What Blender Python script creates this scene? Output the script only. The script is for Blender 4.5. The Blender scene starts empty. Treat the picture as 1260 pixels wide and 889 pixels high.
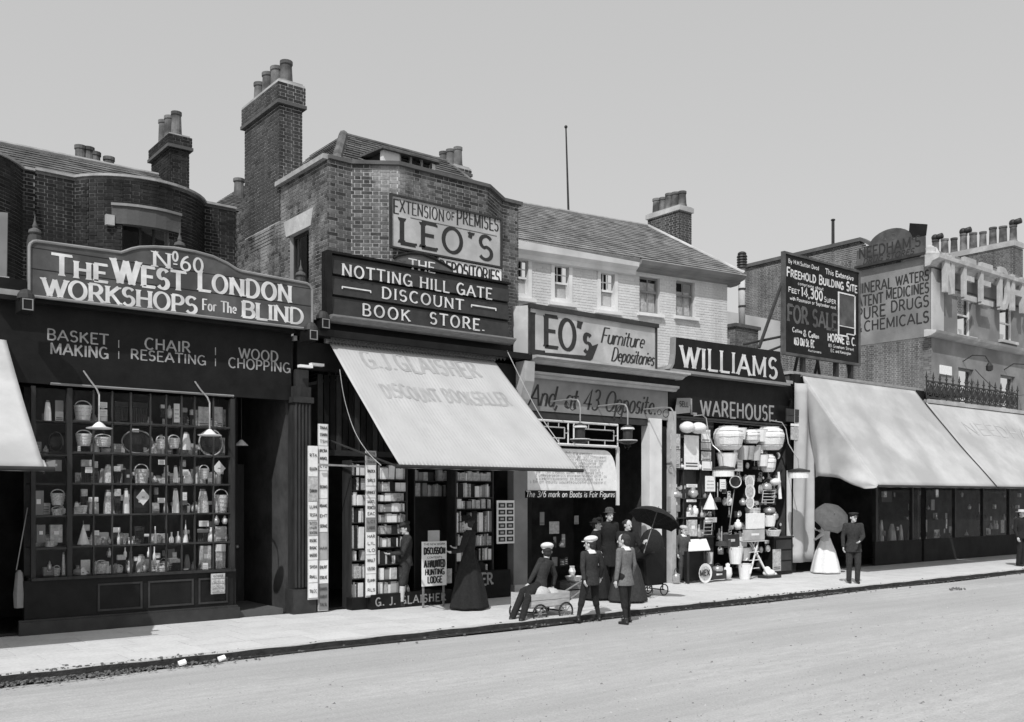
import bpy, math, random
from mathutils import Vector, Matrix
random.seed(7)
R = math.radians
C = bpy.context.scene.collection
sc = bpy.context.scene
# ---------------------------------------------------------------- camera, sky, sun, exposure
F = 1173.0; HC = 2.0; D0 = 15.2          # focal length in px of the 1260 px wide photo, eye height, distance to the shop line (Y = 0)
VA, VB = .621, .784                      # view axis relative to the street (+X runs along the pavement, +Y into the shops)
_n = math.hypot(VA, VB); VA /= _n; VB /= _n
cam = bpy.data.cameras.new('camera'); co = bpy.data.objects.new('camera', cam); C.objects.link(co); sc.camera = co
co.location = (0, -D0, HC)
co.rotation_euler = (R(90), 0, -math.atan2(VA, VB))
cam.sensor_width = 36; cam.lens = 36 * F / 1260; cam.shift_y = (612 - 444.5) / 1260
cam.clip_start = .1; cam.clip_end = 2000
SUN = Vector((.70, .50, -1.0)).normalized()        # the way the light travels
elev = math.asin(-SUN.z); azi = math.atan2(-SUN.x, -SUN.y)
w = bpy.data.worlds.new('World'); sc.world = w; w.use_nodes = True
nt = w.node_tree; nt.nodes.clear()
sky = nt.nodes.new('ShaderNodeTexSky'); sky.sky_type = 'NISHITA'; sky.sun_disc = False
sky.sun_elevation = elev; sky.sun_rotation = azi; sky.dust_density = 4.5; sky.air_density = 1.2; sky.ozone_density = 1
bw = nt.nodes.new('ShaderNodeRGBToBW'); bg = nt.nodes.new('ShaderNodeBackground'); wo = nt.nodes.new('ShaderNodeOutputWorld')
gm_ = nt.nodes.new('ShaderNodeMath'); gm_.operation = 'POWER'; gm_.inputs[1].default_value = .28     # film's flat grey sky
nt.links.new(sky.outputs[0], bw.inputs[0]); nt.links.new(bw.outputs[0], gm_.inputs[0]); nt.links.new(gm_.outputs[0], bg.inputs[0])
bg.inputs[1].default_value = .46
nt.links.new(bg.outputs[0], wo.inputs[0])
sd = bpy.data.lights.new('sun', 'SUN'); sd.energy = 3.3; sd.angle = R(.53); sd.color = (1, 1, 1)
so = bpy.data.objects.new('sun', sd); C.objects.link(so); so.rotation_euler = SUN.to_track_quat('-Z', 'Y').to_euler()
sc.view_settings.view_transform = 'Standard'; sc.view_settings.look = 'None'; sc.view_settings.gamma = 1; sc.view_settings.exposure = 0
sc.cycles.max_bounces = 6; sc.cycles.transparent_max_bounces = 12

# ---------------------------------------------------------------- survey of the photograph: where a sight line meets a wall of the street
def ray(px):
    u = (px - 630) / F
    return VA + VB * u, VB - VA * u
def at(px, py, Y):
    dx, dy = ray(px); t = (Y + D0) / dy
    return Vector((t * dx, Y, HC + (612 - py) / F * t))
def atX(px, py, X):
    dx, dy = ray(px); t = X / dx
    return Vector((X, t * dy - D0, HC + (612 - py) / F * t))
def gnd(px, py, z=0.0):
    dx, dy = ray(px); t = (HC - z) * F / (py - 612)
    return Vector((t * dx, t * dy - D0, z))
def X_(px, Y=0): return at(px, 612, Y).x
def Z_(px, py, Y=0): return at(px, py, Y).z

# ---------------------------------------------------------------- materials (the photograph is black and white: every base colour is a grey)
def mat(name, v, rough=.8, var=.25, scale=6, bump=0.0, metallic=0, stretch=(1, 1, 1), dark=None, dscale=1.3, spec=.3, streak=0):
    m = bpy.data.materials.new(name); m.use_nodes = True
    n = m.node_tree; b = n.nodes['Principled BSDF']; L = n.links.new
    b.inputs['Roughness'].default_value = rough; b.inputs['Metallic'].default_value = metallic
    b.inputs['Specular IOR Level'].default_value = spec
    tc = n.nodes.new('ShaderNodeTexCoord'); mp = n.nodes.new('ShaderNodeMapping'); mp.inputs['Scale'].default_value = stretch
    L(tc.outputs['Object'], mp.inputs[0])
    no = n.nodes.new('ShaderNodeTexNoise'); no.inputs['Scale'].default_value = scale; no.inputs['Detail'].default_value = 8; no.inputs['Roughness'].default_value = .65
    L(mp.outputs[0], no.inputs['Vector'])
    cr = n.nodes.new('ShaderNodeValToRGB'); lo, hi = v * (1 - var), v * (1 + var)
    cr.color_ramp.elements[0].position = .3; cr.color_ramp.elements[1].position = .7
    cr.color_ramp.elements[0].color = (lo, lo, lo, 1); cr.color_ramp.elements[1].color = (hi, hi, hi, 1)
    L(no.outputs[0], cr.inputs[0]); out = cr.outputs[0]
    if dark is not None:                                            # stains and wear in large patches
        n2 = n.nodes.new('ShaderNodeTexNoise'); n2.inputs['Scale'].default_value = dscale; n2.inputs['Detail'].default_value = 6
        L(mp.outputs[0], n2.inputs['Vector'])
        r2 = n.nodes.new('ShaderNodeValToRGB'); r2.color_ramp.elements[0].position = .42; r2.color_ramp.elements[1].position = .62
        r2.color_ramp.elements[0].color = (0, 0, 0, 1); r2.color_ramp.elements[1].color = (1, 1, 1, 1); L(n2.outputs[0], r2.inputs[0])
        mx = n.nodes.new('ShaderNodeMix'); mx.data_type = 'RGBA'; mx.inputs[7].default_value = (dark, dark, dark, 1)
        L(r2.outputs[0], mx.inputs[0]); L(out, mx.inputs[6]); out = mx.outputs[2]
    if streak:                                                      # wheel tracks and sweepings drawn out along the street
        m4 = n.nodes.new('ShaderNodeMapping'); m4.inputs['Scale'].default_value = (.06, 3.2, 1); L(tc.outputs['Object'], m4.inputs[0])
        n4 = n.nodes.new('ShaderNodeTexNoise'); n4.inputs['Scale'].default_value = 1.6; n4.inputs['Detail'].default_value = 9; n4.inputs['Distortion'].default_value = .6; L(m4.outputs[0], n4.inputs['Vector'])
        r4 = n.nodes.new('ShaderNodeValToRGB'); r4.color_ramp.elements[0].position = .32; r4.color_ramp.elements[1].position = .68; q = 1 - streak; r4.color_ramp.elements[0].color = (q, q, q, 1); r4.color_ramp.elements[1].color = (1.0, 1.0, 1.0, 1); L(n4.outputs[0], r4.inputs[0])
        x4 = n.nodes.new('ShaderNodeMix'); x4.data_type = 'RGBA'; x4.blend_type = 'MULTIPLY'; x4.inputs[0].default_value = 1; L(out, x4.inputs[6]); L(r4.outputs[0], x4.inputs[7])
        n5 = n.nodes.new('ShaderNodeTexNoise'); n5.inputs['Scale'].default_value = 45; n5.inputs['Detail'].default_value = 4; L(tc.outputs['Object'], n5.inputs['Vector'])
        r5 = n.nodes.new('ShaderNodeValToRGB'); r5.color_ramp.elements[0].position = .3; r5.color_ramp.elements[1].position = .7; r5.color_ramp.elements[0].color = (.8, .8, .8, 1); L(n5.outputs[0], r5.inputs[0])
        x5 = n.nodes.new('ShaderNodeMix'); x5.data_type = 'RGBA'; x5.blend_type = 'MULTIPLY'; x5.inputs[0].default_value = 1; L(x4.outputs[2], x5.inputs[6]); L(r5.outputs[0], x5.inputs[7]); out = x5.outputs[2]
    L(out, b.inputs['Base Color'])
    if bump:
        bp = n.nodes.new('ShaderNodeBump'); bp.inputs['Strength'].default_value = bump; bp.inputs['Distance'].default_value = .02
        n3 = n.nodes.new('ShaderNodeTexNoise'); n3.inputs['Scale'].default_value = scale * 5; n3.inputs['Detail'].default_value = 6
        L(mp.outputs[0], n3.inputs['Vector']); L(n3.outputs[0], bp.inputs['Height']); L(bp.outputs[0], b.inputs['Normal'])
    return m
def piece_mat(name, lo, hi, rough=.9, patch=None, pscale=.8, pos=(.2, .8), pthr=(.48, .6), mul=.6, soot=.4):
    """bricks, slates: each piece (mesh island or object) its own tone; patch = tone of limewash or soot patches"""
    m = bpy.data.materials.new(name); m.use_nodes = True
    n = m.node_tree; b = n.nodes['Principled BSDF']; L = n.links.new
    b.inputs['Roughness'].default_value = rough; b.inputs['Specular IOR Level'].default_value = .2
    g = n.nodes.new('ShaderNodeNewGeometry'); oi = n.nodes.new('ShaderNodeObjectInfo')
    ad = n.nodes.new('ShaderNodeMath'); ad.operation = 'ADD'; fr = n.nodes.new('ShaderNodeMath'); fr.operation = 'FRACT'
    L(g.outputs['Random Per Island'], ad.inputs[0]); L(oi.outputs['Random'], ad.inputs[1]); L(ad.outputs[0], fr.inputs[0])
    cr = n.nodes.new('ShaderNodeValToRGB'); e = cr.color_ramp.elements
    e[0].position, e[1].position = pos; e[0].color = (lo, lo, lo, 1); e[1].color = (hi, hi, hi, 1); L(fr.outputs[0], cr.inputs[0]); out = cr.outputs[0]
    no = n.nodes.new('ShaderNodeTexNoise'); no.inputs['Scale'].default_value = 22; no.inputs['Detail'].default_value = 6
    L(g.outputs['Position'], no.inputs['Vector'])
    if patch is not None:
        n2 = n.nodes.new('ShaderNodeTexNoise'); n2.inputs['Scale'].default_value = pscale; n2.inputs['Detail'].default_value = 9; n2.inputs['Roughness'].default_value = .7
        L(g.outputs['Position'], n2.inputs['Vector'])
        r2 = n.nodes.new('ShaderNodeValToRGB'); r2.color_ramp.elements[0].position = pthr[0]; r2.color_ramp.elements[1].position = pthr[1]; L(n2.outputs[0], r2.inputs[0])
        mx = n.nodes.new('ShaderNodeMix'); mx.data_type = 'RGBA'; mx.inputs[7].default_value = (patch, patch, patch, 1)
        m2 = n.nodes.new('ShaderNodeMath'); m2.operation = 'MULTIPLY'; m2.inputs[1].default_value = .8; L(r2.outputs[0], m2.inputs[0])
        L(m2.outputs[0], mx.inputs[0]); L(out, mx.inputs[6]); out = mx.outputs[2]
    mm = n.nodes.new('ShaderNodeMix'); mm.data_type = 'RGBA'; mm.blend_type = 'MULTIPLY'; mm.inputs[0].default_value = mul
    L(out, mm.inputs[6]); r3 = n.nodes.new('ShaderNodeValToRGB'); r3.color_ramp.elements[0].position = .3; r3.color_ramp.elements[1].position = .6
    r3.color_ramp.elements[0].color = (.45, .45, .45, 1); L(no.outputs[0], r3.inputs[0]); L(r3.outputs[0], mm.inputs[7])
    ms = n.nodes.new('ShaderNodeMapping'); ms.inputs['Scale'].default_value = (2.6, 2.6, .22); L(g.outputs['Position'], ms.inputs[0])     # rain and soot runs down the walls
    ns = n.nodes.new('ShaderNodeTexNoise'); ns.inputs['Scale'].default_value = 1; ns.inputs['Detail'].default_value = 7; L(ms.outputs[0], ns.inputs['Vector'])
    rs = n.nodes.new('ShaderNodeValToRGB'); rs.color_ramp.elements[0].position = .36; rs.color_ramp.elements[1].position = .56; q = 1 - soot; rs.color_ramp.elements[0].color = (q, q, q, 1); L(ns.outputs[0], rs.inputs[0])
    m6 = n.nodes.new('ShaderNodeMix'); m6.data_type = 'RGBA'; m6.blend_type = 'MULTIPLY'; m6.inputs[0].default_value = 1; L(mm.outputs[2], m6.inputs[6]); L(rs.outputs[0], m6.inputs[7])
    L(m6.outputs[2], b.inputs['Base Color'])
    return m
M = {}
M['road'] = mat('road', .50, .95, .10, 9, .7, stretch=(.4, 1.2, 1), dark=.44, dscale=.5, streak=.11)
M['road_grit'] = piece_mat('road_grit', .25, .48, .95)
M['ground'] = mat('ground', .25, .95, .2, 1)
M['flag'] = piece_mat('flagstone', .60, .65, .9, mul=.25, soot=.08)
M['kerb'] = mat('kerb_granite', .5, .9, .2, 8)
M['gutter'] = mat('gutter_dirt', .035, .8, .5, 9, .5)
M['dirt'] = mat('litter', .15, .95, .6, 20, .5)
M['brick_dark'] = piece_mat('brick_sooty', .018, .045, patch=.022, pscale=.7, pos=(0, 1))
M['brick_mid'] = piece_mat('brick_stock', .05, .19, pos=(0, 1), patch=.34, pscale=.6, pthr=(.5, .6))
M['brick_chim'] = piece_mat('brick_chimney', .05, .11, patch=.07, pscale=.9, pos=(0, 1))
M['brick_pale'] = piece_mat('brick_limewashed', .60, .66, patch=.68, pscale=.6, pos=(.0, .5), mul=.2, soot=.14)
M['brick_far'] = piece_mat('brick_far_stock', .12, .20, patch=.22, pscale=.5, pos=(0, 1))
M['mortar_dark'] = mat('mortar_sooty', .20, .95, .5, 1.5, dark=.035, dscale=.8)
M['mortar'] = mat('mortar', .46, .95, .3, 3, dark=.32)
M['mortar_pale'] = mat('mortar_limewash', .64, .95, .08, 3, dark=.60)
M['slate'] = piece_mat('roof_slate', .15, .21, .7, patch=.11, pscale=.6)
M['slate_pale'] = piece_mat('roof_slate_weathered', .24, .30, .8, patch=.20, pscale=.5)
M['slate_dark'] = piece_mat('roof_slate_dark', .09, .16, .7)
M['lead'] = mat('lead', .34, .6, .25, 5)
M['stone'] = mat('stone', .5, .9, .2, 4, .3, dark=.36)
M['stone_dirty'] = mat('stone_sooty', .10, .9, .35, 4, .3, dark=.09)
M['stucco'] = mat('stucco', .52, .9, .15, 1.2, .2, dark=.34, dscale=.6)
M['stucco_grey'] = mat('stucco_grey', .25, .9, .2, 1.2, .2, dark=.17, dscale=.8)
M['white'] = mat('white_paint', .74, .6, .1, 4, dark=.6, dscale=2)
M['cream'] = mat('cream_paint', .46, .6, .15, 5, dark=.36, dscale=2)
M['grey'] = mat('grey_paint', .27, .6, .2, 4, dark=.2, dscale=2)
M['black'] = mat('black_paint', .010, .55, .5, 3, .1, spec=.2)
M['brown'] = mat('brown_paint', .032, .5, .4, 3, .15, stretch=(3, 3, .6), spec=.2)
M['dkgrey'] = mat('dark_grey_paint', .035, .5, .35, 4)
M['signgrey'] = mat('sign_grey', .095, .7, .3, 3, dark=.055, dscale=2.2)
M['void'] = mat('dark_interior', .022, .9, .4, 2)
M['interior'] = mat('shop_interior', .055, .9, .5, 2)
M['canvas'] = mat('awning_canvas', .49, .95, .06, 3, .2, dark=.44, dscale=1.5)
M['canvas_old'] = mat('old_awning_canvas', .48, .95, .10, 2, .25, dark=.37, dscale=.8)
M['fainter'] = mat('fainter_lettering', .445, .95, .1, 6)
M['stripe'] = mat('awning_stripe', .44, .95, .08, 6)
M['faint'] = mat('faded_lettering', .35, .95, .15, 6)
M['letter_white'] = mat('white_lettering', .70, .7, .16, 7, dark=.52, dscale=3)
M['letter_grey'] = mat('dull_lettering', .30, .6, .3, 9)
M['letter_black'] = mat('black_lettering', .03, .6, .3, 9)
M['letter_dull'] = mat('dull_black_lettering', .09, .7, .4, 9)
M['iron'] = mat('cast_iron', .03, .5, .3, 8)
M['brass'] = mat('pale_metal', .5, .35, .2, 8, metallic=.6)
M['pot'] = mat('chimney_pot_clay', .17, .9, .4, 3, .2, dark=.06, dscale=2.5)
M['paper'] = mat('paper', .8, .9, .1, 12)
M['print'] = mat('printed_sheet', .40, .9, .9, 40)
M['card'] = mat('grey_card', .45, .9, .4, 18)
M['wicker'] = mat('wicker', .58, .9, .5, 40, .5)
M['wicker_pale'] = mat('pale_wicker', .78, .9, .15, 40, .4)
M['tin'] = mat('tinware', .42, .35, .3, 8, metallic=.5)
M['enamel'] = mat('white_enamel', .76, .3, .08, 8)
M['bristle'] = mat('bristle', .06, .95, .5, 60, .5)
M['wood'] = mat('wood', .2, .7, .3, 6, .1, stretch=(1, 1, 8))
M['wood_pale'] = mat('pale_wood', .46, .7, .2, 6, stretch=(1, 1, 8))
M['skin'] = mat('skin', .52, .6, .06, 10)
M['cloth_black'] = mat('black_cloth', .018, .95, .4, 30, .3)
M['cloth_dark'] = mat('dark_cloth', .035, .95, .4, 30, .3)
M['cloth_grey'] = mat('grey_cloth', .15, .95, .3, 30, .3)
M['cloth_mid'] = mat('mid_grey_cloth', .075, .95, .3, 30, .3)
M['cloth_white'] = mat('white_cloth', .74, .95, .08, 20, .3)
M['cloth_pale'] = mat('pale_cloth', .5, .95, .15, 30, .3)
M['hair'] = mat('hair', .035, .7, .4, 50, .4)
M['shoe'] = mat('shoe_leather', .025, .35, .3, 10)
M['parasol'] = mat('parasol_cloth', .10, .8, .25, 6)
M['curtain'] = mat('lace_curtain', .42, .95, .3, 14)
def glass_mat():
    m = bpy.data.materials.new('window_glass'); m.use_nodes = True; n = m.node_tree; n.nodes.clear(); L = n.links.new
    o = n.nodes.new('ShaderNodeOutputMaterial'); t = n.nodes.new('ShaderNodeBsdfTransparent'); g = n.nodes.new('ShaderNodeBsdfGlossy')
    t.inputs[0].default_value = (.97, .97, .97, 1); g.inputs['Roughness'].default_value = .04
    fr = n.nodes.new('ShaderNodeFresnel'); fr.inputs[0].default_value = 1.22; ge = n.nodes.new('ShaderNodeNewGeometry'); ff = n.nodes.new('ShaderNodeMath'); ff.operation = 'SUBTRACT'; ff.inputs[0].default_value = 1; fm = n.nodes.new('ShaderNodeMath'); fm.operation = 'MULTIPLY'; L(ge.outputs['Backfacing'], ff.inputs[1]); L(fr.outputs[0], fm.inputs[0]); L(ff.outputs[0], fm.inputs[1]); mx = n.nodes.new('ShaderNodeMixShader')
    L(fm.outputs[0], mx.inputs[0]); L(t.outputs[0], mx.inputs[1]); L(g.outputs[0], mx.inputs[2]); L(mx.outputs[0], o.inputs[0]); return m
M['glass'] = glass_mat()

# ---------------------------------------------------------------- objects
def root(name, label=None, cat=None, loc=(0, 0, 0), group=None, kind=None, rz=0):
    o = bpy.data.objects.new(name, None); C.objects.link(o); o.location = loc; o.rotation_euler = (0, 0, rz); o.empty_display_size = .2
    return tag(o, label, cat, group, kind)
def tag(o, label=None, cat=None, group=None, kind=None):
    for k, v in (('label', label), ('category', cat), ('group', group), ('kind', kind)):
        if v: o[k] = v
    return o
def attach(o, parent):
    if parent is not None:
        o.parent = parent
        mw = parent.matrix_basis if parent.parent is None else parent.parent.matrix_basis @ parent.matrix_parent_inverse @ parent.matrix_basis
        if parent.parent is not None and parent.parent.parent is not None: raise RuntimeError('too deep')
        o.matrix_parent_inverse = mw.inverted()
    return o
class MB:
    """collects shapes given in world coordinates; build() links them as one mesh object"""
    def __init__(s): s.v = []; s.f = []
    def add(s, vs, fs):
        k = len(s.v); s.v += [tuple(a) for a in vs]; s.f += [tuple(k + i for i in q) for q in fs]; return s
    def box(s, x0, x1, y0, y1, z0, z1):
        return s.add([(x0, y0, z0), (x1, y0, z0), (x1, y1, z0), (x0, y1, z0), (x0, y0, z1), (x1, y0, z1), (x1, y1, z1), (x0, y1, z1)],
                     [(3, 2, 1, 0), (4, 5, 6, 7), (0, 1, 5, 4), (1, 2, 6, 5), (2, 3, 7, 6), (3, 0, 4, 7)])
    def hexa(s, a): return s.add(a, [(3, 2, 1, 0), (4, 5, 6, 7), (0, 1, 5, 4), (1, 2, 6, 5), (2, 3, 7, 6), (3, 0, 4, 7)])
    def obox(s, c, ax, ay, az):                                     # centre and three half axes
        c, ax, ay, az = map(Vector, (c, ax, ay, az))
        return s.hexa([c - ax - ay - az, c + ax - ay - az, c + ax + ay - az, c - ax + ay - az, c - ax - ay + az, c + ax - ay + az, c + ax + ay + az, c - ax + ay + az])
    def prism(s, poly, y0, y1):                                     # outline in (x, z), drawn out along y
        n = len(poly)
        s.add([(x, y0, z) for x, z in poly] + [(x, y1, z) for x, z in poly],
              [tuple(range(n)), tuple(range(2 * n - 1, n - 1, -1))] + [(i, i + n, (i + 1) % n + n, (i + 1) % n) for i in range(n)]); return s
    def prismx(s, poly, x0, x1):                                    # outline in (y, z), drawn out along x
        n = len(poly)
        s.add([(x0, y, z) for y, z in poly] + [(x1, y, z) for y, z in poly],
              [tuple(range(n - 1, -1, -1)), tuple(range(n, 2 * n))] + [(i, (i + 1) % n, (i + 1) % n + n, i + n) for i in range(n)]); return s
    def rod(s, p0, p1, r0, r1=None, n=8, caps=True):
        p0, p1 = Vector(p0), Vector(p1); r1 = r0 if r1 is None else r1
        d = (p1 - p0).normalized(); a = d.orthogonal().normalized(); b = d.cross(a)
        vs = []
        for p, r in ((p0, r0), (p1, r1)):
            vs += [p + a * (r * math.cos(2 * math.pi * i / n)) + b * (r * math.sin(2 * math.pi * i / n)) for i in range(n)]
        fs = [(i, (i + 1) % n, (i + 1) % n + n, i + n) for i in range(n)]
        if caps: fs += [tuple(range(n - 1, -1, -1)), tuple(range(n, 2 * n))]
        return s.add(vs, fs)
    def tube(s, pts, r, n=6):
        for a, b in zip(pts, pts[1:]): s.rod(a, b, r, n=n)
        return s
    def lathe(s, c, prof, n=16, axis='z', wob=0, nw=9):             # prof: (radius, height) pairs
        c = Vector(c); vs = []
        for r, z in prof:
            for i in range(n):
                a = 2 * math.pi * i / n; q = r * (1 + wob * math.sin(a * nw))
                vs.append((c.x + q * math.cos(a), c.y + q * math.sin(a), c.z + z) if axis == 'z' else (c.x + q * math.cos(a), c.y - z, c.z + q * math.sin(a)))
        fs = [(j * n + i, j * n + (i + 1) % n, (j + 1) * n + (i + 1) % n, (j + 1) * n + i) for j in range(len(prof) - 1) for i in range(n)]
        fs += [tuple(range(n - 1, -1, -1)), tuple(range((len(prof) - 1) * n, len(prof) * n))]
        return s.add(vs, fs)
    def ell(s, c, rx, ry, rz, n=14, m=9, rot=None):
        c = Vector(c); vs = []
        for j in range(m + 1):
            t = math.pi * (.02 + .96 * j / m)
            for i in range(n):
                a = 2 * math.pi * i / n; p = Vector((rx * math.sin(t) * math.cos(a), ry * math.sin(t) * math.sin(a), -rz * math.cos(t)))
                if rot: p = rot @ p
                vs.append(c + p)
        fs = [(j * n + i, j * n + (i + 1) % n, (j + 1) * n + (i + 1) % n, (j + 1) * n + i) for j in range(m) for i in range(n)]
        fs += [tuple(range(n - 1, -1, -1)), tuple(range(m * n, (m + 1) * n))]
        return s.add(vs, fs)
    def cap(s, p0, p1, r0, r1=None, n=10):                          # tapered capsule
        p0, p1 = Vector(p0), Vector(p1); r1 = r0 if r1 is None else r1
        d = p1 - p0; L = d.length; d = d / L if L > 1e-6 else Vector((0, 0, 1)); a = d.orthogonal().normalized(); b = d.cross(a); vs = []; rings = []
        for k in range(5): t = math.pi / 2 * (k + .15) / 4.15; rings.append((p0 - d * (r0 * math.cos(t)), r0 * math.sin(t)))
        for k in range(4, -1, -1): t = math.pi / 2 * (k + .15) / 4.15; rings.append((p1 + d * (r1 * math.cos(t)), r1 * math.sin(t)))
        for p, r in rings: vs += [p + a * (r * math.cos(2 * math.pi * i / n)) + b * (r * math.sin(2 * math.pi * i / n)) for i in range(n)]
        m = len(rings) - 1
        fs = [(j * n + i, j * n + (i + 1) % n, (j + 1) * n + (i + 1) % n, (j + 1) * n + i) for j in range(m) for i in range(n)]
        fs += [tuple(range(n - 1, -1, -1)), tuple(range(m * n, (m + 1) * n))]
        return s.add(vs, fs)
    def grid(s, fn, nu, nv):
        vs = [fn(i / nu, j / nv) for j in range(nv + 1) for i in range(nu + 1)]
        fs = [(j * (nu + 1) + i, j * (nu + 1) + i + 1, (j + 1) * (nu + 1) + i + 1, (j + 1) * (nu + 1) + i) for j in range(nv) for i in range(nu)]
        return s.add(vs, fs)
    def mesh(s, name, material, smooth=False):
        me = bpy.data.meshes.new(name); me.from_pydata([tuple(v) for v in s.v], [], s.f); me.materials.append(M[material] if isinstance(material, str) else material)
        if smooth:
            me.polygons.foreach_set('use_smooth', [True] * len(me.polygons))
        me.update(); return me
    def build(s, name, material, parent=None, label=None, cat=None, group=None, kind=None, smooth=False, bevel=0):
        o = bpy.data.objects.new(name, s.mesh(name, material, smooth)); C.objects.link(o); attach(o, parent)
        if bevel:
            b = o.modifiers.new('bevel', 'BEVEL'); b.width = bevel; b.segments = 1; b.limit_method = 'ANGLE'
        return tag(o, label, cat, group, kind)
def bx(*a): return MB().box(*a)
def place(me, name, loc, parent, rz=0, rot=None):
    """one more individual piece sharing the mesh me, at a world position"""
    o = bpy.data.objects.new(name, me); C.objects.link(o); o.location = loc; o.rotation_euler = rot if rot else (0, 0, rz); attach(o, parent); return o

# ---------------------------------------------------------------- brick walls: bricks with depth on a recessed mortar backing
def path_at(path, s):
    for a, b in zip(path, path[1:]):
        L = (b - a).length
        if s <= L + 1e-9 or b is path[-1]:
            d = (b - a) / L; return a + d * s, d
        s -= L
def brick_wall(parent, pts, z0, z1, bm, mm, openings=(), single=0, top=None, th=.22, bl=.205, bh=.055, skip=None, inset=True):
    """pts: (x, y) corners, outer face to the right of travel seen from above; openings (s0, s1, z0, z1) along the path"""
    path = [Vector(p) for p in pts]; seg = [(b - a).length for a, b in zip(path, path[1:])]; tot = sum(seg)
    cum = [0]
    for q in seg: cum.append(cum[-1] + q)
    sb = sorted(set([round(c, 4) for c in cum] + [round(v, 4) for o in openings for v in o[:2]])); zb = sorted(set([z0, z1] + [v for o in openings for v in o[2:] if z0 < v < z1]))
    back = MB(); J = .008
    def off(i, dist):                                               # mitred inner corner
        p = path[i]
        ds = [(path[k + 1] - path[k]).normalized() for k in (i - 1, i) if 0 <= k < len(path) - 1]
        ns = [Vector((-d.y, d.x)) for d in ds]
        m = ns[0] if len(ns) == 1 else (ns[0] + ns[1]).normalized()
        return p + m * (dist / max(.3, m.dot(ns[0])))
    def pin(s, dist):
        for i, c in enumerate(cum):
            if abs(c - s) < 1e-3: return off(i, dist)
        p, d = path_at(path, s); return p + Vector((-d.y, d.x)) * dist
    for s0, s1 in zip(sb, sb[1:]):
        if s1 - s0 < 1e-3: continue
        for za, zc in zip(zb, zb[1:]):
            sm, zm = (s0 + s1) / 2, (za + zc) / 2
            if any(o[0] < sm < o[1] and o[2] < zm < o[3] for o in openings): continue
            a, b, c, d = pin(s0, J), pin(s1, J), pin(s1, th), pin(s0, th)
            ta = tb = zc
            if top and zc == z1: ta, tb = top(s0), top(s1)
            back.hexa([(a.x, a.y, za), (b.x, b.y, za), (c.x, c.y, za), (d.x, d.y, za), (a.x, a.y, ta), (b.x, b.y, tb), (c.x, c.y, tb), (d.x, d.y, ta)])
    back.build('wall', mm, parent)
    dirs = [(b - a).normalized() for a, b in zip(path, path[1:])]
    sharp = [c for c, d, e in zip(cum[1:-1], dirs, dirs[1:]) if d.dot(e) < .96]
    items = []; row = 0; z = z0 + .005; J1 = .0155
    while z + bh < z1 + .01:
        s = -(bl * 1.5 + 2 * J1) * .5 * (row % 2); k = 0                  # Flemish bond: a header over the middle of every stretcher
        while s < tot:
            L_ = bl if k % 2 == 0 else bl * .5
            a, b = max(s, 0), min(s + L_, tot); k += 1; s += L_ + J1
            for o in openings:
                if z + bh > o[2] and z < o[3] - .01:
                    if a < o[0] < b: b = o[0]
                    elif a < o[1] < b: a = o[1]
                    elif o[0] <= a and b <= o[1]: b = a
            cuts = [a] + [c for c in sharp if a < c < b] + [b]       # a brick does not bend round a corner
            for a, b in zip(cuts, cuts[1:]):
                if b - a < .02: continue
                m = (a + b) / 2
                if top and z + bh > top(m): continue
                if skip and skip(m, z): continue
                items.append((a, b, z))
        z += bh + J1; row += 1
    def dist(it): p, _ = path_at(path, (it[0] + it[1]) / 2); return (p.x ** 2 + (p.y + D0) ** 2 + (it[2] - HC) ** 2)
    cand = sorted([i for i, it in enumerate(items) if it[1] - it[0] > bl - .01], key=lambda i: dist(items[i]))[:single]; cs = set(cand)
    rest = MB(); shared = None
    for i, (a, b, z) in enumerate(items):
        p, d = path_at(path, (a + b) / 2); n = Vector((-d.y, d.x)); h = (b - a) / 2; e = random.uniform(-.0015, .0025)
        if i in cs:
            if shared is None: shared = MB().box(-bl / 2, bl / 2, 0, .03, 0, bh).mesh('brick', bm)
            place(shared, 'brick', (p.x + n.x * e, p.y + n.y * e, z), parent, math.atan2(d.y, d.x))
        else:
            q = [p - d * h + n * e, p + d * h + n * e, p + d * h + n * .03, p - d * h + n * .03]
            rest.add([(v.x, v.y, zz) for zz in (z, z + bh) for v in q], [(4, 5, 6, 7), (0, 1, 5, 4), (1, 2, 6, 5), (3, 0, 4, 7), (3, 2, 1, 0)])
    if rest.v: rest.build('brickwork', bm, parent, kind='stuff')
def coping(parent, pts, z, material, w0=-.07, w1=.30, h=.07, topf=None, name='coping'):
    path = [Vector(p) for p in pts]; m = MB()
    for i in range(len(path) - 1):
        d = (path[i + 1] - path[i]).normalized(); n = Vector((-d.y, d.x)); q = []
        for k in (i, i + 1):
            ds = [(path[j + 1] - path[j]).normalized() for j in (k - 1, k) if 0 <= j < len(path) - 1]
            ns = [Vector((-e.y, e.x)) for e in ds]; mm = ns[0] if len(ns) == 1 else (ns[0] + ns[1]).normalized(); f = 1 / max(.3, mm.dot(ns[0]))
            q.append((path[k] + mm * w0 * f, path[k] + mm * w1 * f))
        a, b, c, e = q[0][0], q[1][0], q[1][1], q[0][1]
        m.hexa([(a.x, a.y, z), (b.x, b.y, z), (c.x, c.y, z), (e.x, e.y, z), (a.x, a.y, z + h), (b.x, b.y, z + h), (c.x, c.y, z + h + .02), (e.x, e.y, z + h + .02)])
    return m.build(name, material, parent)
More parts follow.
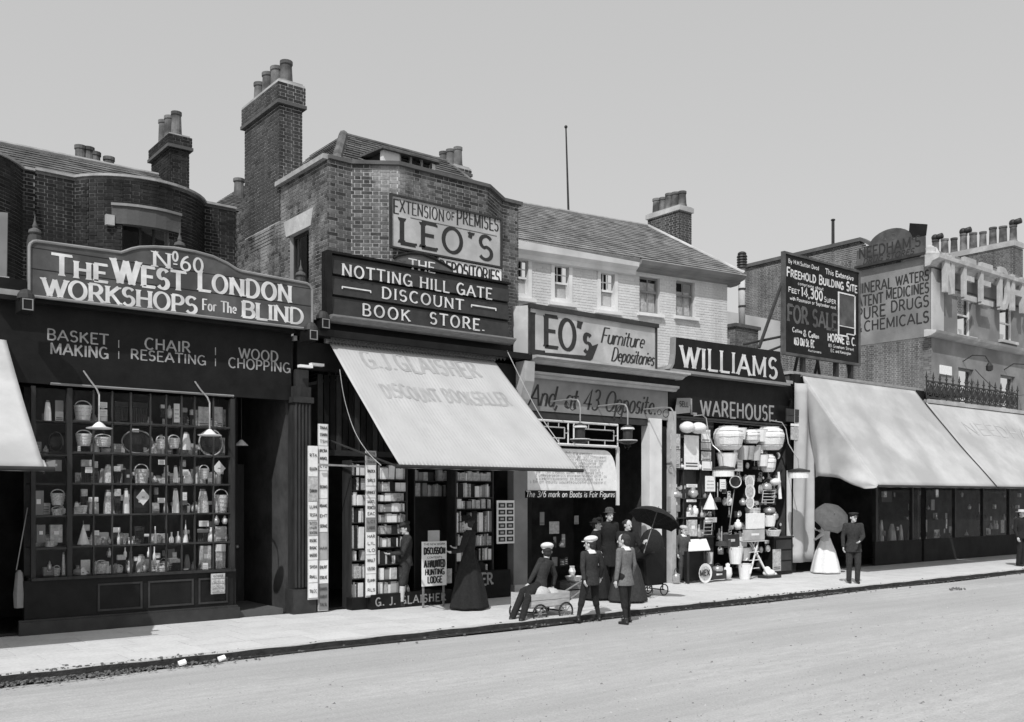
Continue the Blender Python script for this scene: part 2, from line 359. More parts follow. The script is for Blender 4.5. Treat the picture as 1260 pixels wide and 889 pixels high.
def slates(parent, a, b, c, d, material, w=.28, course=.2, single=0, th=.012, name='slate'):
    """quad a-b (eaves) to d-c (ridge): overlapping slates in courses, on a solid deck"""
    a, b, c, d = map(Vector, (a, b, c, d)); n = (b - a).cross(d - a).normalized()
    if n.z < 0: n = -n
    MB().add([a - n * .03, b - n * .03, c - n * .03, d - n * .03, a - n * .12, b - n * .12, c - n * .12, d - n * .12],
             [(0, 1, 2, 3), (7, 6, 5, 4), (0, 4, 5, 1), (1, 5, 6, 2), (2, 6, 7, 3), (3, 7, 4, 0)]).build('roof_deck', 'lead', parent)
    H = max((d - a).length, (c - b).length); nr = max(1, int(H / course)); items = []
    for r in range(nr):
        v0, v1 = r / nr, min(1, (r + 1.25) / nr); p0, p1 = a.lerp(d, v0), b.lerp(c, v0); q0, q1 = a.lerp(d, v1), b.lerp(c, v1)
        L_ = (p1 - p0).length; k = max(1, int(L_ / w)); s = -(r % 2) * .5
        while s < k:
            u0, u1 = max(0, s / k), min(1, (s + .965) / k); s += 1
            if u1 - u0 < .1 / k: continue
            e = random.uniform(0, .006)
            items.append([p0.lerp(p1, u0) + n * (th + .012 + e), p0.lerp(p1, u1) + n * (th + .012 + e), q0.lerp(q1, u1) + n * .004, q0.lerp(q1, u0) + n * .004])
    items.sort(key=lambda q: (q[0] - Vector((0, -D0, HC))).length)
    def add(m, q, o=Vector()): q = [x - o for x in q]; m.add(q + [x - n * th for x in q], [(0, 1, 2, 3), (0, 4, 5, 1), (1, 5, 6, 2), (3, 7, 4, 0)])
    for q in items[:single]:
        m = MB(); add(m, q, q[0]); place(m.mesh(name, material), name, q[0], parent)
    m = MB()
    for q in items[single:]: add(m, q)
    if m.v: m.build('slating', material, parent, kind='stuff')
def chimney(label, x0, x1, y0, y1, z0, z1, npots, group=None, ph=.75, pr=.14, bm='brick_chim', mm='mortar', single=0, capmat=None, cap=.30, cowls=(), bh=.055, parent=None, inst=True):
    t = root('chimney_stack', label, 'chimney', (x0, y0, z0), group)
    brick_wall(t, [(x0, y1), (x0, y0), (x1, y0), (x1, y1)], z0, z1 - cap, bm, mm, single=single, th=.15, bh=bh)
    e = .05
    if capmat:
        MB().box(x0 - e, x1 + e, y0 - e, y1 + e, z1 - cap, z1 - .02).build('cap', capmat, t)
        top = z1 - .02
    else:
        brick_wall(t, [(x0 - e, y1 + e), (x0 - e, y0 - e), (x1 + e, y0 - e), (x1 + e, y1 + e)], z1 - cap, z1, bm, mm, th=.15, bh=bh)
        MB().box(x0 - .07, x1 + .07, y0 - .07, y1 + .07, z1 - cap - .02, z1 - cap + .05).build('projecting_course', 'stone_dirty', t)
        top = z1 + .01
    MB().box(x0 - .01, x1 + .01, y0 - .01, y1 + .01, top - .03, top + .03).build('flaunching', 'lead', t)
    for i in range(npots):
        f = (i + .5) / npots; h = ph * (1 + .06 * ((i * 7) % 3 - 1)); r = pr * (1 + .05 * ((i * 5) % 3 - 1))
        c = ((x0 + x1) / 2, y0 + (y1 - y0) * f, top + .02)
        p = MB().lathe(c, [(r * 1.12, 0), (r * 1.1, .06), (r, .1), (r * .88, h - .09), (r * 1.02, h - .07), (r * 1.02, h), (r * .8, h), (r * .78, h - .25)], 14).build('chimney_pot', 'pot', t, smooth=False)
        if i in cowls:
            q = MB().rod((c[0], c[1] + .02, c[2] + h + .09), (c[0], c[1] - .3, c[2] + h + .13), r * .8, r * .8, 12).ell((c[0], c[1] + .02, c[2] + h + .1), r, r, r); q.build('cowl', 'iron', p, smooth=True)
    return t

# ---------------------------------------------------------------- sign writing: letters as pen strokes (cap height 1), drawn as flat painted shapes
def arc(cx, cy, rx, ry, a0, a1, n=12):
    return [(cx + rx * math.cos(R(a0 + (a1 - a0) * i / n)), cy + ry * math.sin(R(a0 + (a1 - a0) * i / n))) for i in range(n + 1)]
G = {
 'A': (.84, [[(0, 0), (.42, 1)], [(.42, 1), (.84, 0)], [(.15, .34), (.69, .34)]]),
 'B': (.66, [[(.08, 0), (.08, 1)], [(.08, 1), (.32, 1)] + arc(.34, .76, .24, .24, 85, -90) + [(.08, .52)], [(.08, .52), (.34, .52)] + arc(.36, .26, .28, .26, 88, -90) + [(.08, 0)]]),
 'C': (.76, [arc(.44, .5, .38, .5, 48, 312, 18)]),
 'D': (.78, [[(.08, 0), (.08, 1)], [(.08, 1), (.3, 1)] + arc(.3, .5, .42, .5, 88, -88, 16) + [(.08, 0)]]),
 'E': (.62, [[(.08, 0), (.08, 1)], [(.08, 1), (.58, 1)], [(.08, .52), (.48, .52)], [(.08, 0), (.6, 0)]]),
 'F': (.58, [[(.08, 0), (.08, 1)], [(.08, 1), (.56, 1)], [(.08, .52), (.46, .52)]]),
 'G': (.82, [arc(.44, .5, .38, .5, 48, 330, 18), [(.77, .0), (.77, .42)], [(.5, .42), (.77, .42)]]),
 'H': (.78, [[(.08, 0), (.08, 1)], [(.7, 0), (.7, 1)], [(.08, .52), (.7, .52)]]),
 'I': (.2, [[(.1, 0), (.1, 1)]]),
 'J': (.46, [[(.38, 1), (.38, .25)] + arc(.18, .25, .2, .25, 0, -140)]),
 'K': (.72, [[(.08, 0), (.08, 1)], [(.64, 1), (.08, .42)], [(.26, .6), (.7, 0)]]),
 'L': (.58, [[(.08, 1), (.08, 0)], [(.08, 0), (.57, 0)]]),
 'M': (.94, [[(.08, 0), (.08, 1)], [(.08, 1), (.47, .12)], [(.47, .12), (.86, 1)], [(.86, 1), (.86, 0)]]),
 'N': (.8, [[(.08, 0), (.08, 1)], [(.08, 1), (.72, 0)], [(.72, 0), (.72, 1)]]),
 'O': (.86, [arc(.43, .5, .38, .5, 90, 450, 24)]),
 'P': (.64, [[(.08, 0), (.08, 1)], [(.08, 1), (.32, 1)] + arc(.34, .73, .26, .27, 85, -90) + [(.08, .46)]]),
 'Q': (.86, [arc(.43, .5, .38, .5, 90, 450, 24), [(.5, .25), (.82, -.12)]]),
 'R': (.72, [[(.08, 0), (.08, 1)], [(.08, 1), (.32, 1)] + arc(.34, .74, .26, .26, 85, -90) + [(.08, .48)], [(.34, .48), (.7, 0)]]),
 'S': (.62, [arc(.32, .74, .25, .26, 30, 250, 12) + arc(.3, .27, .27, .27, 80, -150, 12)]),
 'T': (.7, [[(.35, 0), (.35, 1)], [(.0, 1), (.7, 1)]]),
 'U': (.78, [[(.08, 1), (.08, .32)] + arc(.39, .32, .31, .32, 180, 360, 12) + [(.7, 1)]]),
 'V': (.78, [[(0, 1), (.39, 0)], [(.39, 0), (.78, 1)]]),
 'W': (1.1, [[(0, 1), (.3, 0)], [(.3, 0), (.55, .95)], [(.55, .95), (.8, 0)], [(.8, 0), (1.1, 1)]]),
 'X': (.74, [[(0, 1), (.74, 0)], [(.04, 0), (.7, 1)]]),
 'Y': (.74, [[(0, 1), (.37, .46)], [(.37, .46), (.74, 1)], [(.37, .46), (.37, 0)]]),
 'Z': (.66, [[(.02, 1), (.62, 1)], [(.62, 1), (.02, 0)], [(.02, 0), (.64, 0)]]),
 '0': (.66, [arc(.33, .5, .27, .5, 90, 450, 20)]),
 '1': (.34, [[(.05, .82), (.2, 1), (.2, 0)]]),
 '3': (.6, [arc(.28, .75, .24, .25, 150, -88) , arc(.28, .26, .28, .26, 88, -150)]),
 '4': (.66, [[(.46, 0), (.46, 1), (.02, .28), (.64, .28)]]),
 '5': (.6, [[(.52, 1), (.12, 1), (.08, .55)] + arc(.28, .32, .28, .32, 110, -150)]),
 '6': (.66, [arc(.33, .3, .27, .3, 90, 450, 16), arc(.6, .3, .54, .72, 180, 100, 8)]),
 '7': (.56, [[(.02, 1), (.54, 1), (.18, 0)]]),
 '2': (.6, [arc(.28, .74, .25, .26, 165, -20) + [(.04, 0), (.56, 0)]]),
 '8': (.6, [arc(.3, .76, .22, .24, 90, 450), arc(.3, .27, .27, .27, 90, 450)]),
 '9': (.62, [arc(.31, .7, .27, .3, 90, 450, 16), arc(.04, .7, .54, .72, 0, -75, 8)]),
 '.': (.2, [[(.07, .0), (.07, .1)]]), ',': (.2, [[(.12, .08), (.04, -.16)]]), "'": (.2, [[(.12, 1), (.06, .76)]]), '-': (.5, [[(.05, .45), (.45, .45)]]),
 '/': (.5, [[(.02, 0), (.46, 1)]]), '|': (.2, [[(.1, -.1), (.1, .35)], [(.1, .55), (.1, 1.0)]]), '~': (1.1, [[(.0, .42), (.3, .56), (.7, .38), (1.05, .5)]]), '=': (1.7, [[(.0, .5), (1.7, .5)], [(1.7, .5), (1.7, .28)], [(0, .5), (0, .28)]]),
 '&': (.8, [[(.75, .0), (.2, .7)] + arc(.36, .8, .18, .2, 200, -20, 8) + [(.14, .38)] + arc(.32, .22, .26, .22, 150, 300, 8) + [(.72, .42)]]),
 'a': (.56, [arc(.26, .3, .22, .3, 60, 300), [(.48, .6), (.48, 0)]]), 'b': (.56, [[(.06, 1), (.06, 0)], arc(.28, .3, .23, .3, 150, -150)]),
 'c': (.5, [arc(.28, .3, .23, .3, 50, 310)]), 'd': (.56, [arc(.26, .3, .22, .3, 40, 320), [(.48, 1), (.48, 0)]]),
 'e': (.54, [[(.06, .32), (.48, .32)] + arc(.27, .32, .21, .28, 0, 310)]), 'f': (.36, [[(.14, 0), (.14, .8)] + arc(.28, .8, .14, .2, 180, 60, 6), [(.0, .58), (.32, .58)]]),
 'g': (.56, [arc(.26, .3, .22, .3, 40, 320), [(.48, .6), (.48, -.12)] + arc(.27, -.12, .21, .2, 0, -150, 8)]), 'h': (.56, [[(.06, 1), (.06, 0)], [(.06, .35)] + arc(.27, .38, .21, .22, 170, 0, 8) + [(.48, 0)]]),
 'i': (.18, [[(.08, .6), (.08, 0)], [(.08, .78), (.08, .9)]]), 'j': (.2, [[(.1, .6), (.1, -.2), (0, -.3)], [(.1, .78), (.1, .9)]]), 'k': (.5, [[(.06, 1), (.06, 0)], [(.44, .6), (.08, .26)], [(.2, .36), (.48, 0)]]), 'l': (.18, [[(.08, 1), (.08, 0)]]),
 'm': (.86, [[(.06, .6), (.06, 0)], [(.06, .35)] + arc(.24, .42, .18, .18, 170, 0, 6) + [(.42, 0)], [(.42, .35)] + arc(.6, .42, .18, .18, 170, 0, 6) + [(.78, 0)]]),
 'n': (.56, [[(.06, .6), (.06, 0)], [(.06, .35)] + arc(.27, .38, .21, .22, 170, 0, 8) + [(.48, 0)]]), 'o': (.56, [arc(.28, .3, .23, .3, 90, 450, 16)]),
 'p': (.56, [[(.06, .6), (.06, -.38)], arc(.28, .3, .23, .3, 150, -150)]), 'q': (.56, [arc(.26, .3, .22, .3, 40, 320), [(.48, .6), (.48, -.38)]]), 'r': (.4, [[(.06, .6), (.06, 0)], [(.06, .32)] + arc(.26, .38, .2, .22, 170, 50, 5)]),
 's': (.44, [arc(.22, .45, .16, .15, 30, 250, 8) + arc(.2, .16, .18, .16, 80, -150, 8)]), 't': (.36, [[(.14, .9), (.14, .16)] + arc(.26, .16, .12, .16, 180, 290, 5), [(.0, .6), (.32, .6)]]),
 'u': (.56, [[(.06, .6), (.06, .22)] + arc(.27, .22, .21, .22, 180, 360, 8) + [(.48, .6)], [(.48, .6), (.48, 0)]]), 'v': (.5, [[(0, .6), (.25, 0)], [(.25, 0), (.5, .6)]]),
 'w': (.76, [[(0, .6), (.2, 0)], [(.2, 0), (.38, .58)], [(.38, .58), (.56, 0)], [(.56, 0), (.76, .6)]]), 'x': (.5, [[(0, .6), (.5, 0)], [(0, 0), (.48, .6)]]), 'y': (.5, [[(0, .6), (.26, .02)], [(.5, .6), (.14, -.36)]]),
}
def layout(s, small=.8, track=.16, sp=.5):
    """(glyph, x, scale) for each letter; in the string a letter after '_' is a small capital"""
    out = []; x = 0; i = 0
    while i < len(s):
        c = s[i]; k = 1
        if c == '_': i += 1; c = s[i]; k = small
        i += 1
        if c == ' ': x += sp; continue
        w_, st = G[c]; out.append((c, x, k)); x += w_ * k + track
    return out, x - track
def letters(mb, s, W, H, loc, thick=.15, thin=None, serif=0, slant=0, x0=0, z0=0, small=.8, track=.16, sp=.5, rise=0, depth=0):
    """write s into the rectangle x0..x0+W, z0..z0+H; loc(x, z, lift) gives the 3-D point"""
    thin = thick if thin is None else thin
    lay, tot = layout(s, small, track, sp); kx = W / tot; cnt = 0
    nib = R(12)
    wr_ = random.Random(hash(s) % 97 if False else sum(map(ord, s)))
    T0 = thick, thin
    for c, gx, k in lay:
        strokes = G[c][1]; jz, jh, jt = wr_.uniform(-.014, .014), 1 + wr_.uniform(-.02, .02), 1 + wr_.uniform(-.09, .09); thick, thin = T0[0] * jt, T0[1] * jt   # the sign writer's hand
        for st in strokes:
            pts = [((gx + p[0] * k), p[1] * k * jh + jz + (rise if k != 1 else 0)) for p in st]
            q = [pts[0]]
            for p in pts[1:]:
                if math.hypot(p[0] - q[-1][0], p[1] - q[-1][1]) > 1e-3: q.append(p)
            pts = q
            if len(pts) < 2: continue
            P = [Vector((x0 + p[0] * kx, z0 + p[1] * H)) for p in pts]; closed = (P[0] - P[-1]).length < 1e-4 * H + 1e-5
            n = len(P); Ls = []; Rs = []
            for i in range(n):
                if closed: a, b = P[(i - 1) % (n - 1)], P[(i + 1) % (n - 1)]
                else: a, b = P[max(0, i - 1)], P[min(n - 1, i + 1)]
                d = (b - a).normalized(); nn = Vector((-d.y, d.x))
                t = abs(d.x * math.sin(nib) + d.y * math.cos(nib)); wd = (thin + (thick - thin) * min(1, t * 1.05)) * H * (.9 if k != 1 else 1)
                p = P[i]
                if not closed and thick > .05:
                    ex = 0
                    if i == 0: ex = -1
                    if i == n - 1: ex = 1
                    if ex and abs(d.y) < .3: p = p + d * ex * thick * H * .3
                Ls.append(p + nn * wd / 2); Rs.append(p - nn * wd / 2)
            lift = .0004 * (cnt % 7); cnt += 1
            def T(v, e=0): return loc(v.x + (slant * (v.y - z0)), v.y, lift + e)
            m = n
            mb.add([T(v) for v in Ls] + [T(v) for v in Rs], [(m + i, m + i + 1, i + 1, i) for i in range(m - 1)])
            if depth:
                mb.add([T(v) for v in Ls] + [T(v, -depth) for v in Ls], [(i, i + 1, m + i + 1, m + i) for i in range(m - 1)])
                mb.add([T(v) for v in Rs] + [T(v, -depth) for v in Rs], [(m + i, m + i + 1, i + 1, i) for i in range(m - 1)])
                mb.add([T(Ls[0]), T(Rs[0]), T(Rs[0], -depth), T(Ls[0], -depth)], [(0, 1, 2, 3)]); mb.add([T(Ls[-1]), T(Rs[-1]), T(Rs[-1], -depth), T(Ls[-1], -depth)], [(3, 2, 1, 0)])
            if serif:
                for (e, o) in ((0, 1), (n - 1, n - 2)):
                    p, d = pts[e], (pts[e][0] - pts[o][0], pts[e][1] - pts[o][1]); base = rise if k != 1 else 0
                    zz = round((p[1] - base - jz) / (k * jh), 3)
                    if closed or (min(abs(zz), abs(zz - 1), abs(zz - .6) if c.islower() else 9) > .03): continue
                    if abs(d[1]) < abs(d[0]) * .8:                  # end of an arm: a small vertical beak
                        if c in 'ELFTZ' and zz in (0, 1) or c in 'ELFTZ':
                            sg = 1 if zz < .5 else -1; c0 = P[e]; hh = serif * 1.1 * H * k
                            lift = .0004 * (cnt % 7); cnt += 1
                            v = [Vector((c0.x - thin * H * .4, c0.y)), Vector((c0.x + thin * H * .9, c0.y)), Vector((c0.x + thin * H * .9, c0.y + sg * hh)), Vector((c0.x + thin * H * .2, c0.y + sg * hh))]
                            if sg < 0: v = v[::-1]
                            mb.add([loc(q.x + slant * (q.y - z0), q.y, lift) for q in v], [(0, 1, 2, 3)])
                        continue
                    sg = 1 if zz < .5 else -1; c0 = P[e]; hw = (thick * .5 + serif) * H * (kx / H) ** .5 * k; hh = thin * .9 * H
                    lift = .0004 * (cnt % 7); cnt += 1
                    v = [Vector((c0.x - hw, c0.y)), Vector((c0.x + hw, c0.y)), Vector((c0.x + hw * .7, c0.y + sg * hh)), Vector((c0.x - hw * .7, c0.y + sg * hh))]
                    if sg < 0: v = v[::-1]
                    mb.add([loc(q.x + slant * (q.y - z0), q.y, lift) for q in v], [(0, 1, 2, 3)])
    return mb
def front(Y, x=0, z=0):                                             # writing on a surface facing the street
    return lambda a, b, l: (x + a, Y - .004 - l, z + b)
def write(parent, s, material, x0, x1, z0, z1, Y, name='lettering', **kw):
    m = MB(); letters(m, s, x1 - x0, z1 - z0, front(Y), x0=x0, z0=z0, **kw); return m.build(name, material, parent)

# ---------------------------------------------------------------- people
REMESH = []
def soft(mb, name, material, parent, vox=.012, smooth=3, label=None):
    o = mb.build(name, material, parent, label=label, smooth=True)
    r = o.modifiers.new('r', 'REMESH'); r.mode = 'VOXEL'; r.voxel_size = vox; r.use_smooth_shade = True
    if smooth: s = o.modifiers.new('s', 'SMOOTH'); s.iterations = smooth; s.factor = .5
    REMESH.append(o); return o
JD = dict(hipL=(-.09, 0, .92), hipR=(.09, 0, .92), kneeL=(-.1, .02, .49), kneeR=(.1, .02, .49), ankL=(-.1, -.02, .09), ankR=(.1, -.02, .09),
          pel=(0, 0, .96), chest=(0, 0, 1.27), neck=(0, -.01, 1.46), head=(0, .025, 1.595), shL=(-.18, -.01, 1.41), shR=(.18, -.01, 1.41),
          elL=(-.24, -.03, 1.13), elR=(.24, -.03, 1.13), wrL=(-.25, .06, .89), wrR=(.25, .06, .89))
def figure(label, cat, pos, face, H, clothes, pose=None, headk=1.0, group=None, headyaw=0, headtilt=0, build=1.0, rootname='person'):
    """face: compass of the chest in degrees, 0 looks into the shops (+Y), 90 looks left along the street (-X), 180 looks at the camera's side"""
    k = H / 1.74; t = root(rootname, label, cat, pos, group)
    rot = Matrix.Rotation(R(face), 3, 'Z'); J = dict(JD); J.update(pose or {}); base = Vector(pos)
    def W(p): return base + rot @ (Vector(p) * k)
    j = {a: W(b) for a, b in J.items()}; B = build
    hr = rot @ Matrix.Rotation(R(headyaw), 3, 'Z') @ Matrix.Rotation(R(headtilt), 3, 'X')
    hk = headk * k; hc = j['head']
    def Hd(p): return hc + hr @ (Vector(p) * hk)
    b = MB()
    b.ell(hc + hr @ Vector((0, .0, .025 * hk)), .074 * hk, .092 * hk, .09 * hk, rot=hr).ell(Hd((0, .02, -.04)), .056 * hk, .068 * hk, .072 * hk, rot=hr)
    b.cap(Hd((0, .088, .015)), Hd((0, .108, -.022)), .011 * hk, .015 * hk)                      # nose
    b.ell(Hd((0, .07, -.085)), .024 * hk, .02 * hk, .016 * hk)                                  # chin
    for sx in (-1, 1): b.ell(Hd((sx * .074, -.005, -.005)), .012 * hk, .02 * hk, .032 * hk)      # ears
    b.cap(j['neck'] - Vector((0, 0, .05 * k)), Hd((0, -.015, -.06)), .052 * k, .05 * hk)
    b.cap(j['pel'], j['chest'], .08 * k, .09 * k); b.cap(j['chest'], j['neck'], .09 * k, .05 * k)
    for s_, sx in (('L', -1), ('R', 1)):
        b.cap(j['chest'], j['sh' + s_], .05 * k, .04 * k); b.cap(j['sh' + s_], j['el' + s_], .04 * k, .034 * k); b.cap(j['el' + s_], j['wr' + s_], .034 * k, .026 * k)
        b.cap(j['pel'], j['hip' + s_], .07 * k, .07 * k); b.cap(j['hip' + s_], j['knee' + s_], .065 * k, .048 * k)
        b.cap(j['knee' + s_], j['knee' + s_].lerp(j['ank' + s_], .35) + rot @ Vector((0, -.012 * k, 0)), .048 * k, .052 * k); b.cap(j['knee' + s_].lerp(j['ank' + s_], .35), j['ank' + s_], .05 * k, .032 * k)
        d = (j['wr' + s_] - j['el' + s_]).normalized(); side = (rot @ Vector((0, 1, 0))); side = (side - d * side.dot(d))
        side = side.normalized() if side.length > .2 else Vector((0, 0, 1)); nrm = d.cross(side).normalized(); w0 = j['wr' + s_]
        for q in (-1, 0, 1): b.cap(w0 + d * .01, w0 + d * .08 * k + side * (.02 * q * k), .02 * k, .017 * k)     # palm
        for q, L_ in zip((-1.5, -.5, .5, 1.5), (.058, .072, .078, .066)):
            a0 = w0 + d * .085 * k + side * (.0185 * q * k); a1 = a0 + d * L_ * .5 * k + nrm * (.012 * k * -sx); a2 = a1 + d * L_ * .4 * k + nrm * (.028 * k * -sx)
            b.cap(a0, a1, .0092 * k, .009 * k); b.cap(a1, a2, .009 * k, .008 * k)
        b.cap(w0 + d * .03 * k + side * .02 * k, w0 + d * .075 * k + side * .05 * k, .011 * k, .01 * k)        # thumb
    soft(b, 'body', clothes.get('skin', 'skin'), t, .0085, 2)
    e = MB()
    for sx in (-1, 1): e.ell(Hd((sx * .03, .085, .01)), .011 * hk, .007 * hk, .006 * hk, 8, 5)
    e.ell(Hd((0, .088, -.055)), .02 * hk, .006 * hk, .004 * hk, 8, 5)
    e.build('face', 'hair', t, smooth=True)
    hm = MB(); hm.ell(Hd((0, -.018, .03)), .081 * hk, .092 * hk, .09 * hk, rot=hr).ell(Hd((0, -.045, -.02)), .07 * hk, .055 * hk, .07 * hk, rot=hr)
    if clothes.get('bun'): hm.ell(Hd((0, -.1, .03)), .055 * hk, .05 * hk, .05 * hk)
    if clothes.get('longhair'): hm.cap(Hd((0, -.05, 0)), Hd((0, -.07, -.14)), .07 * hk, .05 * hk)
    hair = hm.build('hair', clothes.get('hair', 'hair'), t, smooth=True)
    # jacket: trunk, sleeves, skirts of the coat
    cm = clothes.get('coat')
    if cm:
        c = MB(); ln = clothes.get('coatlen', .12) * k; lat = (j['shR'] - j['shL']).normalized(); hl = (j['hipR'] - j['hipL']).normalized(); lap = (lat + hl).normalized()
        sp_ = [(j['pel'] - (j['chest'] - j['pel']).normalized() * ln, .165 + ln * .22, .125 + ln * .18, hl), (j['pel'], .165, .125, hl), (j['pel'].lerp(j['chest'], .38), .145, .105, lap), (j['chest'], .172, .125, lat),
               (j['chest'].lerp(j['neck'], .45), .185, .12, lat), (j['chest'].lerp(j['neck'], .78), .15, .095, lat), (j['neck'], .078, .07, lat), (j['neck'] + Vector((0, 0, .025 * k)), .066, .064, lat)]
        vs = []; N = 20; rings = []
        for (p, a_, b_, l_), (p2, a2, b2, l2) in zip(sp_, sp_[1:]):
            for f in (0, .34, .67): g = f * f * (3 - 2 * f); rings.append((p.lerp(p2, f), a_ + (a2 - a_) * g, b_ + (b2 - b_) * g, l_.lerp(l2, f).normalized()))
        rings.append(sp_[-1])
        axu = (j['chest'] - j['pel']).normalized()
        for p, a_, b_, l_ in rings:
            f_ = axu.cross(l_).normalized()
            vs += [p + l_ * (a_ * k * B * math.cos(2 * math.pi * i / N)) + f_ * (b_ * k * B * math.sin(2 * math.pi * i / N)) for i in range(N)]
        c.add(vs, [(q * N + i, q * N + (i + 1) % N, (q + 1) * N + (i + 1) % N, (q + 1) * N + i) for q in range(len(rings) - 1) for i in range(N)] + [tuple(range(N - 1, -1, -1)), tuple(range((len(rings) - 1) * N, len(rings) * N))])
        for s_ in 'LR':
            c.cap(j['chest'].lerp(j['neck'], .65), j['sh' + s_], .075 * k * B, .066 * k * B); c.cap(j['sh' + s_], j['el' + s_], .066 * k * B, .052 * k * B); c.cap(j['el' + s_], j['wr' + s_].lerp(j['el' + s_], .06), .052 * k * B, .043 * k * B)
        soft(c, clothes.get('coatname', 'jacket'), cm, t, .012, 3)
    tr = clothes.get('legs')
    if tr:
        c = MB(); lim = clothes.get('leglen', 1.0)
        for s_ in 'LR':
            c.cap(j['pel'], j['hip' + s_], .11 * k, .1 * k); c.cap(j['hip' + s_], j['knee' + s_], .1 * k * (.5 + .5 * B), .078 * k * (.4 + .6 * B))
            if lim > .3: c.cap(j['knee' + s_], j['knee' + s_].lerp(j['ank' + s_], lim), .072 * k, .062 * k if lim > .8 else .07 * k)
        soft(c, clothes.get('legname', 'trousers'), tr, t, .012, 2)
        if lim <= .5:
            c = MB()
            for s_ in 'LR': c.cap(j['knee' + s_].lerp(j['ank' + s_], .12), j['knee' + s_].lerp(j['ank' + s_], .4), .056 * k, .058 * k); c.cap(j['knee' + s_].lerp(j['ank' + s_], .4), j['ank' + s_], .056 * k, .04 * k)
            soft(c, 'stockings', clothes.get('stock', 'cloth_dark'), t, .01, 2)
    sk = clothes.get('skirt')
    if sk:
        c = j['pel']; z0_ = clothes.get('hem', .03); g = base.z + z0_; hgt = c.z + .04 * k - g; rr = clothes.get('skirtr', .36) * k
        MB().lathe((c.x, c.y, g), [(rr, 0), (rr * .99, .04), (rr * .86, hgt * .3), (rr * .66, hgt * .62), (.17 * k, hgt * .86), (.135 * k, hgt * .97), (.13 * k, hgt)], 54, wob=.06, nw=7).build('skirt', sk, t, smooth=True)
    if not clothes.get('noshoes'):
        c = MB()
        for s_ in 'LR':
            a = j['ank' + s_]; sh = (j['ank' + s_] - j['knee' + s_]).normalized(); f = rot @ Vector((0, 1, 0)); f = Vector(J.get('toe' + s_, (0, 1, 0))); f = (rot @ f).normalized()
            up = -sh if abs(sh.z) > .3 else Vector((0, 0, 1))
            c.cap(a + Vector((0, 0, .02)), a + Vector((0, 0, -.03 * k)), .045 * k, .042 * k); c.cap(a + Vector((0, 0, -.045 * k)) - f * .03 * k, a + f * .15 * k + Vector((0, 0, -.055 * k)), .038 * k, .034 * k)
        soft(c, 'boots', 'shoe', t, .01, 2)
    if clothes.get('collar'):
        MB().lathe(j['neck'] + Vector((0, 0, -.045 * k)), [(.115 * k, 0), (.105 * k, .02), (.07 * k, .06), (.06 * k, .06)], 16).build('collar', clothes['collar'], t, smooth=True)
    ht = clothes.get('hat'); hmat = clothes.get('hatmat', 'cloth_dark')
    def lay(mb, prof, c, n=22, sq=1.0):
        vs = []
        for r, z in prof:
            for i in range(n): a = 2 * math.pi * i / n; vs.append(Hd((c[0] + r * math.cos(a) * sq, c[1] + r * math.sin(a), c[2] + z)))
        mb.add(vs, [(q * n + i, q * n + (i + 1) % n, (q + 1) * n + (i + 1) % n, (q + 1) * n + i) for q in range(len(prof) - 1) for i in range(n)] + [tuple(range(n - 1, -1, -1)), tuple(range((len(prof) - 1) * n, len(prof) * n))])
    if ht == 'cap':
        h = MB(); h.ell(Hd((0, -.012, .10)), .112 * hk, .126 * hk, .058 * hk, rot=hr @ Matrix.Rotation(R(-8), 3, 'X')); lay(h, [(.086, .045), (.09, .075)], (0, -.01, 0)); h.ell(Hd((0, .115, .052)), .055 * hk, .045 * hk, .008 * hk, rot=hr); h.build('cap', hmat, hair, smooth=True)
    elif ht == 'peaked':
        h = MB(); lay(h, [(.088, .04), (.09, .08), (.115, .105), (.112, .12), (.05, .13), (.01, .13)], (0, -.005, 0)); h.build('cap', hmat, hair, smooth=True); MB().ell(Hd((0, .11, .045)), .06 * hk, .045 * hk, .007 * hk, rot=hr).build('peak', 'shoe', hair, smooth=True)
    elif ht == 'bowler':
        h = MB(); lay(h, [(.13, .065), (.135, .072), (.09, .07), (.092, .11), (.08, .155), (.04, .18), (.005, .182)], (0, 0, 0)); h.build('hat', hmat, hair, smooth=True)
    elif ht == 'boater':
        h = MB(); lay(h, [(.17, .05), (.17, .06), (.095, .062), (.09, .13), (.005, .132)], (0, 0, 0)); h.build('hat', hmat, hair, smooth=True)
    elif ht == 'lady':
        h = MB(); lay(h, [(.17, .06), (.175, .072), (.1, .075), (.1, .12), (.07, .16), (.005, .165)], (0, 0, 0)); h.ell(Hd((.05, .06, .14)), .06 * hk, .05 * hk, .045 * hk); h.build('hat', hmat, hair, smooth=True)
    return t, j, W
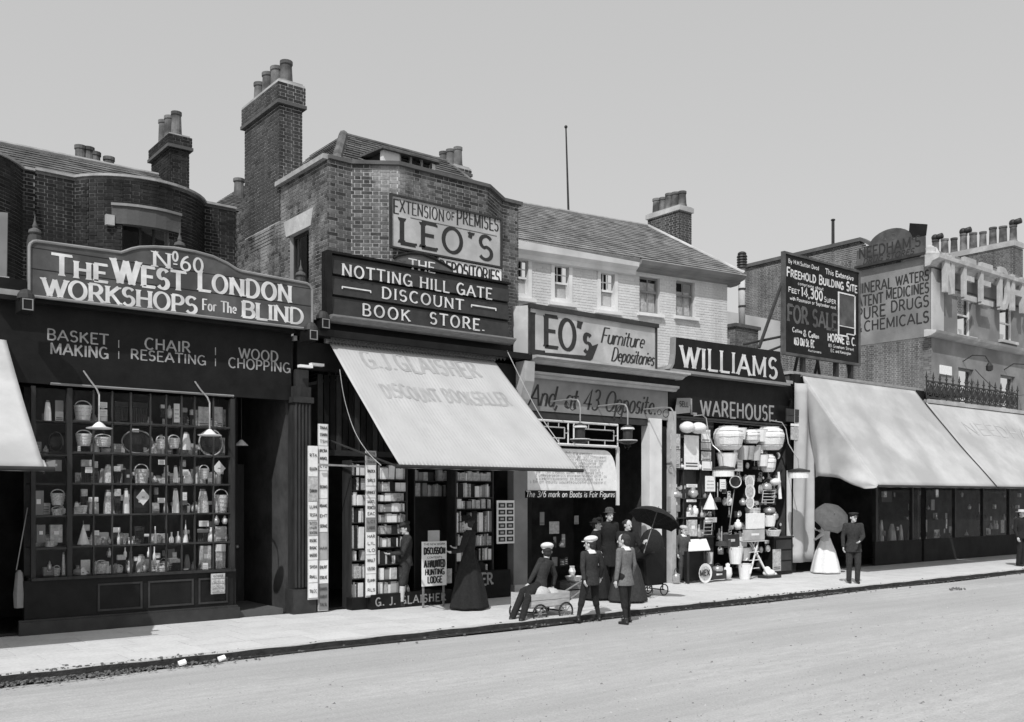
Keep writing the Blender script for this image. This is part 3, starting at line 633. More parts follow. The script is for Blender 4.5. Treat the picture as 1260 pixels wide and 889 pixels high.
def umbrella(label, top, r, tip, mname, group=None, ribs=8, open_=True):
    """top: apex of the canopy, tip: end of the handle"""
    t = root('umbrella', label, 'umbrella', tip, group); top, tip = Vector(top), Vector(tip); ax = (top - tip).normalized(); a = ax.orthogonal().normalized(); b = ax.cross(a)
    n = ribs * 4; prof = [(0, 0), (.25, -.03), (.5, -.10), (.75, -.22), (.93, -.37), (1, -.46)]; vs = []
    for q, (f, d) in enumerate(prof):
        for i in range(n):
            an = 2 * math.pi * i / n; fr = abs(((i / 4) % 1) - .5) * 2; sc_ = 1 - .07 * f * (1 - fr ** 2); dz = d * r + .05 * r * f * f * (1 - fr ** 2)
            vs.append(top + (a * math.cos(an) + b * math.sin(an)) * (r * max(f, .01) * sc_) + ax * dz)
    fs = [(q * n + i, q * n + (i + 1) % n, (q + 1) * n + (i + 1) % n, (q + 1) * n + i) for q in range(len(prof) - 1) for i in range(n)]
    c = MB().add(vs, fs).build('canopy', mname, t, smooth=False); s = c.modifiers.new('s', 'SOLIDIFY'); s.thickness = .004
    rb = MB()
    for i in range(ribs):
        an = 2 * math.pi * i / ribs; pts = [top + (a * math.cos(an) + b * math.sin(an)) * (r * max(f, .01)) + ax * (d * r - .012) for f, d in prof]; rb.tube(pts, .003, 4)
        rb.rod(pts[3], top - ax * r * .62, .0025, n=4)
    rb.build('rib', 'iron', t); MB().rod(tip, top + ax * .07, .009, n=8).build('shaft', 'wood', t)
    pts = [tip + ax * 0] + [tip - ax * .02 + (a * (.03 - .03 * math.cos(q)) - ax * (.03 * math.sin(q))) for q in [.4, 1.0, 1.6, 2.2, 2.8, 3.14]]; MB().tube(pts, .011).build('handle', 'wood', t, smooth=True)
    return t

# ================================================================= GROUND
KY = -3.3                                                            # kerb line
RZ = -.10                                                            # road level
MB().add([(-400, -400, RZ - .02), (500, -400, RZ - .02), (500, 600, RZ - .02), (-400, 600, RZ - .02)], [(0, 1, 2, 3)]).build('ground', 'ground', kind='structure')
def road_fn(u, v):
    x = -40 + 140 * u; y = -30 + (KY + 30 - .16) * v
    return (x, y, RZ + .02 + .012 * math.sin(x * .9 + math.sin(y * 2)) * math.sin(y * 2.3) - .0006 * (y + 14) ** 2 * .2)
MB().grid(road_fn, 260, 90).build('road', 'road', kind='structure', smooth=True)
gt = MB().grid(lambda u, v: (-40 + 140 * u, KY - .11 + .11 * v + (.02 * math.sin(u * 300) + .015 * math.sin(u * 811)) * (1 - v), RZ + .026 + .004 * math.sin(u * 500)), 900, 2).build('gutter', 'gutter', kind='structure')
MB().box(-40, 100, KY + .16, 0.3, RZ - .01, -.012).build('pavement', 'flag', kind='structure')
pv = root('paving', kind='structure', loc=(8, -2, 0))
rows = [(KY + .162 + i * (3.12 / 5), KY + .162 + (i + 1) * (3.12 / 5)) for i in range(5)]; items = []
for r, (ya, yb) in enumerate(rows):
    x = -6 - .37 * r
    while x < 60:
        L_ = random.choice((.75, .9, 1.05)); items.append((x, x + L_, ya, yb)); x += L_
items.sort(key=lambda q: abs((q[0] + q[1]) / 2 - 6) + abs(q[2]))
meshes = {}
rest = MB()
for i, (a, b, c, d) in enumerate(items):
    if i < 120 and a > 1:
        key = round(b - a, 2)
        if key not in meshes: meshes[key] = MB().box(.004, key - .004, .004, (c - d) * -1 - .004, -.03, 0).mesh('flagstone', 'flag')
        place(meshes[key], 'flagstone', (a, c, random.uniform(0, .003)), pv)
    else: rest.box(a + .004, b - .004, c + .004, d - .004, -.03, random.uniform(0, .003))
rest.build('paving_flags', 'flag', pv, kind='stuff')
kb = root('kerb', kind='structure', loc=(8, KY, 0)); ks = MB().box(.006, .994, 0, .155, RZ - .01, .002).mesh('kerb_stone', 'kerb')
MB().grid(lambda u, v: (-40 + 140 * u, KY - .005, RZ + .01 + (.088 + .006 * math.sin(u * 900)) * v), 900, 1).build('kerb_grime', 'gutter', kind='structure')
for i in range(-5, 50): place(ks, 'kerb_stone', (i + random.uniform(-.002, .002), KY, random.uniform(-.003, .003)), kb)
dm = MB()
for i in range(1100):                                                 # sweepings in the gutter
    if i < 560: x = random.triangular(.9, 5.2, 2.9); y = KY - .12 + random.gauss(0, .13) ; s = random.uniform(.004, .018)
    elif i < 760: x = random.uniform(15, 18.5); y = KY - .05 + random.gauss(0, .1); s = random.uniform(.005, .018)
    else: x = random.uniform(3, 34); y = KY - .12 + random.gauss(0, .12); s = random.uniform(.005, .02)
    z = RZ + .025 if y < KY else .003
    a = random.uniform(0, 6.28); dm.obox((x, y, z + s * .35), (math.cos(a) * s, math.sin(a) * s, 0), (-math.sin(a) * s * .7, math.cos(a) * s * .7, s * .1), (0, 0, s * .5))
dm.build('street_sweepings', 'dirt', kind='stuff')
gm = MB()
for i in range(5200):                                                # grit and small stones on the macadam
    a = random.random() ** .6; y = KY - .3 - a * 10.5; x = random.uniform(.5 * (y + D0), (y + D0) * 2.6) * .9 - 1.2; s = random.uniform(.004, .011) * (1 if random.random() < .93 else 2.2)
    z = road_fn((x + 40) / 140, (y + 30) / (KY + 30 - .16))[2]; an = random.uniform(0, 6.28); c_, s_ = math.cos(an) * s, math.sin(an) * s
    gm.add([(x - c_, y - s_, z), (x + s_, y - c_, z), (x + c_, y + s_, z), (x - s_, y + c_, z), (x + s * .2, y, z + s * .8)], [(0, 1, 4), (1, 2, 4), (2, 3, 4), (3, 0, 4)])
gm.build('road_grit', 'road_grit', kind='stuff')
hm_ = MB()
for cx_, cy_ in ((21.2, -4.6),):
    for i in range(26): hm_.ell((cx_ + random.gauss(0, .13), cy_ + random.gauss(0, .07), RZ + .03 + random.uniform(0, .02)), .025, .02, .018, 7, 4)
hm_.build('street_dung', 'dirt', kind='stuff')
for i, px in enumerate((218, 267)):
    p = gnd(px, 818 if i == 0 else 813, RZ); tag(MB().obox((p.x, KY - .1, RZ + .05), (.045, 0, .01), (0, .03, .015), (0, 0, .012)).build('paper_scrap', 'paper'), 'larger scrap of white paper lying in the gutter' if i == 0 else 'smaller scrap of white paper lying in the gutter', 'litter', 'paper scraps in the gutter')

# ================================================================= HOUSE 1 (bow fronted, behind the workshop)
HY = 5.1; PZ = 8.36
def bow(x0, x1, depth, y, n=14):
    h = (x1 - x0) / 2; rr = (h * h + depth * depth) / (2 * depth); cx = (x0 + x1) / 2; cy = y - depth + rr; a = math.asin(h / rr)
    return [(cx + rr * math.sin(-a + 2 * a * i / n), cy - rr * math.cos(-a + 2 * a * i / n)) for i in range(n + 1)]
h1 = root('bow_fronted_house', 'sooty brick house with a shallow bowed front behind the workshop sign', 'house', (6.3, HY, 0))
bp = bow(4.97, 7.6, .78, HY)
pth = [(4.25, HY)] + bp + [(8.3, HY)]
cl = [0]
for a, b in zip(pth, pth[1:]): cl.append(cl[-1] + math.hypot(b[0] - a[0], b[1] - a[1]))
def s_on(pth, px):                                                   # arc length where a sight line meets the path
    dx, dy = ray(px); L_ = 0
    for a, b in zip(pth, pth[1:]):
        ex, ey = b[0] - a[0], b[1] - a[1]; den = dx * ey - dy * ex
        if abs(den) > 1e-9:
            s = (dx * (-D0 - a[1]) - dy * (0 - a[0])) / den
            s = -((a[0]) * dy - (a[1] + D0) * dx) / (ex * dy - ey * dx)
            if -1e-6 <= s <= 1 + 1e-6: return L_ + s * math.hypot(ex, ey), (a[0] + s * ex, a[1] + s * ey)
        L_ += math.hypot(ex, ey)
    return None
wa, pa = s_on(pth, 150); wb, pb = s_on(pth, 209)
zt = HC + (612 - 275) / F * ((pa[1] + D0) / ray(150)[1]) ; op = [(wa, wb, 5.4, zt)]
brick_wall(h1, pth, 3.8, PZ, 'brick_dark', 'mortar_dark', op, single=300, th=.2)
coping(h1, pth, PZ, 'lead', -.04, .28, .05)
lp = [path_at([Vector(p) for p in pth], s) for s in (wa - .18, wa + .1, (wa * 2 + wb) / 3, (wa + wb * 2) / 3, wb - .1, wb + .22)]
lin = MB()
for (p, d), (q, e) in zip(lp, lp[1:]):
    n1, n2 = Vector((-d.y, d.x)), Vector((-e.y, e.x)); a, b, c, g = p - n1 * .05, q - n2 * .05, q + n2 * .1, p + n1 * .1
    lin.hexa([(v.x, v.y, z) for z in (zt - .02, zt + .33) for v in (a, b, c, g)])
lin.build('lintel', 'stone_dirty', h1)
lm = MB()
for (p, d), (q, e) in zip(lp, lp[1:]):
    n1, n2 = Vector((-d.y, d.x)), Vector((-e.y, e.x)); a, b, c, g = p - n1 * .09, q - n2 * .09, q + n2 * .02, p + n1 * .02
    lm.hexa([(v.x, v.y, z) for z in (zt + .33, zt + .38) for v in (a, b, c, g)])
lm.build('hood_moulding', 'grey', h1)
bk = MB(); p, d = lp[0]; bk.obox((p.x - .06, p.y - .04, zt + .03), (.08, 0, 0), (0, .05, 0), (0, 0, .10)); bk.build('bracket', 'cream', h1)
wf = root  # window frame set back in the bow
p0_, d0_ = path_at([Vector(p) for p in pth], wa); p1_, d1_ = path_at([Vector(p) for p in pth], wb); wd = (p1_ - p0_); wl = wd.length; wd.normalize(); wn = Vector((-wd.y, wd.x))
def wpt(s, dd, z): q = p0_ + wd * s + wn * dd; return (q.x, q.y, z)
wfm = MB()
for s in (0, wl * .38, wl * .66, wl - .05): wfm.hexa([wpt(s, .12, z) if k in (0,) else None for z in (0,) for k in (0,)] if False else [wpt(s, .12, 5.4), wpt(s + .045, .12, 5.4), wpt(s + .045, .17, 5.4), wpt(s, .17, 5.4), wpt(s, .12, zt), wpt(s + .045, .12, zt), wpt(s + .045, .17, zt), wpt(s, .17, zt)])
wfr = wfm.build('window', 'brown', h1)
MB().add([wpt(0, .15, 5.4), wpt(wl, .15, 5.4), wpt(wl, .15, zt), wpt(0, .15, zt)], [(0, 1, 2, 3)]).build('pane', 'glass', wfr)
MB().add([wpt(wl * .40, .3, 5.4), wpt(wl * .9, .3, 5.4), wpt(wl * .9, .3, zt - .45), wpt(wl * .4, .3, zt - .45)], [(0, 1, 2, 3)]).build('curtain', 'curtain', wfr)
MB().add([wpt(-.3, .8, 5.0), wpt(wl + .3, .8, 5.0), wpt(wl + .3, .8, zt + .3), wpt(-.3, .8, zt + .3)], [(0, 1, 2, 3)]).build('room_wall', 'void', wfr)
rx1 = X_(198, HY + 2.3); slates(h1, (0.5, HY + .3, 8.3), (8.0, HY + .3, 8.3), (rx1, HY + 2.3, 9.5), (-.5, HY + 2.3, 9.5), 'slate', single=80)
MB().rod((-.5, HY + 2.3, 9.53), (rx1, HY + 2.3, 9.53), .05).build('ridge', 'lead', h1)
# next house on the left, mostly out of the frame
h0 = root('bow_fronted_house', 'very dark sooty brick house at the far left edge, with a pale window', 'house', (2, HY, 0))
bp0 = bow(1.2, 4.02, .85, HY); brick_wall(h0, [(.8, HY)] + bp0 + [(4.24, HY)], 3.4, PZ - .02, 'brick_dark', 'mortar_dark', [(1.6, 1.98, 5.5, 7.0)], single=60, th=.2)
coping(h0, [(.8, HY)] + bp0 + [(4.24, HY)], PZ - .02, 'lead', -.04, .28, .05)
MB().box(2.0, 3.4, HY - .35, HY + .2, 5.3, 7.2).build('dark_backing', 'void', h0)
a0 = at(-12, 330, 4.25); a1 = at(9, 256, 4.25)
wm = root('side_window', 'narrow pale window reveal at the left edge above the white awning', 'window', (a0.x, 4.2, 5))
MB().hexa([at(-14, 345, 4.2), at(8, 345, 4.2), at(9, 345, 4.3), at(-13, 345, 4.3), at(-14, 260, 4.2), at(9.5, 262, 4.2), at(10, 262, 4.3), at(-13, 260, 4.3)]).build('reveal', 'grey', wm)
MB().hexa([at(-16, 343, 4.05), at(11, 345, 4.05), at(12, 345, 4.3), at(-15, 343, 4.3), at(-16, 339, 4.05), at(11, 341, 4.05), at(12, 341, 4.3), at(-15, 339, 4.3)]).build('sill', 'stone', wm)
# chimney stacks
p = atX(209, 163, 7.0)
tx = 7.35; q0 = atX(209, 165, tx); q1 = atX(186, 190, tx); q2 = at(233, 172, q0.y)
chimney('dark brick chimney stack with three pots rising behind the bowed house', tx, q2.x, q0.y, q1.y, 7.8, q0.z, 3, 'chimney stacks along the row', bm='brick_dark', mm='mortar_dark', ph=.62, pr=.125, single=40, cap=.28)
rb = root('pot_row', 'row of four small chimney pots peeping over the slate ridge on the left', 'chimney pots', (6, HY + 3.8, 8.8))
MB().box(X_(92, HY + 3.9), X_(142, HY + 3.9), HY + 3.6, HY + 4.2, 8.2, 9.6).build('stack', 'brick_dark', rb)
for px, py in ((99, 180), (109, 182), (117, 188), (134, 194)):
    q = at(px, py, HY + 3.9); MB().lathe((q.x, q.y, 9.5), [(.13, 0), (.12, q.z - 9.6), (.14, q.z - 9.58), (.14, q.z - 9.5), (.1, q.z - 9.5)], 12).build('chimney_pot', 'pot', rb)
# slate roof seen in the gap beside the tall stack
hg = root('rear_roof', 'small pale slate roof slope with one pot in the gap left of the tall chimney', 'roof', (9, 9, 8))
ga = at(262, 250, 9.0); gb = at(306, 247, 9.0); gc = at(330, 212, 12); gd = at(298, 224, 12)
slates(hg, (ga.x - .05, 9, ga.z - .1), (gb.x + 1.5, 9, ga.z - .1), (gb.x + 3, 12, at(301, 229, 12).z), (at(300, 229, 12).x, 12, at(301, 229, 12).z), 'slate', w=.3)
MB().box(ga.x - .05, ga.x + 3, 9.1, 9.4, 5, ga.z - .12).build('wall', 'brick_dark', hg)
q = at(294, 232, 10.6); MB().lathe((q.x, q.y, q.z - .6), [(.15, 0), (.13, .75), (.16, .78), (.16, .86), (.1, .86)], 12).build('chimney_pot', 'pot', hg)

# ================================================================= HOUSE 2 (book store: canted bay and tall stack)
SX = 8.31; MY = .8; BY = .3; BZ = 8.28
xa = X_(432, MY); xb = X_(490, BY); xc = X_(600, BY); xd = X_(618, MY); xe = X_(638, MY)
h2 = root('corner_brick_house', 'tall stock brick house with a canted bay above the book store', 'house', (SX, MY, 0))
P2 = [(SX, 5.2), (SX, MY), (xa, MY), (xb, BY), (xc, BY), (xd, MY), (xe, MY), (xe, 4.6)]
def sideS(y): return 5.2 - y
w1a = atX(355, 275, SX); w1b = atX(380, 262, SX); w2a = atX(311, 300, SX); w2b = atX(333, 290, SX)
ops = [(sideS(w1a.y), sideS(w1b.y), 5.0, 7.22), (sideS(w2a.y), sideS(w2b.y), 5.0, 7.22)]
brick_wall(h2, P2, 4.2, BZ, 'brick_mid', 'mortar', ops, single=300, th=.22)
coping(h2, P2[1:], BZ, 'stone_dirty', -.07, .3, .07)
coping(h2, [(SX, 2.9), (SX, MY)], BZ + .0, 'lead', -.10, .28, .09)
for a, b, c, d in ops:
    ya, yb = 5.2 - a, 5.2 - b
    MB().prismx([(ya + .09, 7.2), (ya + .2, 7.52), (yb - .2, 7.52), (yb - .09, 7.2)], SX - .012, SX + .1).build('lintel', 'stone', h2)
    f = MB().box(SX + .11, SX + .16, yb, ya, 5.0, 5.06).box(SX + .11, SX + .16, yb, ya, 7.14, 7.2).box(SX + .11, SX + .16, yb, yb + .06, 5.06, 7.14).box(SX + .11, SX + .16, ya - .06, ya, 5.06, 7.14).box(SX + .11, SX + .16, yb + .06, ya - .06, 6.1, 6.15).build('window', 'brown', h2)
    MB().add([(SX + .14, yb, 5), (SX + .14, ya, 5), (SX + .14, ya, 7.2), (SX + .14, yb, 7.2)], [(3, 2, 1, 0)]).build('pane', 'glass', f)
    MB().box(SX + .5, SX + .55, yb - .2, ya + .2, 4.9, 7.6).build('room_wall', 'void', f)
ca = atX(345, 99, SX); cb = atX(302, 126, SX); cc = at(372, 104, ca.y)
chimney('tall brick chimney stack with four round pots beside the book store house', SX - .02, cc.x, ca.y, cb.y, 7.6, ca.z, 4, 'chimney stacks along the row', bm='brick_chim', mm='mortar', ph=.52, pr=.135, single=120, cap=.46)
brick_wall(h2, [(SX - .02, cb.y), (SX - .02, ca.y), (SX + .1, ca.y)], 4.2, 7.6, 'brick_mid', 'mortar', th=.1)
# hipped slate roof with a low dormer
r0 = (SX + .25, MY + .35, BZ + .02); ap = at(430, 168, 3.6); ar = at(535, 190, 3.6)
e0 = (SX + .3, MY + .3, BZ); e1 = (xe - .1, MY + .3, BZ); e2 = (SX + .3, 5.2, BZ); rg0 = (ap.x - .15, ap.y, ap.z); rg1 = (ar.x + .35, ar.y, ap.z)
rt = root('slate_roof', 'hipped slate roof with lead hips behind the brick parapet of the book store house', 'roof', e0)
slates(rt, e0, e1, rg1, rg0, 'slate_dark', w=.3, course=.22, single=150)
slates(rt, e2, e0, rg0, (rg0[0], 5.0, rg0[2]), 'slate_dark', w=.3, course=.22, single=80)
slates(rt, e1, (xe - .1, 5.2, BZ), (rg1[0], 5.0, rg1[2]), rg1, 'slate_dark', w=.3, course=.22)
MB().rod(e0, rg0, .10).build('hip', 'slate', rt); MB().rod(rg0, rg1, .06).build('ridge', 'slate_dark', rt)
MB().rod(e1, rg1, .05).build('hip', 'slate', rt)
dq0 = at(470, 205, 1.35); dq1 = at(534, 214, 1.35); dz = at(500, 190, 1.35).z
dm_ = root('dormer', 'low white framed dormer window set in the slate roof', 'dormer', dq0)
fr_ = MB(); X0, X1 = dq0.x, dq1.x
fr_.box(X0, X0 + .38, 1.3, 1.42, BZ + .05, dz - .05).box(X1 - .08, X1, 1.3, 1.42, BZ + .05, dz - .08)
fr_.build('cheek', 'white', dm_); wn_ = MB()
for i in range(4): xx = X0 + .38 + (X1 - X0 - .46) * i / 3; wn_.box(xx, xx + .04, 1.31, 1.36, BZ + .05, dz - .05)
wn_.box(X0 + .42, X1 - .1, 1.32, 1.35, BZ + .06, BZ + .1).build('window', 'grey', dm_)
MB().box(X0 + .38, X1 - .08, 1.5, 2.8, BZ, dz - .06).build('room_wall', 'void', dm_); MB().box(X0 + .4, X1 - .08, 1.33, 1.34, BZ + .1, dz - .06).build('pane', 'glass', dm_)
MB().hexa([(X0 - .08, 1.2, dz - .06), (X1 + .08, 1.2, dz - .06), (X1 + .08, 2.4, dz + .02), (X0 - .08, 2.4, dz + .02), (X0 - .08, 1.2, dz - .02), (X1 + .08, 1.2, dz - .02), (X1 + .08, 2.4, dz + .07), (X0 - .08, 2.4, dz + .07)]).build('roof', 'slate_dark', dm_)
MB().box(X0 + .05, X1 - .02, 1.45, 3.2, BZ - .1, dz - .05).build('body', 'void', dm_)
# small stack on the right of the roof
qa = at(549, 208, 4.6); qb = at(577, 206, 4.6)
chimney('low brick chimney stack with four pots at the right end of the slate roof', qa.x + .25, qb.x, 4.6, 5.9, BZ - .1, Z_(560, 204, 4.6), 4, 'chimney stacks along the row', ph=.55, pr=.12, cap=.18, bm='brick_chim')

# ================================================================= WHITE HOUSE behind the furniture shop
LP, RP = Vector((14.56, 2.9)), Vector((21.2, 1.9)); ld = (RP - LP).normalized(); ln_ = Vector((-ld.y, ld.x))
LL = LP - ld * 2.6
def lw(s, dd, z): q = LL + ld * s + ln_ * dd; return (q.x, q.y, z)
def ls(px):
    dx, dy = ray(px); s = -((LL.x) * dy - (LL.y + D0) * dx) / (ld.x * dy - ld.y * dx); q = LL + ld * s; return s, (q.y + D0) / dy
def lz(px, py): return HC + (612 - py) / F * ls(px)[1]
h3 = root('limewashed_house', 'long limewashed brick house with a slate roof behind the furniture shop', 'house', (14.56, 2.9, 0))
wins = [(641, 655, 318, 368, 1), (678, 704, 326, 374, 1), (735, 760, 335, 384, 1), (787, 812, 344, 387, 0), (832, 855, 349, 391, 0)]
opn = []
for a, b, c, d, k in wins:
    if a == 641: s0, s1 = ls(629)[0], ls(654)[0]
    else: s0, s1 = ls(a)[0], ls(b)[0]
    opn.append((s0, s1, lz(b, d), lz(b, c - 1)))
tot3 = (RP - LL).length
Rb = RP + ln_ * 4.3
brick_wall(h3, [tuple(LL), tuple(RP), tuple(Rb)], 4.4, 7.95, 'brick_pale', 'mortar_pale', opn, single=0, th=.22)
for (s0, s1, z0, z1), wn in zip(opn, wins):
    def hx(m, sa, sb, da, db, za, zc): m.hexa([lw(sa, da, za), lw(sb, da, za), lw(sb, db, za), lw(sa, db, za), lw(sa, da, zc), lw(sb, da, zc), lw(sb, db, zc), lw(sa, db, zc)])
    f = MB(); fm = 'white' if wn[4] else 'grey'; e = .10 if wn[4] else .05; y0 = -.02 if wn[4] else .10
    hx(f, s0, s0 + e, y0, .14, z0, z1); hx(f, s1 - e, s1, y0, .14, z0, z1); hx(f, s0 + e, s1 - e, y0, .14, z1 - e, z1); hx(f, s0 + e, s1 - e, y0, .14, z0, z0 + e)
    zm = (z0 + z1) / 2 + (.1 if not wn[4] else 0); hx(f, s0 + e, s1 - e, .09, .13, zm - .03, zm + .02)
    g = f.build('window', fm, h3)
    b = MB(); n = 3 if wn[4] else 2
    for i in range(1, n): ss = s0 + e + (s1 - s0 - 2 * e) * i / n; hx(b, ss - .012, ss + .012, .1, .125, zm + .02 if wn[4] else z0 + e, z1 - e)
    zq = (zm + z1 - e) / 2
    if wn[4]: hx(b, s0 + e, s1 - e, .102, .123, zq - .012, zq + .012)
    b.build('glazing_bar', fm, g)
    for j, (zA, zB) in enumerate(((z0 + e, zm - .03), (zm + .02, z1 - e))):
        MB().add([lw(s0 + e, .115, zA), lw(s1 - e, .115, zA), lw(s1 - e, .115, zB), lw(s0 + e, .115, zB)], [(0, 1, 2, 3)]).build('pane', 'glass', g)
    c = MB()
    if wn[4]: hx(c, s0 + e, s1 - e, .15, .155, z0 + .12, zm + .0)
    else: hx(c, s0 + e, s1 - e, .17, .18, z0, z1 - .12 * (1 if wn[0] < 800 else 2.2))
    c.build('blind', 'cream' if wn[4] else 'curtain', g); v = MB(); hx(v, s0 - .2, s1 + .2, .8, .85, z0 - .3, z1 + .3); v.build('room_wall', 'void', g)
    sl = MB(); hx(sl, s0 - .09, s1 + .09, -.1, .05, z0 - .1, z0 - .02); sl.build('sill', 'white', h3)
cs_ = ls(779)[0]
def eaves(sa, sb, prof, name, m):
    k = MB(); n = len(prof); vs = [lw(s, dd, z) for s in (sa, sb) for dd, z in prof]
    k.add(vs, [tuple(range(n - 1, -1, -1)), tuple(range(n, 2 * n))] + [(i, (i + 1) % n, (i + 1) % n + n, i + n) for i in range(n)]); return k.build(name, m, h3)
eaves(0, cs_, [(.0, 7.78), (-.12, 7.80), (-.14, 7.9), (-.26, 7.98), (-.3, 8.16), (-.3, 8.2), (.25, 8.2), (.25, 7.8)], 'cornice', 'white')
eaves(cs_ + .002, tot3 + .35, [(.0, 7.92), (-.14, 7.95), (-.16, 8.0), (-.34, 8.04), (-.4, 8.13), (-.38, 8.16), (.25, 8.16), (.25, 7.92)], 'cornice', 'grey')
re = Vector((21.3, 5.1)); rl = re - ld * 9.4
slates(h3, lw(0, -.3, 8.2), lw(tot3 + .3, -.36, 8.16), (re.x + .1, re.y, 10.28), (rl.x, rl.y, 10.28), 'slate_pale', w=.26, course=.2, single=60)
MB().rod((re.x + .1, re.y, 10.31), (rl.x, rl.y, 10.31), .05).build('ridge', 'lead', h3); MB().rod(lw(tot3 + .3, -.36, 8.2), (re.x + .1, re.y, 10.31), .05).build('verge', 'stone', h3)
gb_ = MB(); gb_.add([(RP.x, RP.y, 7.95), (Rb.x, Rb.y, 7.95), (re.x - .05, re.y, 10.2)], [(0, 1, 2)]).build('gable', 'brick_pale', h3)
c0 = atX(836, 252, 21.45); c1 = atX(797, 270, 21.45); c2 = at(851, 259, c0.y)
chimney('brick chimney stack with five close pots on the gable of the limewashed house', 21.45, c2.x, c0.y, c1.y, 7.9, c0.z, 5, 'chimney stacks along the row', capmat='stone', ph=.5, pr=.13, cap=.16)
fp = at(700, 266, 6.3); tag(MB().rod((fp.x, fp.y, fp.z - .3), (fp.x - .12, fp.y, at(695, 156, 6.3).z), .035, .022).ell((fp.x - .12, fp.y, at(695, 156, 6.3).z), .05, .05, .05).build('flagpole', 'iron'), 'thin bare flagpole standing up from the slate ridge', 'flagpole')
# iron flue and low brick stack between the houses
fx = at(913, 375, 4.0)
fl = root('flue_pipe', 'tall pale iron flue pipe with a dark louvred cowl', 'flue', (fx.x, 4.0, 5)); zt_ = Z_(913, 316, 4); zb_ = Z_(913, 392, 4)
MB().rod((fx.x, 4, zb_ - .5), (fx.x, 4, zt_ - .3), .10, n=14).build('pipe', 'stucco', fl, smooth=True)
cw = MB()
for i in range(5): cw.rod((fx.x, 4, zt_ - .36 + i * .085), (fx.x, 4, zt_ - .31 + i * .085), .17, .15, 14)
cw.ell((fx.x, 4, zt_ + .08), .14, .14, .08).build('cowl', 'iron', fl)
for z in (zb_ + .35, zb_ + .9): MB().rod((fx.x, 4, z), (fx.x, 4, z + .05), .12, n=14).build('collar', 'iron', fl)
bs = root('low_brick_stack', 'low rough brick stack in the gap right of the limewashed house', 'chimney', (fx.x, 3.6, 4.2))
g0 = at(905, 402, 3.2); g1 = at(933, 402, 3.2); brick_wall(bs, [(g0.x, 4.6), (g0.x, 3.2), (g1.x, 3.2), (g1.x, 4.6)], 4.2, at(905, 402, 3.2).z, 'brick_far', 'mortar', th=.2)
MB().box(g0.x - .06, g1.x + .06, 3.14, 4.6, g0.z, g0.z + .1).build('cap', 'stone_dirty', bs)
MB().box(g0.x - .9, g0.x - .02, 3.4, 4.4, 4.2, g0.z - .35).build('shoulder', 'stone', bs)
MB().box(X_(885, 6), X_(960, 6), 6, 6.2, 4.2, Z_(920, 388, 6)).build('yard_wall', 'stucco', bs)

# ================================================================= CHEMIST'S CORNER HOUSE on the right
NX, NY = 31.2, 1.3
h4 = root('chemist_house', 'three storey stuccoed house with painted side wall and big raised letters at the right', 'house', (NX, NY, 0))
YB = 9.2
def ntop(s):                                                         # s from the back of the side wall to the front corner
    y = YB - s
    return 11.22 if y > 3.9 else 10.2 + (11.22 - 10.2) * max(0, (y - 2.4) / 1.5) if y > 2.4 else 10.2
pan = (YB - 4.75, YB - NY - .25, 7.46, 10.16)
brick_wall(h4, [(NX, YB), (NX, NY + .001)], 4.6, 11.22, 'brick_far', 'mortar', [], top=ntop, th=.25, skip=lambda s, z: pan[0] < s < pan[1] and pan[2] - .05 < z < pan[3])
cp = MB()
for (ya, za), (yb, zb) in (((YB, 11.22), (3.9, 11.22)), ((3.9, 11.22), (2.4, 10.2))): cp.hexa([(NX - .1, yb, zb), (NX + .3, yb, zb), (NX + .3, ya, za), (NX - .1, ya, za), (NX - .1, yb, zb + .13), (NX + .3, yb, zb + .13), (NX + .3, ya, za + .13), (NX - .1, ya, za + .13)])
cp.build('coping', 'stone_dirty', h4)
bl = atX(932, 327, NX); MB().box(NX, NX + 8, YB, YB + .2, 4.6, 11.2).build('rear_wall', 'brick_far', h4)
def sideL(x, lift0=0): return lambda a, b, l: (x - .004 - l, -a, b)       # writing on the side wall: a runs along -Y
ap_ = MB().box(NX - .03, NX + .001, NY + .02, 4.75, 7.46, 10.16).build('painted_panel', 'stucco_grey', h4, label='pale grey painted advertising panel on the side wall')
tx_ = MB()
def sy(px): return -atX(px, 400, NX).y
def sz(px, py): return atX(px, py, NX).z
for s, a, b, pz, yt, yb in (('MINERAL', sy(1053), sy(1098), 1085, 344.5, 357), ('WATERS', sy(1103), sy(1143.5), 1105, 340, 352), ('PATENT', sy(1050), sy(1087), 1075, 362.5, 375), ('MEDICINES', sy(1091), sy(1143.5), 1092, 357, 369),
                            ('PURE', sy(1055), sy(1090), 1075, 377.5, 391), ('DRUGS', sy(1097), sy(1143.5), 1100, 371, 384), ('&', sy(1056), sy(1061), 1060, 398, 409), ('CHEMICALS', sy(1064), sy(1143.5), 1066, 395.5, 408)):
    letters(tx_, s, b - a, (sz(pz, yt) - sz(pz, yb)), sideL(NX - .03), thick=.15, serif=0, x0=a, z0=sz(pz, yb))
tx_.build('lettering', 'letter_black', ap_)
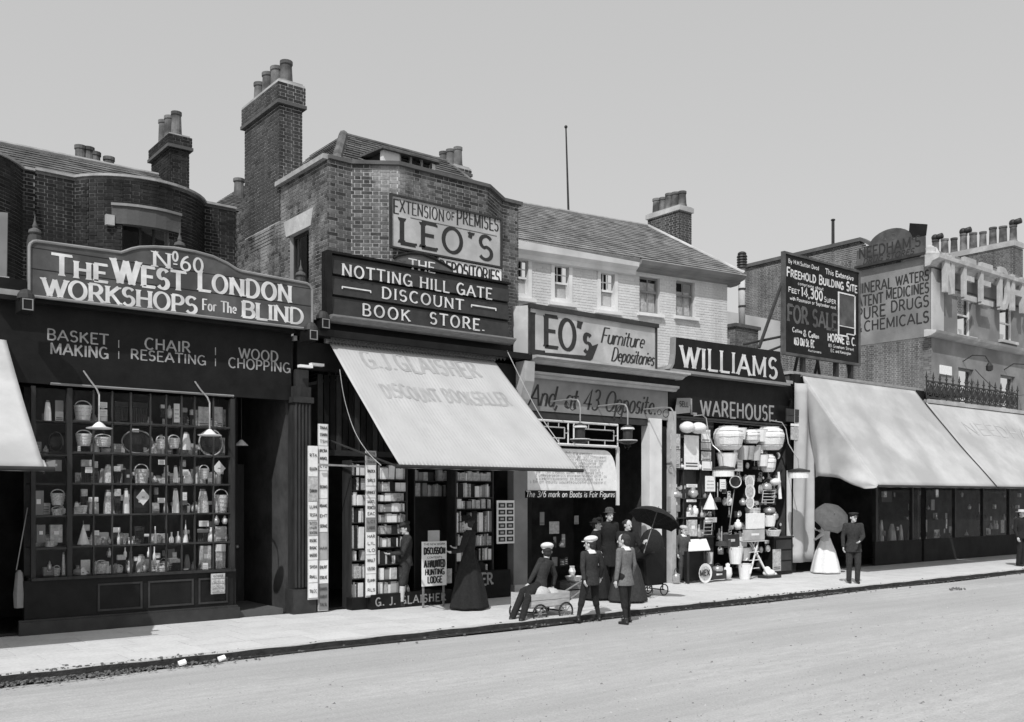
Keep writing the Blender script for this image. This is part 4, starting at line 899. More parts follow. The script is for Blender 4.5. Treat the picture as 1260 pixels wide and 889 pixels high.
# crest board above it
cb_ = root('crest_board', 'dark lettered board with a half round top fixed high on the chemist side wall', 'sign', (NX - .1, 3, 10.2))
ya, yb = 4.0, 1.45; yc = atX(1098, 300, NX).y; rc = .62
prof = [(ya, 10.3), (ya, 10.86)] + [(yc + .82 * math.cos(R(a)), 10.86 + .52 * math.sin(R(a))) for a in range(0, 181, 12)] + [(yb, 10.86), (yb, 10.3)]
MB().prismx(prof[::-1], NX - .16, NX - .08).build('board', 'signgrey', cb_)
MB().box(NX - .24, NX - .06, yb - .05, ya + .05, 10.22, 10.3).build('ledge', 'dkgrey', cb_)
MB().prismx([(2.05, 10.9), (1.45, 10.88), (1.40, 11.25), (2.0, 11.42)][::-1], NX - .14, NX - .06).build('dark_panel', 'black', cb_)
m = MB(); letters(m, "NEEDHAM'S", ya - yb - .25, .36, sideL(NX - .16), thick=.15, x0=-ya + .1, z0=10.56); letters(m, 'DRUG STORES', 1.9, .19, sideL(NX - .16), thick=.15, slant=.3, x0=-3.75, z0=10.33); m.build('lettering', 'letter_black', cb_)
m = MB(); letters(m, 'A.D.', .7, .2, sideL(NX - .16), thick=.16, serif=.1, x0=-yc - .35, z0=10.98); m.build('ornament', 'letter_dull', cb_)
# stuccoed front
fw = [(1178, 1196, 373, 412), (1230, 1247, 392, 418)]
nops = []
for a, b, c, d in fw: nops.append((X_(a, NY) - NX, X_(b, NY) - NX, Z_(a, d, NY), 9.2))
for a, b, c, d in ((1179, 1198, 452, 484), (1231, 1249, 461, 484)): nops.append((X_(a, NY) - NX, X_(b, NY) - NX, 5.1, Z_(a, c, NY)))
fr4 = MB(); xs = sorted(set([0, 14.0] + [v for o in nops for v in o[:2]])); zs = sorted(set([4.9, 10.2] + [v for o in nops for v in o[2:]]))
for xa_, xb_ in zip(xs, xs[1:]):
    for za_, zb_ in zip(zs, zs[1:]):
        if not any(o[0] < (xa_ + xb_) / 2 < o[1] and o[2] < (za_ + zb_) / 2 < o[3] for o in nops): fr4.box(NX + .002 + xa_, NX + .002 + xb_, NY, NY + .3, za_, zb_)
fr4.build('front_wall', 'stucco_grey', h4)
MB().box(NX - .02, NX + .75, NY - .05, NY + .002, 7.62, 9.75).build('pilaster', 'stucco', h4)
for s0, s1, z0, z1 in nops:
    a, b = NX + s0, NX + s1; hi = z0 > 7
    f = MB().box(a, a + .09, NY + .1, NY + .16, z0, z1).box(b - .09, b, NY + .1, NY + .16, z0, z1).box(a + .09, b - .09, NY + .1, NY + .16, (z0 + z1) / 2 - .03, (z0 + z1) / 2 + .03).box(a + .09, b - .09, NY + .1, NY + .16, z1 - .08, z1).build('window', 'white' if hi else 'grey', h4)
    MB().box(a + .09, b - .09, NY + .13, NY + .135, z0, z1 - .08).build('pane', 'glass', f)
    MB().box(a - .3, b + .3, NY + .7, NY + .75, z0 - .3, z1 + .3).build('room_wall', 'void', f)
    if hi: MB().box(a + .09, b - .35, NY + .2, NY + .21, z0, z0 + .28).build('curtain', 'paper', f)
    MB().box(a - .1, b + .1, NY - .16, NY + .05, z0 - .11, z0 - .01).build('sill', 'stone', h4); MB().box(a - .06, b + .06, NY - .10, NY + .03, z0 - .24, z0 - .11).build('sill_block', 'stone_dirty', h4)
def cornice(parent, x0, x1, prof, material, name='cornice'): return MB().prismx(prof, x0, x1).build(name, material, parent)
cornice(h4, NX - .3, 46, [(NY + .1, 7.42), (NY - .12, 7.44), (NY - .3, 7.52), (NY - .34, 7.6), (NY - .02, 7.66), (NY + .1, 7.66)], 'stone', 'string_course')
cornice(h4, NX - .25, 46, [(NY + .1, 9.8), (NY - .08, 9.82), (NY - .16, 9.95), (NY - .4, 10.02), (NY - .42, 10.14), (NY + .1, 10.2)], 'stone')
MB().box(NX, 45, NY + .05, NY + .35, 10.2, 10.45).build('parapet', 'stucco_grey', h4)
sc_ = root('stone_scroll', 'pale carved stone scroll on the corner of the chemist parapet', 'ornament', (NX, NY, 10.2)); MB().lathe((NX + .1, NY + .12, 10.2), [(.3, 0), (.3, .08), (.18, .14), (.22, .24), (.12, .34), (.03, .38)], 12).prism([(NX + .3, 10.2), (NX + 1.1, 10.2), (NX + .9, 10.26), (NX + .6, 10.34), (NX + .4, 10.5), (NX + .3, 10.52)], NY + .0, NY + .25).build('scroll', 'stone', sc_, smooth=True)
for px, py in ((1146, 407), ): pass
# raised letters
rl_ = root('raised_letters', 'big pale raised block letters projecting in front of the upper windows', 'sign', (NX, NY - .3, 9)); z0l, z1l = Z_(1173, 362, .95), Z_(1173, 314, .95)
sx_ = [1163, 1187, 1207, 1232, 1247]; names = 'NEEDHAMS'; x = X_(1159, .95)
for i, ch in enumerate(names):
    xl = (X_(1164, .95), X_(1186, .95), X_(1207, .95), X_(1231, .95), X_(1246, .95), X_(1246, .95) + 1.35, X_(1246, .95) + 2.7, X_(1246, .95) + 4.2)[i]
    wl_ = .55 if i == 0 else .9 if ch not in 'DH' else (.72 if ch == 'D' else 1.0)
    m = MB(); letters(m, ch, wl_, z1l - z0l, lambda a, b, l: (a, .95 - l, b), thick=.155, thin=.14, x0=xl, z0=z0l, depth=.12); m.build('letter', 'cream', rl_)
fr_m = MB()
for z in (z0l + .25, z1l - .2): fr_m.box(X_(1162, 1.1), 44, 1.16, 1.2, z, z + .05)
for k in range(9): xx = X_(1162, 1.1) + .3 + k * 1.3; fr_m.box(xx, xx + .05, 1.2, NY + .02, z1l - .2, z1l - .15)
fr_m.build('support_rail', 'iron', rl_)
# balcony ironwork
bc = root('balcony_railing', 'ornate cast iron balcony railing with spiked finials above the right awning', 'railing', (NX, -.15, 5)); bx0, bx1 = X_(1140, -.15), X_(1252, -.15); bz = 5.04
MB().box(bx0, bx1, -.17, -.13, bz + .02, bz + .06).box(bx0, bx1, -.17, -.13, bz + .52, bz + .56).build('rail', 'iron', bc)
bxn = 15; st = (bx1 - bx0) / bxn; pan_m = MB(); fin = MB()
for i in range(bxn + 1):
    x = bx0 + st * i; fin.rod((x, -.15, bz), (x, -.15, bz + .72), .022, n=6).ell((x, -.15, bz + .66), .05, .05, .03, 6, 4).rod((x, -.15, bz + .7), (x, -.15, bz + .84), .03, .003, 6)
fm_ = fin.mesh('baluster', 'iron')
o = bpy.data.objects.new('baluster', fm_); C.objects.link(o); attach(o, bc)
def ring(mb, c, r, tr=.014, n=10, a0=0, a1=360): mb.tube([(c[0] + r * math.cos(R(a0 + (a1 - a0) * i / n)), c[1], c[2] + r * math.sin(R(a0 + (a1 - a0) * i / n))) for i in range(n + 1)], tr, 4)
for i in range(bxn):
    x = bx0 + st * (i + .5); m = MB(); ring(m, (x, -.15, bz + .29), .17, .018); ring(m, (x - .13, -.15, bz + .44), .07, .014, 8); ring(m, (x + .13, -.15, bz + .44), .07, .014, 8); ring(m, (x - .14, -.15, bz + .14), .07, .014, 8); ring(m, (x + .14, -.15, bz + .14), .07, .014, 8)
    m.obox((x, -.15, bz + .29), (.07, 0, .07), (0, .01, 0), (-.06, 0, .06)); m.build('scroll_panel', 'iron', bc)
# roof over the shops
sr = root('shop_roof', 'flat lead roof and dark edge over the awning shops', 'roof', (26, 0, 5))
MB().box(X_(975), NX, .05, 9, 5.28, 5.36).build('lead_flat', 'lead', sr); MB().box(NX - 3.0, 46, -.2, NY, 4.9, 5.02).build('balcony_slab', 'stone', sr)
q = atX(1195, 440, NX); 
tag(MB().box(X_(1156, NY), X_(1170, NY), NY - .04, NY + .002, Z_(1160, 461, NY), Z_(1160, 450, NY)).build('small_notice', 'paper'), 'small white two line notice fixed on the stucco left of the window', 'notice')
for i, (px, py) in enumerate(((1197, 445), (1247, 455))):
    p = at(px - 4, py, NY); a = MB(); a.tube([(p.x - .5, NY, p.z - .05), (p.x - .4, NY - .3, p.z + .15), (p.x - .1, NY - .6, p.z + .12), (p.x, NY - .7, p.z - .12)], .018)
    t = root('bracket_lamp', 'left small lamp on a curved bracket over a balcony window' if i == 0 else 'right small lamp on a curved bracket over a balcony window', 'lamp', (p.x - .5, NY, p.z), 'lamps over the balcony')
    a.build('bracket', 'iron', t); MB().lathe((p.x, NY - .7, p.z - .42), [(.05, 0), (.11, .03), (.12, .18), (.05, .3)], 10).build('lantern', 'iron', t)
w1 = MB(); pa_ = at(1200, 455, 1.0); pb_ = at(1262, 486, .6); w1.tube([pa_.lerp(pb_, k / 8) - Vector((0, 0, .35 * math.sin(math.pi * k / 8))) for k in range(9)], .012, 4); tag(w1.build('stay_wire', 'iron'), 'thin dark wire sagging across the stucco wall above the balcony', 'wire')
# chimney with nine pots
ch = chimney('long brick chimney stack with nine mixed pots and cowls at the far right', 38.9, 39.7, 2.0, 5.6, 9.5, 12.15, 9, 'chimney stacks along the row', capmat='stone', ph=.74, pr=.15, cap=.22, bm='brick_far', cowls=(0, 5, 8))
pp = atX(1025, 300, 34); tag(MB().rod((34, pp.y, 10), (34, pp.y, atX(1025, 271, 34).z), .07, .06).ell((34, pp.y, atX(1025, 271, 34).z), .09, .09, .05).build('vent_pipe', 'iron'), 'thin dark vent pipe standing behind the brick side wall', 'pipe')

# ================================================================= FREEHOLD BILLBOARD
BYY = .2; b0, b1 = X_(965, BYY), X_(1057, BYY); zb0, zb1 = 5.85, 8.5
bb = root('billboard', 'black freehold building site billboard standing on posts on the shop roof', 'billboard', (b0, BYY, 5.3))
MB().box(b0, b1, BYY, BYY + .05, zb0, zb1).build('board', 'black', bb)
f = MB().box(b0 - .04, b0 + .03, BYY - .03, BYY + .08, zb0 - .05, zb1 + .05).box(b1 - .03, b1 + .04, BYY - .03, BYY + .08, zb0 - .05, zb1 + .05).box(b0 + .03, b1 - .03, BYY - .03, BYY + .08, zb0 - .05, zb0 + .02).box(b0 + .03, b1 - .03, BYY - .03, BYY + .08, zb1 - .01, zb1 + .05)
f.build('frame', 'signgrey', bb)
W_ = b1 - b0
def bw_(s, u0, u1, v0, v1, m='letter_white', **kw): write(bb, s, m, b0 + u0 * W_, b0 + u1 * W_, zb0 + v0 * 2.65, zb0 + v1 * 2.65, BYY, **kw)
for args in (('By H.H.Sutton Decd', .05, .44, .915, .955), ('This Extensive', .53, .92, .895, .95), ('F_R_E_E_H_O_L_D B_U_I_L_D_I_N_G S_I_T_E', .03, .97, .775, .865), ('comprising about', .17, .50, .715, .745),
             ('F_E_E_T', .05, .19, .62, .67), ('14,300', .21, .49, .605, .70), ('S_U_P_E_R', .51, .67, .60, .65), ('with Possession or September next', .07, .67, .545, .58)): bw_(*args, thick=.2, small=.8, track=.14)
bw_('FOR SALE', .04, .68, .325, .49, m='signgrey', thick=.19, serif=.08)
for args in (('C_o_l_l_i_n_s', .10, .22, .225, .27), ('& C_a_l_l_a_n', .24, .44, .20, .26), ('163 Old St. EC', .12, .38, .10, .17), ('HORNE & C.', .56, .95, .195, .275)): bw_(*args, thick=.22, small=.75)
for args in (('85 Gresham Street', .57, .92, .135, .165), ('E.C. and Kensington', .6, .88, .085, .115), ('Auctioneers', .3, .47, .05, .075)): bw_(*args, thick=.2)
pl = MB(); Y0 = BYY - .012
for u0, u1, v0, v1 in ((.70, .715, .27, .74), (.93, .945, .30, .73), (.715, .93, .725, .74), (.715, .83, .27, .285), (.82, .83, .285, .31), (.83, .945, .30, .312), (.715, .93, .375, .385)): pl.box(b0 + u0 * W_, b0 + u1 * W_, Y0 - .002, BYY, zb0 + v0 * 2.65, zb0 + v1 * 2.65)
pl.build('site_plan', 'letter_white', bb)
g = MB().box(b0 + .72 * W_, b0 + .925 * W_, BYY - .004, BYY, zb0 + .39 * 2.65, zb0 + .72 * 2.65).build('plan_ground', 'signgrey', bb)
for px in (988, 1029, 1047): x = X_(px, BYY + .1); MB().box(x - .06, x + .06, BYY + .055, BYY + .17, 5.3, zb1 - .2).build('post', 'iron', bb)
for px, q in ((985, 975), (1010, 1000), (1040, 1048), (1003, 1010)): a, b = at(px, 447, BYY + .1), at(q, 466, BYY + .9); MB().rod((a.x, a.y, 6.2), (b.x, b.y, 5.3), .045, n=6).build('strut', 'iron', bb)
a = (b0 + .05, BYY + .1, zb1 - .75); MB().rod(a, (X_(934, .4), .4, Z_(934, 428, .4)), .05, n=6).build('strut', 'iron', bb)
MB().rod((b0 + .05, BYY + .1, zb0 + .45), (X_(915, .6), .6, 6.0), .035, n=6).build('strut', 'iron', bb)
MB().rod((b0 + .05, BYY + .1, zb0 + .2), (X_(918, .6), .6, 5.6), .035, n=6).build('strut', 'iron', bb)

# ================================================================= SIGN BOARDS
def signboard(name, label, x0, x1, z0, z1, Y, th, bm, fm=None, fw_=.05, outline=None):
    t = root(name, label, 'sign', (x0, Y, z0))
    if outline: MB().prism(outline, Y, Y + th).build('board', bm, t)
    else: MB().box(x0, x1, Y, Y + th, z0, z1).build('board', bm, t)
    if fm and not outline:
        MB().box(x0 - .01, x0 + fw_, Y - .03, Y + th * .5, z0, z1).box(x1 - fw_, x1 + .01, Y - .03, Y + th * .5, z0, z1).box(x0 + fw_, x1 - fw_, Y - .03, Y + th * .5, z1 - fw_, z1).box(x0 + fw_, x1 - fw_, Y - .03, Y + th * .5, z0, z0 + fw_).build('frame', fm, t)
    return t
def wpx(t, s, m, p0, p1, yt, yb, Y, pz=None, **kw):
    pz = p0 if pz is None else pz; return write(t, s, m, X_(p0, Y), X_(p1, Y), Z_(pz, yb, Y), Z_(pz, yt, Y), Y, **kw)
# workshop for the blind
Y1 = -.3; xl, xr = X_(36, Y1), X_(384, Y1); zb = 4.865
def ztop(px, py): return (X_(px, Y1), Z_(px, py, Y1))
ol = [(xl, zb), (xl, 5.56)] + [(xl + .1 * (1 - math.cos(R(a))), 5.56 + .1 * math.sin(R(a))) for a in (30, 60, 90)] + [ztop(149, 311)] + [ztop(px, py) for px, py in ((155, 309), (162, 306.5), (172, 304.5), (190, 304), (215, 305.5), (240, 310), (262, 316), (280, 324.5), (290, 331))] + [ztop(297, 334), (xr - .1, 5.64), (xr - .04, 5.61), (xr, 5.54), (xr, zb)]
s1 = signboard('shop_sign', 'wide grey sign board with a raised middle reading The West London Workshops for the Blind', xl, xr, zb, 5.9, Y1, .08, 'signgrey', outline=ol)
ed = MB()
for a, b in zip(ol, ol[1:] + ol[:1]): ed.rod((a[0], Y1 - .005, a[1]), (b[0], Y1 - .005, b[1]), .022, n=6).ell((b[0], Y1 - .005, b[1]), .022, .022, .022, 6, 4)
ed.build('moulding', 'grey', s1)
MB().box(xl + .02, xr - .02, Y1 - .0035, Y1 + .001, 5.255, 5.265).box(xl + .02, xr - .02, Y1 - .0035, Y1 + .001, 5.555, 5.562).build('board_joint', 'black', s1); KW = dict(thick=.24, thin=.11, serif=.05)
wpx(s1, 'T_H_E', 'letter_white', 65, 131, 312.5, 338.5, Y1, small=.82, **KW); wpx(s1, 'W_E_S_T', 'letter_white', 139, 227, 319, 348, Y1, pz=145, small=.82, **KW); wpx(s1, 'L_O_N_D_O_N', 'letter_white', 244, 358, 334, 358, Y1, pz=250, small=.9, **KW)
wpx(s1, 'WORKSHOPS', 'letter_white', 53, 242, 342, 364, Y1, pz=56, track=.12, **KW); wpx(s1, 'For The', 'letter_white', 249, 291, 368, 381.5, Y1, thick=.16, thin=.08); wpx(s1, 'BLIND', 'letter_white', 298, 373, 371, 390.5, Y1, pz=300, track=.12, **KW)
wpx(s1, 'N', 'letter_white', 188, 210, 309, 328, Y1, thick=.2, thin=.07, serif=.12); wpx(s1, 'o', 'letter_white', 212, 219, 302, 321, Y1, thick=.12); wpx(s1, '60', 'letter_white', 222, 250, 315, 332, Y1, thick=.19, thin=.12)
MB().box(X_(213, Y1), X_(218, Y1), Y1 - .012, Y1 - .002, Z_(214, 326, Y1), Z_(214, 324.5, Y1)).build('underline', 'letter_white', s1)
for i, (px, py, yb) in enumerate(((43, 264, 300), (221, 282, 306), (370, 320, 345))):
    q = at(px, py, -.12); zz = q.z; t = root('roof_finial', ('leftmost lamp standard with a pointed finial behind the workshop sign', 'middle small finial post behind the raised centre of the workshop sign', 'right small finial post behind the end of the workshop sign')[i], 'finial', (q.x, -.12, 5.3), 'finial posts behind the workshop sign')
    MB().lathe((q.x, -.12, 5.1), [(.11, 0), (.11, zz - 5.52), (.09, zz - 5.42), (.05, zz - 5.38)], 12).build('post', 'dkgrey', t, smooth=False); MB().lathe((q.x, -.12, zz - .3), [(.05, 0), (.09, .03), (.08, .07), (.03, .1), (.035, .13), (.012, .2), (.004, .3)], 12).build('finial', 'stone_dirty', t)
for i, (px, py, Y) in enumerate(((33, 372, -.55), (384, 410, -.55), (399, 396, -.35))):
    q = at(px, py, Y); t = root('lamp_box', ('small hooded lamp box at the left lower corner of the workshop sign', 'small hooded lamp box below the right end of the workshop sign', 'dark hooded lamp box between the workshop and book store signs')[i], 'lamp', (q.x, Y, q.z), 'lamp boxes at the sign ends')
    MB().box(q.x - .085, q.x + .085, Y - .06, Y + .3, q.z - .13, q.z + .05).build('case', 'black', t); MB().box(q.x - .07, q.x - .055, Y - .068, Y - .058, q.z - .12, q.z + .04).box(q.x + .055, q.x + .07, Y - .068, Y - .058, q.z - .12, q.z + .04).box(q.x - .055, q.x + .055, Y - .068, Y - .058, q.z - .12, q.z - .105).box(q.x - .055, q.x + .055, Y - .068, Y - .058, q.z + .025, q.z + .04).build('frame', 'grey', t)
    MB().lathe((q.x, Y + .05, q.z + .05), [(.12, 0), (.11, .06), (.07, .12), (.02, .14)], 12).build('hood', 'dkgrey', t)
# book store
Y2 = -.25; xl, xr = X_(401, Y2), X_(627, Y2); z0, z1 = Z_(403, 388, Y2), Z_(402, 311, Y2)
s2 = signboard('shop_sign', 'black boarded sign reading Notting Hill Gate Discount Book Store in white', xl, xr, z0, z1, Y2 + .06, .1, 'black')
bh_ = (z1 - z0) / 3
for i in range(3): MB().hexa([(xl + .12, Y2 - .02, z0 + i * bh_ + .015), (xr - .02, Y2 - .02, z0 + i * bh_ + .015), (xr - .02, Y2 + .06, z0 + i * bh_ + .015), (xl + .12, Y2 + .06, z0 + i * bh_ + .015), (xl + .12, Y2 + .02, z0 + (i + 1) * bh_ - .02), (xr - .02, Y2 + .02, z0 + (i + 1) * bh_ - .02), (xr - .02, Y2 + .06, z0 + (i + 1) * bh_ - .02), (xl + .12, Y2 + .06, z0 + (i + 1) * bh_ - .02)]).build('plank', 'dkgrey', s2)
MB().prismx([(Y2 + .05, z0 - .12), (Y2 - .06, z0 - .1), (Y2 - .16, z0 - .03), (Y2 - .16, z0), (Y2 + .05, z0 + .005)], xl + .05, xr + .05).build('sill', 'wood', s2)
MB().box(xl, xr, Y2 - .04, Y2 + .16, z1, z1 + .04).box(xl, xl + .1, Y2 - .04, Y2 + .05, z0, z1).build('frame', 'black', s2)
Yt = Y2 - .022
KW2 = dict(thick=.2, thin=.1, serif=.04)
wpx(s2, 'NOTTING HILL GATE', 'letter_white', 421, 605, 324.5, 339, Yt, sp=.55, track=.24, **KW2); wpx(s2, 'DISCOUNT', 'letter_white', 470, 570, 353.5, 367, Yt, track=.26, **KW2)
wpx(s2, '=', 'letter_white', 421, 456, 347, 359, Yt, thick=.13); wpx(s2, '=', 'letter_white', 580, 610, 369, 382, Yt, thick=.13)
wpx(s2, 'BOOK', 'letter_white', 446, 504, 374, 388, Yt, track=.3, **KW2); wpx(s2, 'STORE.', 'letter_white', 529, 596, 384.5, 398.5, Yt, track=.3, **KW2)
xm = [X_(p, Y2) for p in (484, 490, 505, 520, 535, 550, 556)]; zz = [Z_(p, q, Y2) for p, q in ((484, 319), (490, 316), (505, 313), (520, 314), (535, 320), (550, 328), (556, 332))]
MB().prism([(xm[0], z1)] + list(zip(xm, zz)) + [(xm[-1], z1)], Y2, Y2 + .06).build('crest', 'signgrey', s2)
ce = MB()
for a, b, c, d in zip(xm, zz, xm[1:], zz[1:]): ce.rod((a, Y2, b + .015), (c, Y2, d + .015), .025, n=6)
ce.build('crest_moulding', 'black', s2); wpx(s2, 'THE', 'letter_white', 503, 535, 318.5, 331, Y2, **KW2); wpx(s2, '~', 'letter_dull', 486, 500, 312, 326, Y2, thick=.1)
# leo's extension board
Y3 = .2; xl, xr = X_(480, Y3), X_(617, Y3); z0, z1 = Z_(480, 305, Y3), Z_(480, 238, Y3)
s3 = signboard('wall_sign', 'pale wall board reading Extension of Premises above large Leo\'s, fixed on the brick bay', xl, xr, z0, z1, Y3, .05, 'cream', 'dkgrey', .035)
wpx(s3, 'E_X_T_E_N_S_I_O_N', 'letter_black', 484, 546, 244.5, 262, Y3, thick=.12, thin=.06, serif=.04, small=.85, rise=.15); wpx(s3, '_O_F', 'letter_black', 549, 559, 258, 270, Y3, thick=.12); wpx(s3, 'P_R_E_M_I_S_E_S', 'letter_black', 562, 613, 258, 277, Y3, thick=.12, thin=.06, serif=.04, small=.85, rise=.15)
wpx(s3, "LEO'S", 'letter_black', 492, 606, 268, 299, Y3, thick=.2, thin=.13, serif=.08, track=.26)
MB().box(X_(505, Y3), X_(611, Y3), Y3 - .006, Y3, Z_(505, 268.5, Y3), Z_(505, 267.8, Y3)).build('rule', 'letter_dull', s3)
sb_ = signboard('lower_wall_sign', 'white strip board reading Depositories under the large wall board, partly hidden', X_(540, Y3), xr, z0 - .33, z0 - .012, Y3, .05, 'paper', None)
write(sb_, 'DEPOSITORIES', 'letter_black', X_(540, Y3) + .02, xr - .05, z0 - .30, z0 - .06, Y3, thick=.17, thin=.1, track=.1)
# furniture depositories
Y4 = -.3; xl, xr = X_(650, Y4), X_(808, Y4); z0, z1 = Z_(651, 437, Y4), Z_(650, 379, Y4)
s4 = signboard('shop_sign', 'pale tall sign board reading Leo\'s Furniture Depositories with a swash under the first letter', xl, xr, z0, z1, Y4, .25, 'cream', None)
MB().box(xl - .0, xr + .02, Y4 - .06, Y4 + .28, z1, z1 + .09).box(xr - .05, xr, Y4 - .025, Y4, z0, z1).box(xl, xl + .04, Y4 - .025, Y4, z0, z1).build('frame', 'dkgrey', s4)
MB().hexa([(xl - .18, Y4 + .25, z0 - .05), (xl - .01, Y4, z0 - .05), (xl - .01, Y4 + .35, z0 - .05), (xl - .15, Y4 + .35, z0 - .05), (xl - .18, Y4 + .25, z1 + .05), (xl - .01, Y4, z1 + .05), (xl - .01, Y4 + .35, z1 + .05), (xl - .15, Y4 + .35, z1 + .05)]).build('return', 'cream', s4)
wpx(s4, 'L', 'letter_black', 653, 668, 385, 432, Y4, thick=.19, thin=.09, serif=.05); wpx(s4, "EO's", 'letter_black', 670, 728, 389, 427, Y4, thick=.2, thin=.1, serif=.05, track=.12)
sw = MB(); a, b, c = Z_(655, 433, Y4), Z_(720, 442, Y4), Z_(735, 430, Y4)
sw.add([(X_(652, Y4), Y4 - .006, a), (X_(653, Y4), Y4 - .006, a - .13), (X_(724, Y4), Y4 - .006, b - .06), (X_(729, Y4), Y4 - .006, b + .02), (X_(736, Y4), Y4 - .006, c + .12), (X_(728, Y4), Y4 - .006, c + .05), (X_(720, Y4), Y4 - .006, b + .07)], [(0, 1, 2, 6), (6, 2, 3, 5), (5, 3, 4)]); sw.build('swash', 'letter_black', s4)
wpx(s4, 'Furniture', 'letter_black', 739, 792, 403, 422, Y4, thick=.15, thin=.05, slant=.3, track=.06, name='script_lettering'); wpx(s4, 'Depositories', 'letter_black', 752, 804, 427, 444, Y4, thick=.15, thin=.05, slant=.3, track=.06, name='script_lettering')
# williams
Y5 = -.15; p = [(826, 454.5), (829, 448), (830.5, 436), (831, 415), (960, 433), (961, 446), (964, 458), (968, 471.5)]
ol = [(X_(a, Y5), Z_(a, b, Y5)) for a, b in p]
s5 = signboard('shop_sign', 'black sign with flared ends reading Williams in tall white letters', ol[0][0], ol[-1][0], ol[0][1], ol[3][1], Y5, .1, 'black', outline=ol)
MB().box(ol[0][0] - .05, ol[-1][0] + .03, Y5 - .1, Y5 + .15, ol[0][1] - .07, ol[0][1] - .003).build('sill', 'grey', s5)
MB().prism([ol[0], ol[1], ol[2], ol[3], (ol[3][0] - .05, ol[3][1]), (ol[2][0] - .05, ol[2][1]), (ol[1][0] - .06, ol[1][1]), (ol[0][0] - .1, ol[0][1])][::-1], Y5 - .02, Y5 + .12).build('edge', 'grey', s5)
wpx(s5, 'WILLIAMS', 'letter_white', 838, 956, 425, 451.5, Y5, thick=.2, thin=.09, serif=.05, track=.2)

# ================================================================= SHOP FRONTS
def shop(name, label, x0, x1, ztop, y1=3.0, roof=True, sideL_=True, floor=.02):
    t = root(name, label, 'shop', (x0, 0, 0))
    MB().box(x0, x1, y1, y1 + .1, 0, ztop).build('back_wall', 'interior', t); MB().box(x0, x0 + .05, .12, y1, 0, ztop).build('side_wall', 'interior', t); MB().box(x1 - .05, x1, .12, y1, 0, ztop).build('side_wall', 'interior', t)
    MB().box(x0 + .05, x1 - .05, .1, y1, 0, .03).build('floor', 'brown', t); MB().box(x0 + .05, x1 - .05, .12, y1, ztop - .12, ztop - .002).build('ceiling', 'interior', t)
    if roof: MB().box(x0, x1, -.02, 5.2, ztop + .0, ztop + .08).build('roof', 'lead', t)
    return t
def zr(px, py, Y=0): return Z_(px, py, Y)
# --- shop 1: workshops
SA, SB = 2.6, 7.16
sh1 = shop('workshop_shop', 'black fronted shop with a many paned window of baskets and brushes', SA, 7.2, 4.9, 2.2)
MB().box(SA, 7.2, 0, .1, 3.66, 4.9).build('fascia', 'black', sh1); MB().box(SA, 7.2, -.20, -.002, 4.80, 4.86).build('cornice', 'black', sh1)
MB().prismx([(0, 3.65), (-.03, 3.65), (-.045, 3.67), (-.03, 3.685), (0, 3.685)], X_(62), X_(287)).build('bead', 'grey', sh1)
for s, p0, p1, yt, yb, pz in (('BASKET', 58, 133, 405, 418, 60), ('MAKING', 62, 133, 422, 436, 64), ('CHAIR', 178, 234, 416, 429.5, 180), ('RESEATING', 161, 253, 430, 442, 163), ('WOOD', 294, 342, 428.5, 441, 296), ('CHOPPING', 281, 357, 440.5, 452.5, 283), ('|', 144, 148, 419, 440, 145), ('|', 263, 267, 428, 449, 264)):
    write(sh1, s, 'letter_grey', X_(p0), X_(p1), Z_(pz, yb), Z_(pz, yt), 0, thick=.17 if s != '|' else .06, thin=.12, serif=0)
# stall riser with panels and plinth
w0, w1 = X_(41), X_(284); zs_ = .80
for a, b in ((X_(30), X_(86)), (X_(86), w1 + .04)): MB().box(a, b, 0, .1, .2, zs_ - .02).build('stall_riser', 'black', sh1)
MB().box(X_(22), w1 + .12, -.09, .0, 0, .19).box(X_(22), w1 + .10, -.06, -.0, .19, .22).build('plinth', 'dkgrey', sh1)
for a, b in ((120, 175), (182, 238), (244, 280)): xa_, xb_ = X_(a), X_(b); MB().box(xa_, xb_, -.015, 0, .66, .69).box(xa_, xb_, -.015, 0, .27, .30).box(xa_, xa_ + .03, -.015, 0, .3, .66).box(xb_ - .03, xb_, -.015, 0, .3, .66).build('riser_panel', 'dkgrey', sh1)
MB().box(X_(38), w1 + .06, -.06, .12, zs_ - .02, zs_ + .02).build('sill', 'brown', sh1)
rowz = [.82, 1.26, 1.735, 2.205, 2.67, 3.14, 3.62]; colp = [89, 115.5, 138.5, 161.5, 185.5, 205, 224, 240, 263, 283]
cols_ = [X_(q) for q in colp]
MB().box(w0 - .03, w0 + .03, -.01, .08, zs_ + .02, 3.62).build('window_frame', 'brown', sh1)
wfr1 = MB().box(X_(86) - .04, X_(86) + .03, -.02, .08, zs_ + .02, 3.62).box(w1 - .01, w1 + .06, -.02, .08, zs_ + .02, 3.62).build('window_frame', 'brown', sh1)
for i, x in enumerate(cols_[1:-1]): MB().box(x - .011, x + .011, .005, .045, zs_ + .02, 3.62).build('glazing_bar', 'dkgrey' if i != 6 else 'brown', sh1)
for z in rowz[1:-1]: MB().box(X_(86) + .03, w1 - .01, .0, .05, z - .013, z + .013).build('glazing_bar', 'dkgrey', sh1)
for z in (1.24, 1.72, 2.62): MB().box(w0 + .03, X_(86) - .04, .0, .05, z - .012, z + .012).build('glazing_bar', 'dkgrey', sh1)
xg = cols_
for i in range(len(xg) - 1):
    for j in range(6):
        if j == 0 and i > 0 and i % 3: pass
        MB().box(xg[i] + .012, xg[i + 1] - .012, .022, .026, rowz[j] + .014, rowz[j + 1] - .014).build('pane', 'glass', sh1)
MB().box(w0 + .04, X_(86) - .05, .022, .026, .83, 3.6).build('pane', 'glass', sh1)
for z in rowz[1:-1]: MB().box(w0, w1, .19, .5, z - .018, z + .002).build('shelf', 'dkgrey', sh1)
